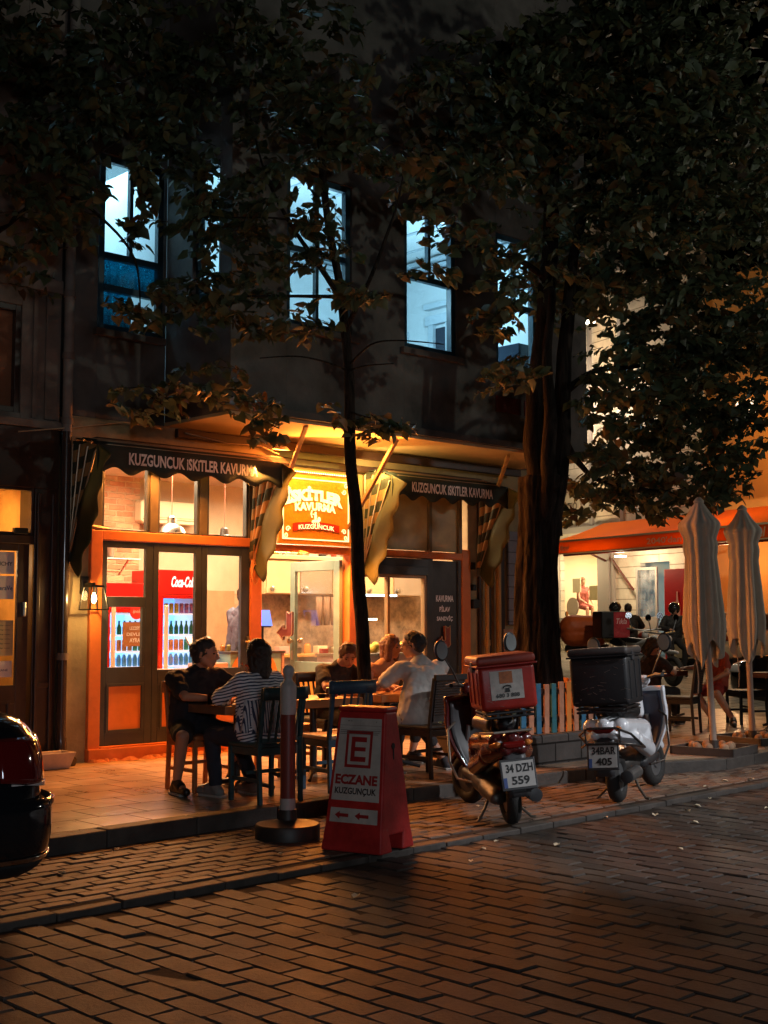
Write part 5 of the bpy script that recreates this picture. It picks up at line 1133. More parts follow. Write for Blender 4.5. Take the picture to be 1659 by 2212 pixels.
for c in (.085, -.075):
    b0 = len(mb.v); P = [(c + .065, .0), (c + .025, .026), (c + .025, .011), (c - .045, .011), (c - .045, -.011), (c + .025, -.011), (c + .025, -.026)]
    mb.v += [tuple(fp(y, .238 + z, .0062)) for y, z in P]; mb.f.append(tuple(range(b0, b0 + 7)))
mb.open = True; mb.build('arrow', REDL, ES)
mb = MB()
for (a, b_, c, d_) in ((-.165, .165, .835, .838), (-.165, .165, .815, .8165), (-.0, .002, .83, .88), (.09, .105, .862, .87), (.07, .082, .862, .87), (-.13, -.12, .86, .868)): fquad(mb, a, b_, c, d_, .0062)
for k in range(3): fquad(mb, -.165 + k * .01, .16, .80 - k * .012, .806 - k * .012, .0062)
mb.open = True; mb.build('tape_mark', mat('grey_tape', (.25, .22, .2), .5), ES)
d, w_ = lp(.68); MB().lathe([(.022, 0), (.022, .004)], 20, M=Matrix.Translation((.0, -w_ + .001, .70)) @ Matrix.Rotation(R(90), 4, 'X')).build('hand_hole', BLACK, ES)
BX('hand_slot', (-.006, -lp(.64)[1] - .004, .61), (.006, -lp(.64)[1] + .002, .69), BLACK, ES, 0)

# ================================================================ bollard
BO = thing('bollard', 'brown red bollard with grey head on a round rubber base', 'bollard', (-1.03, -4.50, .06))
MB().lathe([(.235, 0), (.235, .085), (.225, .10), (.10, .115), (.07, .13), (.066, .20)], 40).build('base', mat('rubber_base', (.03, .026, .022), .5, var=.3), BO, auto=40)
MB().lathe([(.055, .17), (.055, .88)], 32).build('post', mat('brown_red_post', (.17, .035, .025), .4, var=.15), BO, auto=40)
GB = mat('reflective_grey_band', (.42, .40, .38), .5, var=.12, bump=.15)
MB().lathe([(.0565, .19), (.0565, .28)], 32).build('band', GB, BO, auto=40)
MB().lathe([(.059, .88), (.059, 1.08), (.055, 1.095), (.035, 1.12), (.027, 1.14), (.036, 1.16), (.043, 1.185), (.040, 1.21), (.026, 1.232), (.002, 1.24)], 32).build('head', GB, BO, auto=50)
mb = MB(); mb.bar((.045, -.045, .30), (.045, -.045, .87), .004); mb.build('seam', STEEL, BO)
# ================================================================ scooters
def bx_round(name, a, b, m, P, bev=.03):
    o = MB().box(a, b).build(name, m, P); q = o.modifiers.new('b', 'BEVEL'); q.width = bev; q.segments = 4; o.data.polygons.foreach_set('use_smooth', [True] * 6); return o
TYRE = mat('tyre', (.02, .019, .018), .75, bump=.5, bs=90); DGREY = mat('dark_grey_plastic', (.035, .035, .038), .45, var=.2)
def wheel(P, y, r=.215, w_=.055, name='wheel'):
    M = Matrix.Translation((0, y, r))
    o = MB().torus(r - w_, w_, M, 40, 12, 1.05).build('wheel', TYRE, P, smooth=True)
    o.name = name
    mb = MB()
    for k in range(5):
        a = k * 2 * math.pi / 5; mb.bar((0, y, r), (0, y + math.cos(a) * (r - .07), r + math.sin(a) * (r - .07)), .045, .022, up=(1, 0, 0))
    mb.lathe([(.04, -.05), (.045, -.045), (.045, .045), (.04, .05)], 18, M @ Matrix.Rotation(R(90), 4, 'Y'))
    mb.lathe([(r - .085, -.035), (r - .06, -.035), (r - .06, .035), (r - .085, .035)], 32, M @ Matrix.Rotation(R(90), 4, 'Y'))
    mb.build('rim', ALU, o, auto=40); return o
def scooter(name, label, loc, rz, body, inner, plate, box_m, box_dim, lean=0., bars=False, steer=0., wd_=1.):
    S_ = thing('scooter', label, 'scooter', loc, rz)
    S_.rotation_euler = (0, lean, rz)
    wheel(S_, 0); wheel(S_, 1.26)
    # rear cowling
    o = blob('body', [((p[0] * wd_, p[1], p[2]), r_, (q_[0] * wd_, q_[1], q_[2]), s_) for p, r_, q_, s_ in [((-.10, -.22, .66), .075, (-.13, .35, .60), .09), ((.10, -.22, .66), .075, (.13, .35, .60), .09), ((0, -.28, .68), .07, (0, .35, .66), .09), ((-.13, .30, .56), .10, (-.12, .55, .40), .07), ((.13, .30, .56), .10, (.12, .55, .40), .07), ((-.14, .05, .52), .07, (-.15, .40, .42), .08), ((.14, .05, .52), .07, (.15, .40, .42), .08), ((0, -.30, .62), .05, (0, -.10, .55), .09), ((-.13, -.05, .56), .08, (-.06, -.3, .60), .05), ((.13, -.05, .56), .08, (.06, -.3, .60), .05)]], body, S_, .012, 4)
    blob('seat', [((0, -.12, .775), .075, (0, .55, .755), .085), ((-.07, .0, .77), .065, (-.08, .50, .75), .065), ((.07, .0, .77), .065, (.08, .50, .75), .065)], BLACK, S_, .012, 3)
    blob('footboard', [((-.13, .52, .30), .045, (-.13, 1.02, .30), .045), ((.13, .52, .30), .045, (.13, 1.02, .30), .045), ((0, .5, .28), .05, (0, 1.0, .28), .05), ((-.12, .45, .30), .07, (.12, .45, .30), .07)], DGREY, S_, .012, 3)
    ls = MB()
    def shield(u, v):
        x = (u - .5) * 2; wd = .10 + .16 * math.sin(min(1, v * 1.25) * math.pi * .62); z = .28 + v * .66
        return (x * wd, 1.0 + .05 * v + .10 * (1 - x * x) + .10 * (1 - v) * 0 + .03 * math.sin(v * 3), z)
    ls.grid(shield, 16, 14); ls.open = True; ls.build('leg_shield', body, S_, smooth=True, solid=.03)
    ls = MB(); ls.grid(lambda u, v: Vector(shield(.08 + .84 * u, .05 + .88 * v)) + Vector((0, -.03, 0)), 12, 10); ls.open = True; ls.build('inner_shield', inner, S_, smooth=True, solid=.012)
    blob('headset', [((-.12, 1.0, 1.0), .05, (.12, 1.0, 1.0), .05), ((0, 1.06, .98), .075, (0, .98, .96), .06), ((0, 1.04, .93), .05, (0, 1.07, .7), .05)], body, S_, .012, 3)
    blob('headlight', [((-.05, 1.12, .97), .045, (.05, 1.12, .97), .045)], mat('lamp_lens', (.5, .5, .5), .08), S_, .01, 2)
    blob('front_fender', [((0, 1.12, .46), .07, (0, 1.30, .47), .065), ((0, 1.30, .47), .065, (0, 1.46, .36), .05), ((0, 1.12, .46), .07, (0, 1.05, .36), .05)], body, S_, .012, 3)
    mb = MB(); mb.tube([(-.06, 1.26, .215), (-.06, 1.10, .68)], .02, 8); mb.tube([(.06, 1.26, .215), (.06, 1.10, .68)], .02, 8); mb.tube([(0, 1.10, .66), (0, 1.0, 1.0)], .03, 8); mb.build('fork', ALU, S_, auto=40)
    for s_ in (-1, 1):
        mb = MB(); mb.tube([(s_ * .14, 1.0, 1.02), (s_ * .24, .95, 1.045), (s_ * .36, .86, 1.05)], [.016, .016, .018], 10); mb.build('handlebar', BLACK, S_, auto=40)
        mb = MB(); mb.tube([(s_ * .22, 1.0, 1.06), (s_ * .36, .95, 1.05)], .006, 6); mb.build('brake_lever', ALU, S_)
        mb = MB(); mb.tube([(s_ * .22, .95, 1.05), (s_ * .27, .95, 1.16), (s_ * .33, .96, 1.27)], .007, 6); o = mb.build('mirror', BLACK, S_)
        MB().lathe([(.060, 0), (.072, .006), (.070, .02), (.03, .035)], 20, Matrix.Translation((s_ * .36, .95, 1.34)) @ Matrix.Rotation(R(90), 4, 'X') @ Matrix.Diagonal((.95, 1.25, -1, 1))).build('mirror_shell', BLACK, o, auto=40)
        MB().lathe([(.058, 0), (.058, .002)], 20, Matrix.Translation((s_ * .36, .944, 1.34)) @ Matrix.Rotation(R(90), 4, 'X') @ Matrix.Diagonal((.95, 1.25, 1, 1))).build('mirror_glass', mat('mirror_glass', (.32, .35, .34), .22, .35), o)
    blob('tail_light', [((-.07, -.335, .645), .022, (.07, -.335, .645), .022), ((-.05, -.335, .63), .02, (.05, -.335, .63), .02)], mat('tail_red', (.16, .008, .006), .15), S_, .008, 2)
    for s_ in (-1, 1): blob('indicator', [((s_ * .115, -.30, .645), .026, (s_ * .15, -.24, .64), .020)], mat('amber_lens', (.6, .18, .03), .15), S_, .008, 2)
    # rear mudguard, plate, engine, exhaust, stand
    mb = MB(); mb.grid(lambda u, v: ((u - .5) * .17, -.30 - .10 * math.sin(v * 1.3), .60 - .34 * v), 4, 6); mb.open = True; mb.build('rear_fender', DGREY, S_, smooth=True, solid=.012)
    nrm_ = Vector((0, -1, .18)).normalized()
    MP = Matrix.Translation((0, -.40, .43)) @ Matrix.Rotation(R(-10), 4, 'X')
    o = MB().box((-.135, -.006, -.115), (.135, .006, .115), MP).build('plate_holder', DGREY, S_, .01)
    o = MB().box((-.12, -.010, -.095), (.12, -.0065, .095), MP).build('number_plate', mat('plate_white', (.42, .41, .39), .35, var=.08), S_, .004)
    MB().box((-.119, -.0115, -.094), (-.092, -.0105, -.02), MP).build('plate_band', blue, o)
    yd = MP.to_3x3() @ Vector((0, 0, 1))
    for t_, zz, wd, hh in ((plate[0], .045, .205, .062), (plate[1], -.045, .135, .062)):
        c = MP @ Vector((.01, -.0115, zz)); text('lettering', t_, mat('plate_black', (.01, .01, .01), .5), o, c, (1, 0, 0), yd, wd, hh, depth=.001, bold=.03)
    blob('engine', [((-.09, .0, .23), .075, (-.11, .42, .30), .10), ((-.02, .25, .32), .10, (.05, .45, .34), .11), ((-.12, -.05, .22), .05, (-.12, .2, .26), .08)], mat('engine_metal', (.12, .11, .10), .45, .6, var=.3, bump=.3), S_, .014, 2)
    blob('exhaust', [((.15, -.20, .24), .055, (.15, .12, .25), .058), ((.15, .12, .25), .04, (.10, .35, .24), .022)], mat('muffler', (.16, .155, .15), .5, .6, var=.3), S_, .01, 2)
    o = MB().lathe([(.048, 0), (.052, .01), (.052, .05), (.03, .055)], 20, Matrix.Translation((.15, -.205, .24)) @ Matrix.Rotation(R(90), 4, 'X')).build('exhaust_cap', DGREY, S_, auto=40)
    mb = MB(); mb.tube([(-.07, .33, .22), (-.15, .26, .10), (-.24, .16, .012), (-.27, .15, .010)], .012, 8); mb.tube([(.07, .33, .22), (.12, .27, .10), (.20, .18, .012), (.23, .17, .01)], .012, 8); mb.build('stand', mat('dull_metal', (.18, .15, .12), .5, .5), S_, auto=40)
    mb = MB()
    for s_ in (-1, 1): mb.tube([(s_ * .16, .62, .26), (s_ * .25, .80, .28), (s_ * .27, .98, .40), (s_ * .25, 1.05, .66), (s_ * .18, 1.06, .72)], .011, 8)
    if bars:
        mb.tube([(-.20, .40, .42), (-.24, .1, .46), (-.22, -.28, .60), (-.12, -.40, .66), (.12, -.40, .66), (.22, -.28, .60), (.24, .1, .46), (.20, .40, .42)], .011, 8)
        mb.tube([(-.20, -.30, .50), (-.14, -.40, .53), (.14, -.40, .53), (.22, -.28, .51), (.24, .1, .46)], .010, 8)
        for x in (-.14, .15): mb.tube([(x, -.39, .66), (x, -.39, .53)], .009, 6)
    else: mb.tube([(-.16, .2, .62), (-.20, -.1, .72), (-.14, -.34, .74), (.14, -.34, .74), (.20, -.1, .72), (.16, .2, .62)], .011, 8)
    mb.build('crash_bar', mat('bar_metal', (.10, .09, .085), .25, .8) if bars else mat('pale_bar', (.35, .3, .25), .3, .8), S_, auto=40)
    if steer:
        SM = Matrix.Translation((0, 1.08, 0)) @ Matrix.Rotation(steer, 4, 'Z') @ Matrix.Translation((0, -1.08, 0)); kids = list(S_.children)
        for c in kids:
            b_ = c.name.split('.')[0]
            if b_ in ('headset', 'headlight', 'front_fender', 'fork', 'handlebar', 'brake_lever', 'mirror') or (b_ == 'wheel' and c.data.vertices[0].co.y > .6):
                for g_ in [c] + list(c.children): g_.data.transform(SM)
    # rack and box
    x0, y0, z0, x1, y1, z1 = box_dim
    mb = MB()
    for z in (z0 - .05, z0 - .02):
        mb.tube([(x0 + .04, y0 + .02, z), (x1 - .04, y0 + .02, z), (x1 - .04, y1 - .02, z), (x0 + .04, y1 - .02, z), (x0 + .04, y0 + .02, z)], .010, 8)
    for x in (-.1, .1): mb.tube([(x, -.15, z0 - .05), (x, -.05, .72)], .012, 6); mb.tube([(x, .1, z0 - .05), (x, .15, .72)], .012, 6); mb.bar((x, y0, z0 - .035), (x, y1, z0 - .035), .02)
    mb.build('rack', BLACK, S_, auto=40)
    return S_
RBOX = mat('worn_red_box', (.34, .022, .014), .38, var=.28, vs=5, bump=.12, bs=20)
RB_D = (-.215, -.36, .90, .215, .10, 1.31)
s1 = scooter('s1', 'dark red delivery scooter with the red box, nearest the pharmacy board', (.60, -5.22, .06), R(54 - 90), mat('dark_red_scooter', (.085, .012, .012), .22, var=.2, coat=.6), DGREY, ('34 DZH', '559'), RBOX, RB_D, steer=R(24), lean=R(-5.5))
def box_thing(S_, label, D, m, lidm, sticker=False):
    Bt = thing('delivery_box', label, 'delivery box', S_.location, 0); Bt.rotation_euler = S_.rotation_euler
    x0, y0, z0, x1, y1, z1 = D
    bx_round('body', (x0, y0, z0), (x1, y1, z1 - .075), m, Bt, .035)
    bx_round('lid', (x0 - .012, y0 - .012, z1 - .07), (x1 + .012, y1 + .012, z1), lidm, Bt, .028)
    MB().box((x0 - .018, y0 - .018, z1 - .082), (x1 + .018, y1 + .018, z1 - .068)).build('rim', m, Bt, .005)
    for s_ in (x0 - .006, x1 + .006): BX('latch', (s_ - .012, y0 + .16, z1 - .12), (s_ + .012, y0 + .24, z1 - .04), DGREY, Bt, .006)
    for s_ in (x0 - .003, x1 + .003):
        for yy in (y0 + .08, (y0 + y1) / 2, y1 - .08): BX('rib', (s_ - .006, yy - .012, z0 + .05), (s_ + .006, yy + .012, z1 - .12), m, Bt, .005)
    scr = MB(); random.seed(len(label))
    for _ in range(26):
        x = random.uniform(x0 + .03, x1 - .03); z = random.uniform(z0 + .03, z1 - .1); a = random.uniform(-.6, .6); L = random.uniform(.01, .06)
        scr.bar((x, y0 - .0008, z), (x + L * math.cos(a), y0 - .0008, z + L * math.sin(a)), .0016)
    scr.build('scratches', mat('scratch_grey', (.32, .22, .18) if sticker else (.07, .065, .06), .6), Bt)
    if sticker:
        o = BX('label', (-.135, y0 - .0045, z0 + .08), (.115, y0 - .001, z0 + .295), mat('grimy_label', (.45, .42, .38), .55, var=.25, vs=14), Bt, 0)
        BX('logo', (-.065, y0 - .0065, z0 + .20), (.035, y0 - .005, z0 + .288), mat('faded_orange_print', (.42, .14, .05), .6, var=.3, vs=40), o, 0)
        text('lettering', '680 3 888', mat('black_serif', (.02, .02, .02), .5), o, (-.01, y0 - .005, z0 + .112), (1, 0, 0), (0, 0, 1), .18, .03, bold=.02)
        mb = MB(); mb.tube([(-.04, y0 - .008, z0 + .165), (-.035, y0 - .008, z0 + .178), (-.01, y0 - .008, z0 + .184), (.015, y0 - .008, z0 + .178), (.02, y0 - .008, z0 + .165)], .005, 6)
        mb.prism([(-.03, z0 + .135), (.01, z0 + .135), (.003, z0 + .165), (-.023, z0 + .165)], y0 - .009, y0 - .005); mb.build('telephone_mark', mat('black_serif', (.02, .02, .02)), o)
    return Bt
box_thing(s1, 'scuffed red delivery box with white phone label on the dark red scooter', RB_D, RBOX, mat('dusty_red_lid', (.30, .05, .03), .5, var=.35, vs=7), True)
BB_D = (-.25, -.34, .84, .25, .20, 1.33)
s2 = scooter('s2', 'white scooter with black box and crash bars beside the picket planter', (2.17, -5.06, .06), R(23 - 90), mat('white_scooter', (.78, .80, .84), .18, coat=.8, var=.04), mat('navy_grey_plastic', (.03, .035, .06), .4), ('34BAR', '405'), BLACK, BB_D, bars=True, steer=R(-12), wd_=1.3, lean=R(-4))
box_thing(s2, 'large matt black delivery box on the white scooter', BB_D, mat('black_box', (.012, .012, .014), .5, var=.25, vs=6), mat('black_lid', (.05, .042, .04), .45, var=.35, vs=5))

# ================================================================ dark car at the left
def car(name, label, loc, rz, paint, length=4.5, hw=.9, zt=1.02, roof=True, lampm=None):
    C_ = thing(name, label, 'car', loc, rz)
    h0 = .16
    def endr(d, r0, p=2.4):
        if d >= r0: return 1.
        return max(0., 1 - ((r0 - d) / r0) ** p) ** (1 / p)
    def sec(y):
        e = min(endr(y, .38), endr(length - y, .6)); w_ = hw * (.80 + .20 * e) * min(1, .42 + .58 * e) if e < 1 else hw
        w_ = hw * (.25 + .75 * e)
        top = zt - .10 * max(0, (y - length * .62) / (length * .38)) ** 1.3 * 2.2; top = .55 + (top - .55) * (.55 + .45 * e); bot = h0 + (.16) * (1 - e)
        return w_, bot, top
    def P(y, t):    # t 0..1 round the section from the bottom, along the side, to the crown
        w_, bot, top = sec(y); zc, hh = (bot + top) / 2, (top - bot) / 2
        a = -math.pi / 2 + t * math.pi; n_ = .42
        ca, sa = math.cos(a), math.sin(a)
        x = w_ * abs(ca) ** n_; z = zc + hh * math.copysign(abs(sa) ** .55, sa)
        x *= 1 - .05 * max(0, (z - .55) / .5)
        if .16 < z < .62 and y < .5: x += 0
        return x, z
    mb = MB(); nu, nv = 60, 26
    ys = [length * (.5 - .5 * math.cos(math.pi * i / nu)) for i in range(nu + 1)]
    for sgn in (-1, 1):
        b0 = len(mb.v)
        for y in ys:
            for j in range(nv + 1): x, z = P(y, j / nv); mb.v.append((sgn * x, y, z))
        for i in range(nu):
            for j in range(nv): a = b0 + i * (nv + 1) + j; mb.f.append((a, a + 1, a + nv + 2, a + nv + 1))
    # close along the centre line
    o = mb.build('body', paint, C_, smooth=True)
    bm = bmesh.new(); bm.from_mesh(o.data); bmesh.ops.remove_doubles(bm, verts=bm.verts, dist=.004); bmesh.ops.recalc_face_normals(bm, faces=bm.faces)
    bm.to_mesh(o.data); bm.free()
    def patch(nm, y0, y1, z0, z1, sgn, off, m, n=14, taper=0.):
        g = MB()
        def f(u, v):
            y = y0 + (y1 - y0) * u; zz = z0 + (z1 - z0) * v + taper * u * (1 - v)
            lo, hi = 0., 1.
            for _ in range(24):
                mid = (lo + hi) / 2
                if P(y, mid)[1] < zz: lo = mid
                else: hi = mid
            x, z = P(y, lo); w_ = sec(y)[0]
            k = 1 + off / max(w_, .2); return (sgn * x * k, y - off * (1.2 if y < .35 else -1.2 if y > length - .6 else 0), z)
        g.grid(f, n, 8); g.open = True; return g.build(nm, m, C_, smooth=True, solid=.008)
    LM = lampm or mat('tail_lamp_red', (.13, .008, .008), .08, coat=1.)
    for s_ in (-1, 1):
        patch('tail_light', .012, .42, .67, .94, s_, .008, LM, taper=.05); patch('tail_light_band', .014, .36, .66, .70, s_, .012, mat('pale_lens', (.55, .5, .5), .1), taper=.05)
        patch('bumper', .006, .85, .22, .62, s_, .035, paint, 24); patch('chrome_strip', .006, .84, .30, .325, s_, .043, CHROME, 24)
        patch('reflector', .02, .16, .585, .615, s_, .042, mat('chrome_reflector', (.8, .45, .3), .12, .9), 10)
        patch('headlight', length - .55, length - .05, .60, .74, s_, .008, mat('lamp_lens', (.5, .5, .5), .08))
        patch('lower_valance', .006, .80, .165, .29, s_, .037, RUBBER, 20)
    gy0, gy1 = length * .10, length * .72
    g = MB()
    def cab(u, v):
        y = gy0 + (gy1 - gy0) * u; e = math.sin(min(1, u * 2.6) * math.pi / 2) * math.sin(min(1, (1 - u) * 2.6) * math.pi / 2)
        z = zt - .04 + (.44 * e); w_ = hw * (.86 - .20 * e)
        a = v * math.pi; return (w_ * math.copysign(abs(math.cos(a)) ** .35, math.cos(a)), y, zt - .08 + (z - zt + .08) * abs(math.sin(a)) ** .4)
    g.grid(cab, 30, 24); g.open = True; g.build('greenhouse', mat('dark_car_glass', (.01, .011, .012), .06, spec=.7), C_, smooth=True, solid=.01)
    g = MB(); g.grid(lambda u, v: Vector(cab(.28 + .42 * u, .26 + .48 * v)) + Vector((0, 0, .008)), 12, 12); g.open = True; g.build('roof', paint, C_, smooth=True, solid=.012)
    for y in (.86, length - .85):
        for s_ in (-1, 1):
            M = Matrix.Translation((s_ * (hw - .10), y, .32))
            o = MB().torus(.24, .085, M, 36, 10, 1.1).build('wheel', TYRE, C_, smooth=True)
            w2 = MB(); w2.lathe([(.21, -.085), (.235, -.08), (.235, .08), (.21, .085)], 32, M @ Matrix.Rotation(R(90), 4, 'Y'))
            for k in range(7): a = k * 2 * math.pi / 7; w2.bar((s_ * (hw - .04), y, .32), (s_ * (hw - .04), y + math.cos(a) * .22, .32 + math.sin(a) * .22), .035, .02, up=(1, 0, 0))
            w2.build('rim', ALU, o, auto=40)
            MB().lathe([(.345, -.015), (.35, .015)], 36, Matrix.Translation((s_ * (hw - .015), y, .34)) @ Matrix.Rotation(R(90), 4, 'Y')).build('wheel_arch', BLACK, C_)
    return C_
DPAINT = mat('black_car_paint', (.010, .011, .014), .12, coat=1.)
car('parked_car', 'glossy black car whose rear corner enters at the left edge', (-3.42, -4.72, .06), R(90), DPAINT, 4.6, .90, 1.08)

# ================================================================ planter with coloured pickets
PL = thing('tree_planter', 'stone tree planter fenced with blue and salmon pickets around the thick trunk', 'planter')
STN = brick_mat('planter_stone', (.075, .065, .058), (.05, .045, .042), (.03, .027, .025), .42, .19, .01, .75, plane='XZ', bump=1., dirt=.4)
px0, px1, py0, py1 = 2.86, 4.42, -3.40, -2.05
MB().box((px0, py0, .10), (px1, py1, .47)).build('base', STN, PL, .025)
MB().box((px0 + .12, py0 + .12, .47), (px1 - .12, py1 - .12, .485)).build('soil', mat('soil', (.04, .025, .015), .95, bump=1, bs=20), PL)
PC = [mat('picket_blue', (.02, .12, .22), .6, var=.25, vs=12), mat('picket_salmon', (.42, .19, .11), .6, var=.2, vs=12), mat('picket_teal', (.02, .13, .16), .6, var=.25, vs=12), mat('picket_orange', (.60, .20, .03), .6, var=.15)]
random.seed(3); k = 0
def picket(x, y, ang, k):
    o = MB().box((-.037, -.010, 0), (.037, .010, .505 + random.uniform(-.01, .01)), Matrix.Translation((x, y, .475)) @ Matrix.Rotation(ang, 4, 'Z') @ Matrix.Rotation(random.uniform(-.02, .02), 4, 'Y')).build('picket', PC[[0, 1, 0, 1, 2, 1, 3, 1][k % 8]], PL, .004)
n = 13
for i in range(n): picket(px0 + .06 + i * (px1 - px0 - .12) / (n - 1), py0 + .05, 0, i)
for i in range(1, n): picket(px0 + .05, py0 + .05 + i * (py1 - py0 - .1) / (n - 1), R(90), 6 if i in (2, 3) else i + 1)
for i in range(1, n): picket(px1 - .05, py0 + .05 + i * (py1 - py0 - .1) / (n - 1), R(90), i)
mb = MB()
for z in (.60, .88):
    mb.box((px0 + .06, py0 + .065, z), (px1 - .06, py0 + .085, z + .05)); mb.box((px0 + .065, py0 + .09, z), (px0 + .085, py1 - .06, z + .05)); mb.box((px1 - .085, py0 + .09, z), (px1 - .065, py1 - .06, z + .05))
mb.build('rail', BROWNP, PL, .003)

# ================================================================ closed umbrellas
CANV = mat('beige_canvas', (.54, .47, .37), .9, var=.12, vs=5, bump=.2, bs=30)
def umbrella(x, y, zb, H, label, seed):
    U = thing('closed_parasol', label, 'parasol', (x, y, zb), 0, 'closed beige parasols')
    U.rotation_euler = (R(-1.6), R(-1.8), 0) if seed == 2 else (R(-1), R(-.8), 0)
    MB().tube([(0, 0, .05), (0, 0, H)], .036, 16).build('pole', mat('pale_wood_pole', (.42, .33, .27), .6, var=.1), U, auto=40)
    random.seed(seed); ph = [random.uniform(0, 6.28) for _ in range(4)]
    def f(u, v):
        a = u * 2 * math.pi; t = v
        z = H - .02 - t * (H - 1.25)
        r = .035 + .085 * min(1, t / .16) ** .9 + .05 * math.sin(min(1, t / .40) * math.pi) * (t < .40) + .07 * max(0, (t - .12)) ** .8 * 1.25
        r += .035 * math.exp(-((t - .16) / .05) ** 2)
        r *= 1 - .12 * math.exp(-((t - .27) / .04) ** 2)
        amp = .10 + .30 * t
        r *= 1 + amp * (1.0 * abs(math.sin(4 * a + ph[0] + t * .6 + .3 * math.sin(a * 2 + ph[2]))) + .5 * abs(math.sin(6.5 * a + ph[2] + t)) - .75 + .25 * math.cos(3 * a + ph[1] + t)) + .01 * math.sin(t * 31 + a * 3) * t
        if t > .88: z -= (.26 + .08 * math.sin(ph[3] + 2 * a)) * ((t - .88) / .12) * (.5 + .5 * math.cos(4 * a + ph[1])) ; r *= 1 - .18 * (t - .88) / .12
        return (r * math.cos(a), r * math.sin(a), z)
    mb = MB(); mb.grid(f, 160, 60); mb.open = True; mb.build('canopy', CANV, U, smooth=True, solid=.006)
    mb = MB(); mb.lathe([(.055, H - .035), (.06, H - .01), (.035, H + .02), (.015, H + .035)], 16); mb.build('cap', CANV, U, auto=40)
    for a in (.4, 2.4): MB().grid(lambda u, v: (.13 * math.cos(a) + .02 * (u - .5), .13 * math.sin(a) + .01 * math.sin(v * 7), 1.2 - .55 * v), 2, 10).build('strap', CANV, U, smooth=True, solid=.003)
    return U
def tray(x, y, z, rz, label):
    T = thing('parasol_base', label, 'parasol base', (x, y, z), rz, 'stone-filled parasol bases')
    mb = MB(); s_ = .36
    for a in range(4): mb.box((-s_, -s_, 0), (s_, -s_ + .03, .085), Matrix.Rotation(a * math.pi / 2, 4, 'Z'))
    mb.box((-s_ + .03, -s_ + .03, .0), (s_ - .03, s_ - .03, .04)); mb.tube([(0, 0, .04), (0, 0, .14)], .05, 12); mb.build('frame', mat('dark_tray', (.06, .05, .045), .6, var=.3), T, .003)
    random.seed(int(x * 10)); st = mat('tan_stones', (.36, .22, .13), .8, var=.3)
    for i in range(8):
        a = i * .8; r = random.uniform(.16, .25); blob('stone', [((r * math.cos(a), r * math.sin(a), .07), random.uniform(.04, .06), (r * math.cos(a) + .06, r * math.sin(a) + .03, .075), .045)], st, T, .02, 1)
umbrella(5.45, -3.92, .175, 2.78, 'nearer closed beige parasol standing right of the white scooter', 2); tray(5.45, -3.92, .172, R(10), 'stone-filled tray under the nearer parasol')
umbrella(6.86, -3.55, .175, 2.80, 'farther closed beige parasol at the right edge', 5); tray(6.86, -3.55, .172, R(-4), 'stone-filled tray under the farther parasol')

# furniture and people beyond the parasols
chair('black cane-backed chair just left of the nearer parasol pole', 7.3, -2.25, R(20), BLKC, 'cane')
chair('black cane-backed chair behind the farther parasol', 9.3, -2.0, R(60), BLKC, 'cane')
table(8.15, 8.85, -1.35, -.65, 'dark café table behind the cane-backed chair at the right', mat('dark_red_table', (.08, .02, .015), .35))
table(8.9, 9.6, -3.0, -2.3, 'dark table behind the two parasol poles', mat('dark_red_table'))
tag(MB().lathe([(.03, 0), (.035, .1), (.03, .1)], 12, c=(8.35, -1.1, .912)).build('water_glass', GL, None), 'glass on the far café table at the right', 'glass')
person('dark-haired person seated beyond the black box, face lit orange', dict(
    head=(8.0, -1.36, 1.25), neck=(8.02, -1.33, 1.12), chest=(8.05, -1.28, .98), pelvis=(8.08, -1.2, .66), shL=(8.15, -1.12, 1.06), shR=(7.98, -1.48, 1.06),
    elL=(8.3, -1.2, .92), wrL=(8.35, -1.0, .95), elR=(8.1, -1.62, .9), wrR=(8.3, -1.5, .95), knL=(8.5, -1.05, .62), anL=(8.5, -1.0, .27), toL=(8.65, -1.0, .21), knR=(8.45, -1.4, .62), anR=(8.45, -1.4, .27), toR=(8.6, -1.4, .21)),
    (.2, -.7, -.6), SKIN, hairkind='bob', hairm=HB, top=mat('dark_top', (.03, .015, .012), .9), bottom=SHORTS, legs='long', vox=.012)
person('person in red seated behind the nearer parasol, bare shins showing', dict(
    head=(9.0, -1.75, 1.34), neck=(9.0, -1.75, 1.20), chest=(9.0, -1.75, 1.02), pelvis=(9.0, -1.72, .70), shL=(9.12, -1.58, 1.12), shR=(8.86, -1.92, 1.12),
    elL=(8.95, -1.45, .95), wrL=(8.75, -1.4, .95), elR=(8.75, -2.05, .9), wrR=(8.62, -1.85, .78), knL=(8.62, -1.62, .62), anL=(8.72, -1.80, .27), toL=(8.6, -1.9, .2), knR=(8.55, -2.0, .62), anR=(8.75, -2.12, .27), toR=(8.62, -2.22, .2)),
    (-.8, -.2, -.1), SKIN, hairm=HB, top=mat('red_orange_top', (.35, .05, .02), .8), bottom=mat('red_shorts', (.30, .02, .01), .8), legs='shorts', vox=.012)
c2 = car('parked_car', 'dark car parked past the parasols at the right edge', (13.3, -3.3, .10), R(-15), mat('dark_car2', (.012, .012, .013), .15, coat=1.), 4.4, .88, 1.0)
c3 = car('parked_car', 'cream white car whose front wheel shows under the red drinks fridge', (19.75, 5.85, .42), R(-100), mat('cream_car', (.60, .50, .32), .25, coat=.6), 4.4, .88, 1.0)

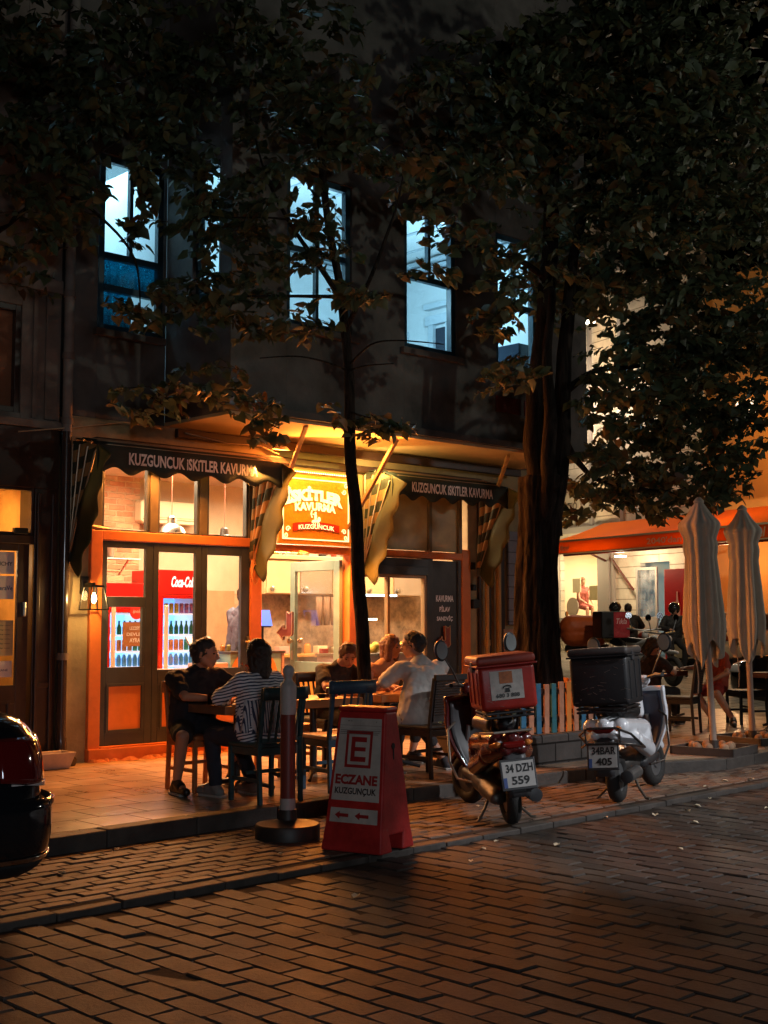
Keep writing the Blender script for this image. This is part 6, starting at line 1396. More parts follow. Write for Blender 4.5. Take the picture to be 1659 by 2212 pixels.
# ================================================================ café across the side street
CO = Vector((22.68, 12.30, 0)); CR = R(-105.12)
CM = Matrix.Translation(CO) @ Matrix.Rotation(CR, 4, 'Z')
def ctag(o): o.location = CO; o.rotation_euler = (0, 0, CR); return o
CF = ctag(thing('cafe_building', 'pale boarded building with the lit café behind the orange awning', 'building'))
BOARD = brick_mat('pale_boarding', (.62, .55, .44), (.58, .51, .41), (.28, .24, .18), 4, .32, .012, .7, plane='XZ', bump=.6, dirt=.12)
LITW = mat('cream_interior', (.72, .60, .42), .8); GREYF = mat('grey_frame', (.34, .30, .27), .6)
mb = MB(); wall_with_holes(mb, -7, 4.0, .3, 4.0, 2.2, 2.4, [(-2.85, -.75, 1.70, 3.75), (1.15, 2.45, .44, 3.3)]); wall_with_holes(mb, -7, 4.0, 4.0, 16, 2.2, 2.4, [(-.9, .2, 4.7, 7.4), (-.9, .2, 8.9, 11.4)])
mb.build('wall', BOARD, CF)
mb = MB()
for z in (8.1, 12.2, 4.35): mb.box((-7, 2.08, z), (4.0, 2.2, z + .18))
for x in (-1.15, .35): mb.box((x, 2.12, 4.4), (x + .14, 2.2, 12)); 
mb.box((-.12, 2.1, .44), (.0, 2.2, 4)); mb.box((-.70, 2.05, .44), (-.14, 2.2, 4.0)); mb.build('wall_trim', GREYF, CF)
f = MB(); f.box((-2.95, 2.1, 1.55), (-.68, 2.26, 1.70)); f.box((-2.95, 2.12, 1.70), (-2.85, 2.24, 3.75)); f.box((-.75, 2.12, 1.70), (-.68, 2.24, 3.75)); o = f.build('window', GREYF, CF)
MB().box((-2.86, 2.20, 1.69), (-.74, 2.206, 3.76)).build('pane', GLASS, o)
mb = MB(); mb.box((-7, 2.401, 15.8), (4.0, 9, 16)); mb.build('roof', GREYF, CF); BX('side_wall', (3.8, 4.8, .3), (4.0, 9, 15.8), BOARD, CF, 0); BX('side_wall', (-7, 2.401, .3), (-6.8, 9, 15.8), BOARD, CF, 0)
WG = mat('warm_lit_window', (1, .8, .6), .5, emit=(1, .78, .52), es=2.6)
for z0, z1 in ((4.7, 7.4), (8.9, 11.4)): BX('lit_window', (-.9, 2.3, z0), (.2, 2.36, z1), WG, CF, 0)
mb = MB(); mb.box((-5, 4.6, .3), (3.9, 4.7, 4)); mb.box((-5, 2.4, 3.95), (3.9, 4.6, 4)); mb.box((-3.6, 2.4, .3), (-3.5, 4.6, 4)); mb.box((.9, 2.4, .3), (1.0, 4.6, 4)); mb.box((-5, 2.4, .3), (3.9, 4.6, .42)); mb.build('interior', LITW, CF)
BX('blue_glowing_wall', (1.2, 3.8, .5), (3.6, 3.85, 3.6), mat('blue_glow_wall', (.4, .7, .9), .5, emit=(.25, .62, 1), es=.9), CF, 0)  # wall gives off its own blue in place of a lit interior
o = BX('cafe_door', (1.18, 2.0, .44), (2.12, 2.05, 1.72), GREYF, CF, .01); f = MB(); f.box((1.18, 2.0, 1.72), (1.26, 2.05, 3.15)); f.box((2.04, 2.0, 1.72), (2.12, 2.05, 3.15)); f.box((1.26, 2.0, 3.07), (2.04, 2.05, 3.15)); f.build('door_frame', GREYF, o)
MB().box((1.26, 2.02, 1.72), (2.04, 2.026, 3.07)).build('pane', glass_mat('pale_door_glass', (.75, .8, .85), frost=.5), o)
mb = MB()
for i in range(26):
    x = -2.75 + i * .14; mb.bar((x, 1.62, .5), (x + .5, 1.62, 1.45), .018); mb.bar((x + .5, 1.625, .5), (x, 1.625, 1.45), .018)
mb.box((-2.8, 1.6, 1.45), (1.1, 1.66, 1.50)); mb.box((-2.8, 1.6, .42), (1.1, 1.66, .5)); mb.build('lattice', mat('white_lattice', (.62, .55, .42), .6), CF)
CA = ctag(thing('cafe_awning', 'wide orange awning lettered Motel over the café front', 'awning'))
def canvas_glow(m, col):
    n = m.node_tree; b = n.nodes['Principled BSDF']; t = n.nodes.new('ShaderNodeBsdfTranslucent'); t.inputs[0].default_value = (*col, 1); mx = n.nodes.new('ShaderNodeMixShader'); mx.inputs[0].default_value = .6
    n.links.new(b.outputs[0], mx.inputs[1]); n.links.new(t.outputs[0], mx.inputs[2]); n.links.new(mx.outputs[0], n.nodes['Material Output'].inputs[0]); return m
AWOR = mat('orange_canvas', (.80, .26, .03), .7, var=.08, vs=1); CRM = mat('cream_edge', (.75, .6, .35), .6)
canvas_glow(AWOR, (.90, .34, .05))
mb = MB(); mb.grid(lambda u, v: (-.4 + 13.4 * u, 2.1 * v, 3.90 + .66 * v - .05 * math.sin(v * math.pi)), 12, 4); mb.open = True; mb.build('canopy', AWOR, CA, solid=.01)
mb = MB(); mb.box((-.4, -.03, 3.56), (13, -.005, 3.88)); mb.build('valance', canvas_glow(mat('orange_valance', (.70, .18, .02), .7), (.85, .24, .03)), CA)
mb = MB(); mb.box((-.4, -.05, 3.88), (13, .02, 3.93)); mb.box((-.4, -.045, 3.53), (13, -.0, 3.56)); mb.build('edge', CRM, CA)
for x, s, w_, h_ in ((.5, 'Motel', .45, .2), (5.2, "2040'dan beri", 2.1, .17), (8.1, 'Motel', .75, .24)): text('lettering', s, CRM, CA, (x, -.031, 3.71), (1, 0, 0), (0, 0, 1), w_, h_, bold=.02, shear=.25 if s == 'Motel' else 0)
mb = MB()
for x in (-.3, 3.8, 7.5): mb.bar((x + .8, .1, 3.86), (x, 2.1, 3.4), .05)
mb.bar((-.4, .6, 3.55), (13, .6, 3.55), .06); mb.bar((0.2, 1.9, 3.45), (1.2, 1.9, 2.5), .05); mb.build('arm', mat('dark_red_arm', (.10, .02, .015), .5), CA)
s_ = ctag(BX('coffee_sign', (-3.1, 2.08, 4.95), (-1.6, 2.14, 5.95), mat('cream_sign', (.6, .5, .36), .7), None, .01)); tag(s_, 'cream sign reading COFFEE STU behind hanging leaves', 'sign')
text('lettering', 'COFFEE', mat('brown_letters', (.12, .07, .05), .6), s_, (-2.35, 2.07, 5.65), (1, 0, 0), (0, 0, 1), .95, .17); text('lettering', 'STUDIO', mat('brown_letters'), s_, (-2.2, 2.07, 5.2), (1, 0, 0), (0, 0, 1), 1.0, .24, bold=.02)
s_ = ctag(BX('drinks_machine', (3.25, 1.3, .46), (4.25, 1.75, 3.02), mat('drinks_machine_red', (.55, .01, .015), .35), None, .02)); tag(s_, 'tall red Coca-Cola machine at the café entrance'.replace('Coca-Cola ', 'bottle-print '), 'drinks machine')
text('lettering', 'Coca-Cola', WHITE, s_, (3.82, 1.29, 1.42), (1, 0, 0), (0, 0, 1), .86, .34, bold=.02, shear=.3)
MB().prism([(x + .75, z) for x, z in [(2.94, 1.6), (3.14, 1.6), (3.15, 1.95), (3.07, 2.2), (3.06, 2.4), (3.02, 2.4), (3.01, 2.2), (2.93, 1.95)]], 1.288, 1.296).build('bottle_print', mat('pale_pink', (.7, .35, .3), .5), s_)
def clight(*a, **k):
    a = list(a); a[2] = CM @ Vector(a[2]); a[5:6] = [CM @ Vector(a[5])] if len(a) > 5 else []; return light(*a, **k)
clight('AREA', 'cafe_light', (-1.8, 3.4, 3.85), 180, (1, .80, .50), (-1.8, 3.4, 0), shape='RECTANGLE', size=2, size_y=1)
clight('POINT', 'cafe_lamp', (-.75, 3.6, 2.7), 60, (1, .72, .40), shadow_soft_size=.12)
clight('POINT', 'awning_lamp', (1.75, 1.0, 3.3), 170, (1, .80, .50), shadow_soft_size=.1)
clight('POINT', 'awning_lamp', (-1.8, .9, 3.3), 130, (1, .78, .42), shadow_soft_size=.1)
clight('POINT', 'awning_lamp', (6.0, 1.1, 3.2), 110, (1, .55, .25), shadow_soft_size=.1)
clight('POINT', 'facade_lamp', (-.3, .9, 8.3), 380, (1, .80, .58), shadow_soft_size=.15)
clight('POINT', 'facade_lamp', (7.0, .2, 6.6), 160, (1, .50, .10), shadow_soft_size=.3)
o = ctag(MB().lathe([(.16, 0), (.17, .03), (.02, .05)], 20, c=(1.75, 1.0, 3.42)).build('awning_lamp', mat('lamp_glow', (1, .9, .7), .5, emit=(1, .88, .62), es=12), None)); tag(o, 'round white lamp under the orange awning', 'lamp')
o = ctag(MB().lathe([(.01, 0), (.16, .08), (.16, .2), (.01, .28)], 16, c=(-.3, 1.6, 10.6)).build('facade_lamp', mat('lamp_glow', (1, .9, .7)), None)); tag(o, 'bright wall lamp glaring through leaves on the pale facade', 'lamp')
YB = ctag(thing('ochre_building', 'ochre orange house above the right end of the café awning', 'building')); BX('roof', (4.01, 2.501, 10.8), (16, 9, 11), GREYF, YB, 0); BX('side_wall', (15.8, 2.501, .3), (16, 9, 10.8), GREYF, YB, 0)
mb = MB(); wall_with_holes(mb, 4.0, 16, .3, 11, 2.3, 2.5, [(5.0, 5.9, 6.9, 7.5), (7.2, 8.0, 5.0, 6.2)]); mb.build('wall', mat('ochre_wall', (.55, .26, .06), .8, var=.12, vs=1), YB)
BX('lit_window', (5.0, 2.42, 6.9), (5.9, 2.46, 7.5), WG, YB, 0); BX('window', (7.2, 2.42, 5.0), (8.0, 2.46, 6.2), mat('dim_window', (.2, .17, .08), .4, emit=(1, .7, .2), es=.15), YB, 0)
mb = MB()
for x in [7.7 + i * .22 for i in range(11)]: mb.bar((x, 1.5, 4.95), (x, 1.5, 5.75), .03)
mb.box((7.6, 1.48, 5.75), (10.2, 1.54, 5.81)); mb.box((7.6, 1.5, 4.85), (10.2, 2.3, 4.95)); mb.build('balcony', BLACK, YB)
# woman and bag silhouettes in the café window
person('long-haired woman behind the café window across the street', {k: CM @ Vector(v) for k, v in dict(
    head=(-2.50, 2.85, 2.86), neck=(-2.55, 2.88, 2.70), chest=(-2.57, 2.9, 2.5), pelvis=(-2.60, 2.92, 2.1), shL=(-2.57, 2.72, 2.62), shR=(-2.57, 3.1, 2.62), elL=(-2.45, 2.68, 2.3), wrL=(-2.20, 2.7, 2.2), elR=(-2.45, 3.1, 2.3), wrR=(-2.20, 3.0, 2.2),
    knL=(-2.20, 2.8, 2.0), anL=(-2.20, 2.8, 1.6), toL=(-2.05, 2.8, 1.55), knR=(-2.20, 3.0, 2.0), anR=(-2.20, 3.0, 1.6), toR=(-2.05, 3.0, 1.55)).items()}, CM.to_3x3() @ Vector((1, -.1, -.3)), SKIN, hairkind='long', hairm=HA, top=mat('floral_dress', (.30, .07, .05), .8, var=.4, vs=20), sleeve='none', bottom=mat('floral_dress'), vox=.02, facev=False)
for x, z, m_ in ((-2.42, 2.75, mat('beige_bag', (.5, .42, .28), .8)), (-1.55, 2.5, mat('olive_bag', (.35, .28, .15), .8))):
    o = ctag(MB().box((x - .22, 2.55, z - .25), (x + .18, 2.6, z + .2)).build('hanging_bag', m_, None, .01)); tag(o, 'beige paper bag hung left of the woman in the café window' if x < -2 else 'olive bag hung right of the woman in the café window', 'bag')
o = ctag(MB().lathe([(.3, 0), (.3, .05)], 24, Matrix.Translation((-2.80, 2.7, 2.05)) @ Matrix.Rotation(R(90), 4, 'X')).build('round_clock', mat('clock_grey', (.3, .25, .2), .5), None)); tag(o, 'big round clock on the café window sill', 'clock')

# motorbikes in front of the café: simplified copies of the scooters
def gloc(x, y): return (x, y, zg(x, y))
def bike(label, x, y, rz, body):
    S_ = thing('motorbike', label, 'motorbike', gloc(x, y), rz, 'motorbikes parked before the café')
    wheel(S_, 0, .30, .06); wheel(S_, 1.3, .30, .06)
    blob('body', [((0, -.25, .82), .05, (0, .2, .78), .09), ((0, .2, .78), .10, (0, .75, .88), .13), ((0, .3, .5), .13, (0, .7, .5), .14), ((0, .95, .95), .06, (0, 1.1, .9), .08), ((0, 1.05, .68), .05, (0, 1.45, .66), .04), ((0, -.3, .6), .04, (0, .1, .55), .06)], body, S_, .022, 2)
    blob('seat', [((0, -.2, .88), .07, (0, .35, .84), .08)], BLACK, S_, .02, 2)
    mb = MB(); mb.tube([(0, 1.3, .3), (0, 1.0, .98)], .04, 8); mb.tube([(-.36, .88, 1.06), (0, 1.0, 1.02), (.36, .88, 1.06)], .02, 8); mb.tube([(-.25, .95, 1.05), (-.33, .98, 1.3)], .01, 6); mb.tube([(.25, .95, 1.05), (.33, .98, 1.3)], .01, 6); mb.tube([(.12, -.2, .35), (.12, .4, .35)], .05, 8); mb.build('frame', ALU, S_, auto=40)
    mb = MB(); mb.lathe([(.07, 0), (.06, .02)], 14, Matrix.Translation((-.33, .97, 1.34)) @ Matrix.Rotation(R(90), 4, 'X')); mb.lathe([(.07, 0), (.06, .02)], 14, Matrix.Translation((.33, .97, 1.34)) @ Matrix.Rotation(R(90), 4, 'X')); mb.build('mirror', CHROME, S_)
    blob('headlight', [((0, 1.16, .92), .08, (0, 1.12, .92), .08)], mat('lamp_lens'), S_, .02, 1); return S_
bike('motorbike with a red orange box parked left before the café', 17.9, 7.2, R(10), mat('bike_black', (.02, .02, .02), .3))
bike('motorbike carrying the dark box with the glossy red side', 16.9, 5.2, R(130), mat('bike_red', (.3, .04, .02), .3))
bike('white-tanked motorbike behind the black delivery box', 15.0, 4.0, R(160), mat('bike_white', (.5, .52, .55), .3))
tag(blob('delivery_bag', [((16.6, 6.9, 1.45), .30, (17.1, 6.55, 1.45), .28), ((16.6, 6.9, 1.3), .28, (17.1, 6.55, 1.3), .28)], mat('orange_delivery_bag', (.50, .09, .015), .6, var=.15), None, .03, 3), 'rounded orange delivery bag on the leftmost motorbike', 'delivery bag')
o = MB().box((-.33, -.3, -.3), (.33, .3, .3)).build('delivery_box', BLACK, None, .03); o.location = (16.55, 5.75, 1.52); o.rotation_euler = (0, 0, R(-32)); tag(o, 'square black box with glossy red side panel before the café', 'delivery box')
p_ = MB().box((-.05, -.304, -.28), (.32, -.301, .28)).build('side_panel', mat('glossy_red_panel', (.45, .05, .06), .2, var=.4, vs=8, coat=1), o)
text('lettering', 'Tıkla', mat('pinkish_white', (.8, .6, .6), .4), p_, (.13, -.306, .08), (1, 0, 0), (0, 0, 1), .24, .12, shear=.3)
def rider(label, x, y, f, m, helmet):
    z = zg(x, y); rt = Vector(f).cross(Vector((0, 0, 1))).normalized(); f = Vector(f).normalized(); C0 = Vector((x, y, z))
    j = lambda a, b_, c: C0 + rt * a + f * b_ + Vector((0, 0, c))
    def hm(P_, q, V, M):
        if helmet: blob('helmet', [(q(0, -.01, .04), .135, q(0, -.03, .02), .135)], mat('black_helmet', (.02, .02, .02), .15, coat=1), P_, .012, 2)
    return person(label, dict(head=j(0, .12, 1.48), neck=j(0, .06, 1.34), chest=j(0, .02, 1.15), pelvis=j(0, -.05, .85), shL=j(-.19, .05, 1.27), shR=j(.19, .05, 1.27), elL=j(-.33, .22, 1.08), wrL=j(-.2, .42, 1.05), elR=j(.33, .22, 1.08), wrR=j(.2, .42, 1.05),
        knL=j(-.16, .35, .62), anL=j(-.16, .2, .12), toL=j(-.16, .36, .06), knR=j(.16, .35, .62), anR=j(.16, .2, .12), toR=j(.16, .36, .06)), f, SKIN, hairm=HB, top=m, sleeve='long', bottom=SHORTS, legs='long', vox=.016, facev=False, extra=hm)
rider('rider in yellow striped top and black helmet before the lattice', 16.95, 6.05, (.6, -.5, 0), stripe_mat('yellow_stripe_top', (.55, .40, .12), (.7, .6, .35), 14, (0, 0, 1)), True)
rider('broad dark-clothed rider sitting with his back to us before the café', 17.35, 5.85, (.7, .6, 0), mat('black_jacket', (.015, .013, .012), .7), False)
rider('rider with white and black helmet beside the grey café door', 17.2, 4.55, (-.5, -.6, 0), mat('dark_jacket', (.02, .02, .02), .7), True)
BLOBS = {'T2': [(6.17,-4.03,6.25,0.37,1.10,0.79,428),(6.59,-3.87,5.02,0.33,1.00,0.60,269),(4.96,-3.70,6.06,0.76,1.20,0.61,452),(6.63,-3.35,3.18,0.33,0.60,0.22,90),(4.32,-3.38,7.21,1.65,1.60,1.10,3193),(5.49,-3.80,7.14,1.04,1.50,1.29,2199),(4.90,-3.24,5.73,1.35,1.60,0.93,2058),(5.97,-3.56,4.76,0.96,1.30,1.07,1696),(5.49,-3.10,4.10,0.75,1.10,0.91,1121),(5.20,-2.56,3.14,0.49,0.60,0.33,203),(5.92,-3.10,3.15,0.71,0.80,0.41,428),(6.63,-3.50,3.79,0.39,0.90,0.66,343),(3.01,-2.83,7.01,0.96,1.30,0.77,1206),(2.68,-2.79,6.03,0.71,1.00,0.28,254),(2.90,-3.14,5.06,0.38,0.70,0.57,180),(2.94,-3.18,4.12,0.33,0.50,0.24,76),(2.21,-2.77,5.30,0.28,0.50,0.33,52),(4.29,-3.35,4.19,0.25,0.50,0.55,103),(4.28,-3.34,3.33,0.25,0.50,0.30,65),(4.70,-3.74,8.23,1.50,1.80,0.55,1244),(4.65,-2.59,2.89,0.21,0.40,0.16,30),(2.74,-2.99,5.46,0.28,0.50,0.28,45),],
'T1': [(0.76,-2.36,6.44,0.66,1.00,0.35,376),(0.96,-2.96,6.19,0.34,0.70,0.21,138),(0.64,-2.24,5.84,0.48,0.80,0.26,165),(0.27,-1.76,5.55,0.40,0.80,0.40,254),(0.11,-1.61,4.76,0.40,0.70,0.35,226),(0.45,-2.48,4.44,0.47,0.60,0.21,155),(0.86,-3.14,4.61,0.21,0.50,0.25,75),(0.71,-2.72,5.20,0.26,0.60,0.47,145),(0.33,-2.37,3.60,0.24,0.40,0.19,77),(0.46,-2.49,3.34,0.17,0.30,0.11,31),(0.99,-3.13,3.39,0.36,0.35,0.11,83),(0.16,-1.79,3.88,0.40,0.60,0.22,127),(-0.15,-1.23,3.78,0.36,0.60,0.22,100),(1.25,-3.23,5.87,0.39,0.60,0.17,113),(0.55,-1.89,7.23,1.43,1.50,0.54,1085),(0.84,-2.84,3.60,0.09,0.30,0.13,15),(0.51,-2.12,5.19,0.26,0.60,0.53,158),],
'T3': [(-1.17,-0.95,6.87,0.69,1.30,0.64,678),(-1.22,-0.91,6.05,0.60,1.10,0.39,395),(-0.68,-1.41,6.41,0.56,1.00,0.39,330),(-1.18,-1.22,5.36,0.46,0.80,0.30,217),(-1.52,-1.17,4.86,0.19,0.50,0.25,67),(-0.32,-1.48,6.96,0.65,1.20,0.52,508),(-0.56,-1.66,5.39,0.17,0.50,0.47,96),(-0.58,-1.64,4.42,0.34,0.50,0.15,70),(-0.86,-1.24,5.65,0.26,0.60,0.26,79),(-0.14,-1.64,6.13,0.39,0.70,0.26,152),],
}
PATHS = {'t1_trunk': [(1.35,-2.78,0.31),(1.33,-2.76,0.92),(1.29,-2.72,1.88),(1.26,-2.69,2.68),(1.22,-2.66,3.22),(1.21,-2.65,3.81),(1.19,-2.62,4.40),(1.16,-2.59,4.76),(1.08,-2.52,5.32),(1.03,-2.47,5.87),(0.99,-2.44,6.57)],
't1_a': [(1.16,-2.60,4.72),(0.90,-2.49,5.10),(0.70,-2.30,5.52),(0.62,-2.08,5.97),(0.56,-1.89,6.61)],
't1_b': [(1.18,-2.62,4.40),(1.09,-3.08,4.84),(1.18,-3.30,5.39),(1.24,-3.36,5.79)],
't1_c': [(1.20,-2.64,4.03),(0.90,-2.63,4.08),(0.58,-2.60,4.09),(0.33,-2.37,4.07)],
't1_d': [(1.20,-2.64,4.08),(1.16,-3.01,4.22),(1.28,-3.26,4.24),(1.52,-3.63,4.18)],
't1_e': [(1.20,-2.64,4.03),(1.19,-2.90,4.04),(1.25,-3.23,4.02)],
't1_f': [(1.21,-2.65,3.63),(1.13,-2.98,3.53),(1.21,-3.33,3.44)],
't1_g': [(1.15,-2.59,4.76),(0.64,-2.25,4.74),(0.21,-1.70,4.76)],
't1_h': [(1.03,-2.48,5.13),(0.77,-2.37,5.47),(0.37,-1.85,5.55)],
't2_trunk': [(3.95,-2.70,0.52),(3.94,-2.69,1.32),(3.94,-2.69,2.08),(3.98,-2.72,2.74),(4.00,-2.75,3.20)],
't2_a': [(3.96,-2.71,2.55),(3.97,-2.72,3.05),(3.93,-2.68,3.56),(3.98,-2.72,4.29),(4.04,-2.78,5.18),(4.09,-2.83,6.08),(4.09,-2.83,7.31)],
't2_b': [(4.04,-2.80,2.55),(4.08,-2.82,3.05),(4.14,-2.88,3.46),(4.16,-2.90,4.13),(4.21,-2.94,4.91),(4.29,-3.02,5.86),(4.51,-3.23,7.04)],
't2_c': [(4.21,-2.94,5.18),(4.70,-3.19,5.70),(5.29,-3.47,5.97),(5.82,-3.70,6.58)],
't2_d': [(4.16,-2.90,4.13),(4.65,-3.01,4.44),(5.33,-3.09,4.57),(5.98,-3.43,4.78)],
't2_e': [(4.18,-2.91,3.61),(4.57,-2.79,3.40),(5.00,-2.79,3.22),(5.72,-3.05,3.14)],
't2_f': [(4.04,-2.78,5.44),(3.56,-2.80,5.56),(3.00,-2.82,5.54),(2.61,-2.72,5.58)],
't2_g': [(4.08,-2.83,6.24),(3.56,-2.80,6.65),(2.97,-2.66,6.80)],
't2_h': [(3.96,-2.80,2.50),(3.82,-2.97,3.32),(3.83,-2.99,3.83),(3.81,-2.96,4.44),(3.87,-3.02,5.26)],
't3_trunk': [(-2.34,-0.40,0.40),(-2.34,-0.40,1.78),(-2.35,-0.39,3.45),(-2.33,-0.41,5.16),(-2.26,-0.47,6.47)],
't3_a': [(-2.27,-0.19,4.35),(-1.86,-0.57,4.96),(-1.49,-0.92,5.31),(-1.19,-1.21,5.67),(-0.75,-1.62,6.11)],
't3_b': [(-2.20,-0.11,5.26),(-1.71,-0.58,5.92),(-1.21,-1.05,6.37),(-0.48,-1.74,6.83)],
't3_c': [(-1.14,-1.12,5.70),(-0.81,-1.42,5.39),(-0.59,-1.64,4.99),(-0.55,-1.67,4.46)]}
# ================================================================ trees
def leaf_mat():
    m = bpy.data.materials.new('linden_leaf'); m.use_nodes = True; n = m.node_tree; b = n.nodes['Principled BSDF']; b.inputs['Roughness'].default_value = .5
    g = n.nodes.new('ShaderNodeNewGeometry'); r = n.nodes.new('ShaderNodeValToRGB'); cr = r.color_ramp
    cr.elements[0].position = 0; cr.elements[0].color = (.040, .060, .028, 1); cr.elements[1].position = 1; cr.elements[1].color = (.10, .05, .018, 1)
    for p, c in ((.35, (.065, .088, .042)), (.7, (.10, .115, .06)), (.90, (.12, .09, .025)), (.93, (.13, .085, .03))): e = cr.elements.new(p); e.color = (*c, 1)
    n.links.new(g.outputs['Random Per Island'], r.inputs[0]); n.links.new(r.outputs[0], b.inputs['Base Color'])
    t = n.nodes.new('ShaderNodeBsdfTranslucent'); n.links.new(r.outputs[0], t.inputs[0]); mx = n.nodes.new('ShaderNodeMixShader'); mx.inputs[0].default_value = .3
    n.links.new(b.outputs[0], mx.inputs[1]); n.links.new(t.outputs[0], mx.inputs[2]); n.links.new(mx.outputs[0], n.nodes['Material Output'].inputs[0]); return m
LEAF = leaf_mat()
def bark_mat(name, col, sc):
    m = mat(name, col, .95, spec=.15); n = m.node_tree; b = n.nodes['Principled BSDF']; tc = n.nodes.new('ShaderNodeTexCoord'); mp = n.nodes.new('ShaderNodeMapping'); mp.inputs['Scale'].default_value = (1, 1, .16)
    n.links.new(tc.outputs['Object'], mp.inputs[0]); nz = n.nodes.new('ShaderNodeTexNoise'); nz.inputs['Scale'].default_value = sc; nz.inputs['Detail'].default_value = 8; nz.inputs['Roughness'].default_value = .7; nz.inputs['Distortion'].default_value = .6
    n.links.new(mp.outputs[0], nz.inputs['Vector']); r = n.nodes.new('ShaderNodeValToRGB'); r.color_ramp.elements[0].position = .38; r.color_ramp.elements[1].position = .66; r.color_ramp.elements[0].color = (*[c * .25 for c in col], 1); r.color_ramp.elements[1].color = (*[c * 1.6 for c in col], 1)
    n.links.new(nz.outputs['Fac'], r.inputs[0]); n.links.new(r.outputs[0], b.inputs['Base Color']); bp = n.nodes.new('ShaderNodeBump'); bp.inputs['Strength'].default_value = 1; bp.inputs['Distance'].default_value = .04
    n.links.new(nz.outputs['Fac'], bp.inputs['Height']); n.links.new(bp.outputs[0], b.inputs['Normal']); return m
BARK = bark_mat('bark', (.034, .024, .018), 30); BARK2 = bark_mat('ridged_bark', (.022, .016, .013), 18)
def crown(name, blobs, parent, seed, dens=1., size=.106):
    rg = np.random.default_rng(seed); base = []; twigs = MB()
    for (x, y, z, rx, ry, rz_, n_) in blobs:
        n_ = int(n_ * dens); nt = max(1, n_ // 11)
        q = rg.normal(size=(nt, 3)); q /= np.linalg.norm(q, axis=1)[:, None]; q *= rg.random(nt)[:, None] ** .42
        right = np.array([FH.y, -FH.x, 0]); fw = np.array([FH.x, FH.y, 0]); up = np.array([0, 0, 1.])
        c = np.array([x, y, z]) + q[:, :1] * rx * right + q[:, 1:2] * ry * fw + q[:, 2:] * rz_ * up
        for k in range(nt):
            a = rg.random() * 6.283; dr = rg.normal(-.22, .22); L = rg.uniform(.22, .5)
            d = np.array([math.cos(a), math.sin(a), dr]); d /= np.linalg.norm(d); p0 = c[k] - d * L / 2; nn = int(rg.integers(8, 15))
            twigs.tube([p0, p0 + d * L * .5 + np.array([0, 0, .015]), p0 + d * L], [.004, .003, .0015], 4, cap=False)
            for i in range(nn):
                t = (i + .5) / nn; s = 1 if i % 2 else -1
                side = np.cross(d, up); side /= max(1e-6, np.linalg.norm(side))
                o = p0 + d * L * t + rg.normal(size=3) * .012
                ld = d * rg.uniform(.3, .9) + side * s * rg.uniform(.4, 1.) + up * rg.normal(-.35, .35); ld /= np.linalg.norm(ld)
                base.append((o, ld, rg.normal(0, .6), size * rg.uniform(.45, 1.35)))
    N = len(base); O = np.array([b[0] for b in base]); D_ = np.array([b[1] for b in base]); rl = np.array([b[2] for b in base]); S = np.array([b[3] for b in base])
    up = np.array([0, 0, 1.]); sd = np.cross(D_, up); sd /= np.maximum(1e-6, np.linalg.norm(sd, axis=1))[:, None]; nr = np.cross(sd, D_)
    sd2 = sd * np.cos(rl)[:, None] + nr * np.sin(rl)[:, None]; nr2 = -sd * np.sin(rl)[:, None] + nr * np.cos(rl)[:, None]
    # heart shaped leaf folded along its rib: rib 0,3,6; left 1,2 ; right 5,4
    tpl = [(0, .12, 0), (-.40, .02, .10), (-.46, .45, .13), (-.22, .82, .05), (0, 1.12, -.12), (.22, .82, .05), (.46, .45, .13), (.40, .02, .10), (0, .55, -.0)]
    V = np.zeros((N, 9, 3))
    for i, (a, b_, c) in enumerate(tpl): V[:, i] = O + sd2 * (a * S)[:, None] + D_ * (b_ * S)[:, None] + nr2 * (c * S)[:, None]
    F = [(0, 8, 2, 1), (8, 4, 3, 2), (0, 7, 6, 8), (8, 6, 5, 4)]
    me = bpy.data.meshes.new(name); me.vertices.add(N * 9); me.vertices.foreach_set('co', V.ravel())
    idx = (np.array(F)[None] + (np.arange(N) * 9)[:, None, None]).reshape(-1); me.loops.add(len(idx)); me.loops.foreach_set('vertex_index', idx.astype(np.int32))
    me.polygons.add(N * 4); me.polygons.foreach_set('loop_start', np.arange(0, N * 16, 4, dtype=np.int32)); me.polygons.foreach_set('loop_total', np.full(N * 4, 4, dtype=np.int32)); me.update(); me.validate()
    me.materials.append(LEAF); o = bpy.data.objects.new(name, me); COL.objects.link(o); o.parent = parent
    twigs.build('twigs', BARK, parent); return o
def limb(mb, pts, r0, r1, n=10, wob=.0):
    P_ = [Vector(p) for p in pts]; out = []; rs = []
    m_ = len(P_) - 1; st = 5
    for i in range(m_):
        a, b_, c, d = P_[max(0, i - 1)], P_[i], P_[i + 1], P_[min(m_, i + 2)]
        for k in range(st):
            t = k / st; q = .5 * ((2 * b_) + (c - a) * t + (2 * a - 5 * b_ + 4 * c - d) * t * t + (3 * b_ - a - 3 * c + d) * t ** 3)
            out.append(q); rs.append(r0 + (r1 - r0) * (i + t) / m_)
    out.append(P_[-1]); rs.append(r1)
    if wob: out = [q + Vector((noise.noise(q * 2.1), noise.noise(q * 2.1 + Vector((5, 1, 2))), 0)) * wob for q in out]; rs = [r * (1 + .12 * noise.noise(q * 3)) for r, q in zip(rs, out)]
    mb.tube(out, rs, n); return mb
T = thing('linden_tree', 'slim tree with thin straight trunk rising between the café tables', 'tree')
mb = MB(); limb(mb, PATHS['t1_trunk'], .072, .03, 14, .012); mb.build('trunk', BARK, T, smooth=True)
for k, r in (('t1_a', .034), ('t1_b', .028), ('t1_c', .012), ('t1_d', .012), ('t1_e', .010), ('t1_f', .012), ('t1_g', .022), ('t1_h', .02)): mb = MB(); limb(mb, PATHS[k], r, .005, 8, .01); mb.build('branch', BARK, T, smooth=True)
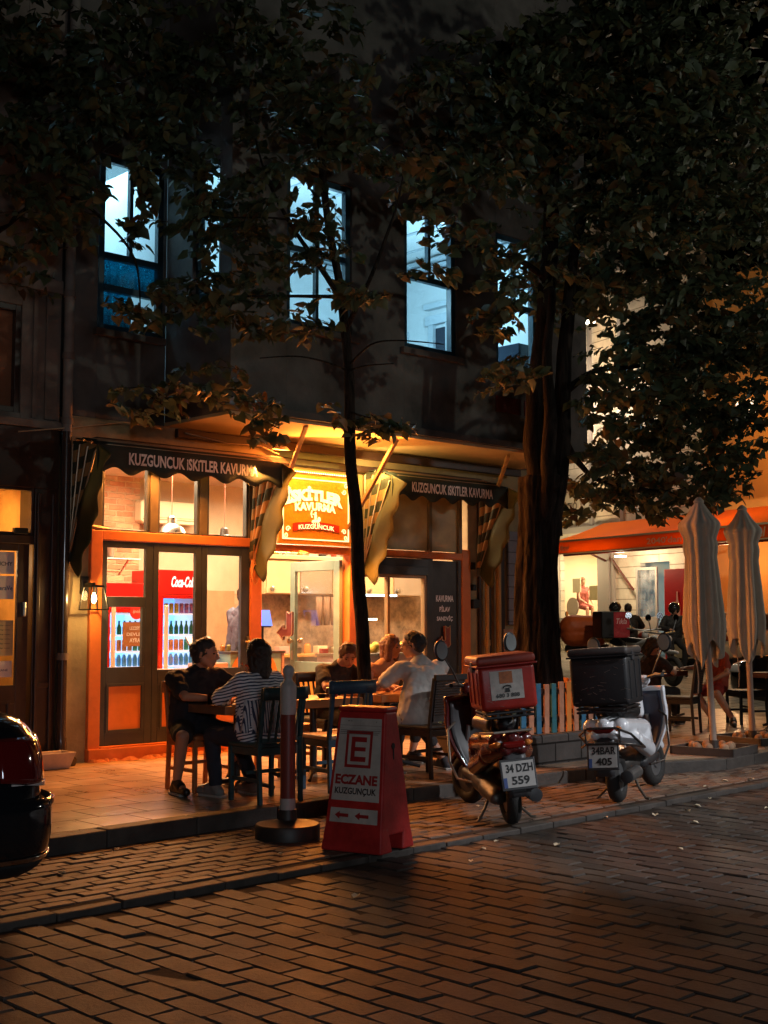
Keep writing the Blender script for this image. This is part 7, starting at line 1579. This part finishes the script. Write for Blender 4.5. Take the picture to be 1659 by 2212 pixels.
crown('crown', BLOBS['T1'], T, 11, 1.3)
T = thing('linden_tree', 'thick ridged old tree growing out of the picket planter', 'tree')
mb = MB()
tp = PATHS['t2_trunk']; b0 = len(mb.v)
P_ = [Vector(p) for p in tp]; P_[0] = Vector((P_[0].x, P_[0].y, .40)); fine = []; RR = [.295, .25, .225, .225, .26]
for i in range(len(P_) - 1):
    for k in range(30): t = k / 30; fine.append((P_[i].lerp(P_[i + 1], t), RR[i] + (RR[i + 1] - RR[i]) * t))
fine.append((P_[-1], RR[-1])); n = 110
for q, r in fine:
    for k in range(n):
        a = 2 * math.pi * k / n; rr = r * (1 + .075 * math.sin(a * 5 + q.z * 1.2) + .05 * math.sin(a * 9 + q.z * 2) + .07 * noise.noise(Vector((math.cos(a) * 2, math.sin(a) * 2, q.z * 1.5))) - .16 * abs(noise.noise(Vector((math.cos(a) * 7, math.sin(a) * 7, q.z * 1.6)))) + .05 * noise.noise(Vector((math.cos(a) * 18, math.sin(a) * 18, q.z * 7))))
        mb.v.append((q.x + rr * math.cos(a), q.y + rr * math.sin(a), q.z))
for i in range(len(fine) - 1):
    for k in range(n): k2 = (k + 1) % n; mb.f.append((i * n + k, i * n + k2, (i + 1) * n + k2, (i + 1) * n + k))
mb.f.append(tuple(range((len(fine) - 1) * n, len(fine) * n)))
mb.build('trunk', BARK2, T, smooth=True)
for k, r, r1 in (('t2_a', .155, .075), ('t2_b', .14, .04), ('t2_h', .10, .04), ('t2_c', .05, .012), ('t2_d', .045, .010), ('t2_e', .05, .010), ('t2_f', .04, .008), ('t2_g', .04, .008)): mb = MB(); limb(mb, PATHS[k], r, r1, 14, .03); mb.build('branch', BARK2, T, smooth=True)
crown('crown', BLOBS['T2'], T, 12, 1.6)
T = thing('linden_tree', 'leafy boughs of another tree hanging in from the upper left', 'tree')
mb = MB(); tp = [list(p) for p in PATHS['t3_trunk']]; tp[0][2] = .16; limb(mb, tp, .16, .08, 16, .03); mb.build('trunk', BARK, T, smooth=True)
for k, r in (('t3_a', .05), ('t3_b', .05), ('t3_c', .02)): mb = MB(); limb(mb, PATHS[k], r, .006, 8, .02); mb.build('branch', BARK, T, smooth=True)
crown('crown', BLOBS['T3'], T, 13, 1.25)
# fallen leaves and litter on the ground
random.seed(17); DRY = mat('dry_leaf', (.70, .60, .42), .8, var=.2); spots = []
for px_ in [(-2.9, -4.6), (-2.2, -4.1), (.3, -5.9), (-1.5, -5.0), (-.2, -5.65), (.1, -5.5), (1.6, -5.35), (2.0, -5.55), (2.4, -5.6), (2.7, -5.5), (3.2, -5.3), (3.6, -5.0), (1.1, -4.4), (1.4, -4.25), (1.7, -4.5), (4.1, -4.9), (4.4, -5.0), (3.0, -6.0), (-1.9, -6.2), (.8, -6.6), (1.9, -6.0), (5.3, -4.7), (5.0, -4.9), (-.6, -5.9), (2.9, -6.6)]:
    spots.append(px_)
for i, (x, y) in enumerate(spots):
    z = .064 if y > rline(x) + .1 else .022
    mb = MB(); a = random.uniform(0, 6.28); s = random.uniform(.03, .065)
    P_ = [(0, 0, 0), (-.4, .3, .2), (-.3, .8, .28), (0, 1.1, .05), (.3, .8, .3), (.45, .3, .22), (0, .5, .06)]
    mb.add([(q[0] * s, (q[1] - .5) * s, q[2] * s) for q in P_], [(0, 6, 2, 1), (6, 3, 2), (0, 5, 4, 6), (6, 4, 3)]); mb.open = True
    o = mb.build('fallen_leaf', DRY, None, solid=.001); o.location = (x, y, z); o.rotation_euler = (0, 0, a)
    tag(o, 'small pale dry leaf fallen on the paving', 'leaf', 'dry leaves scattered over the paving')
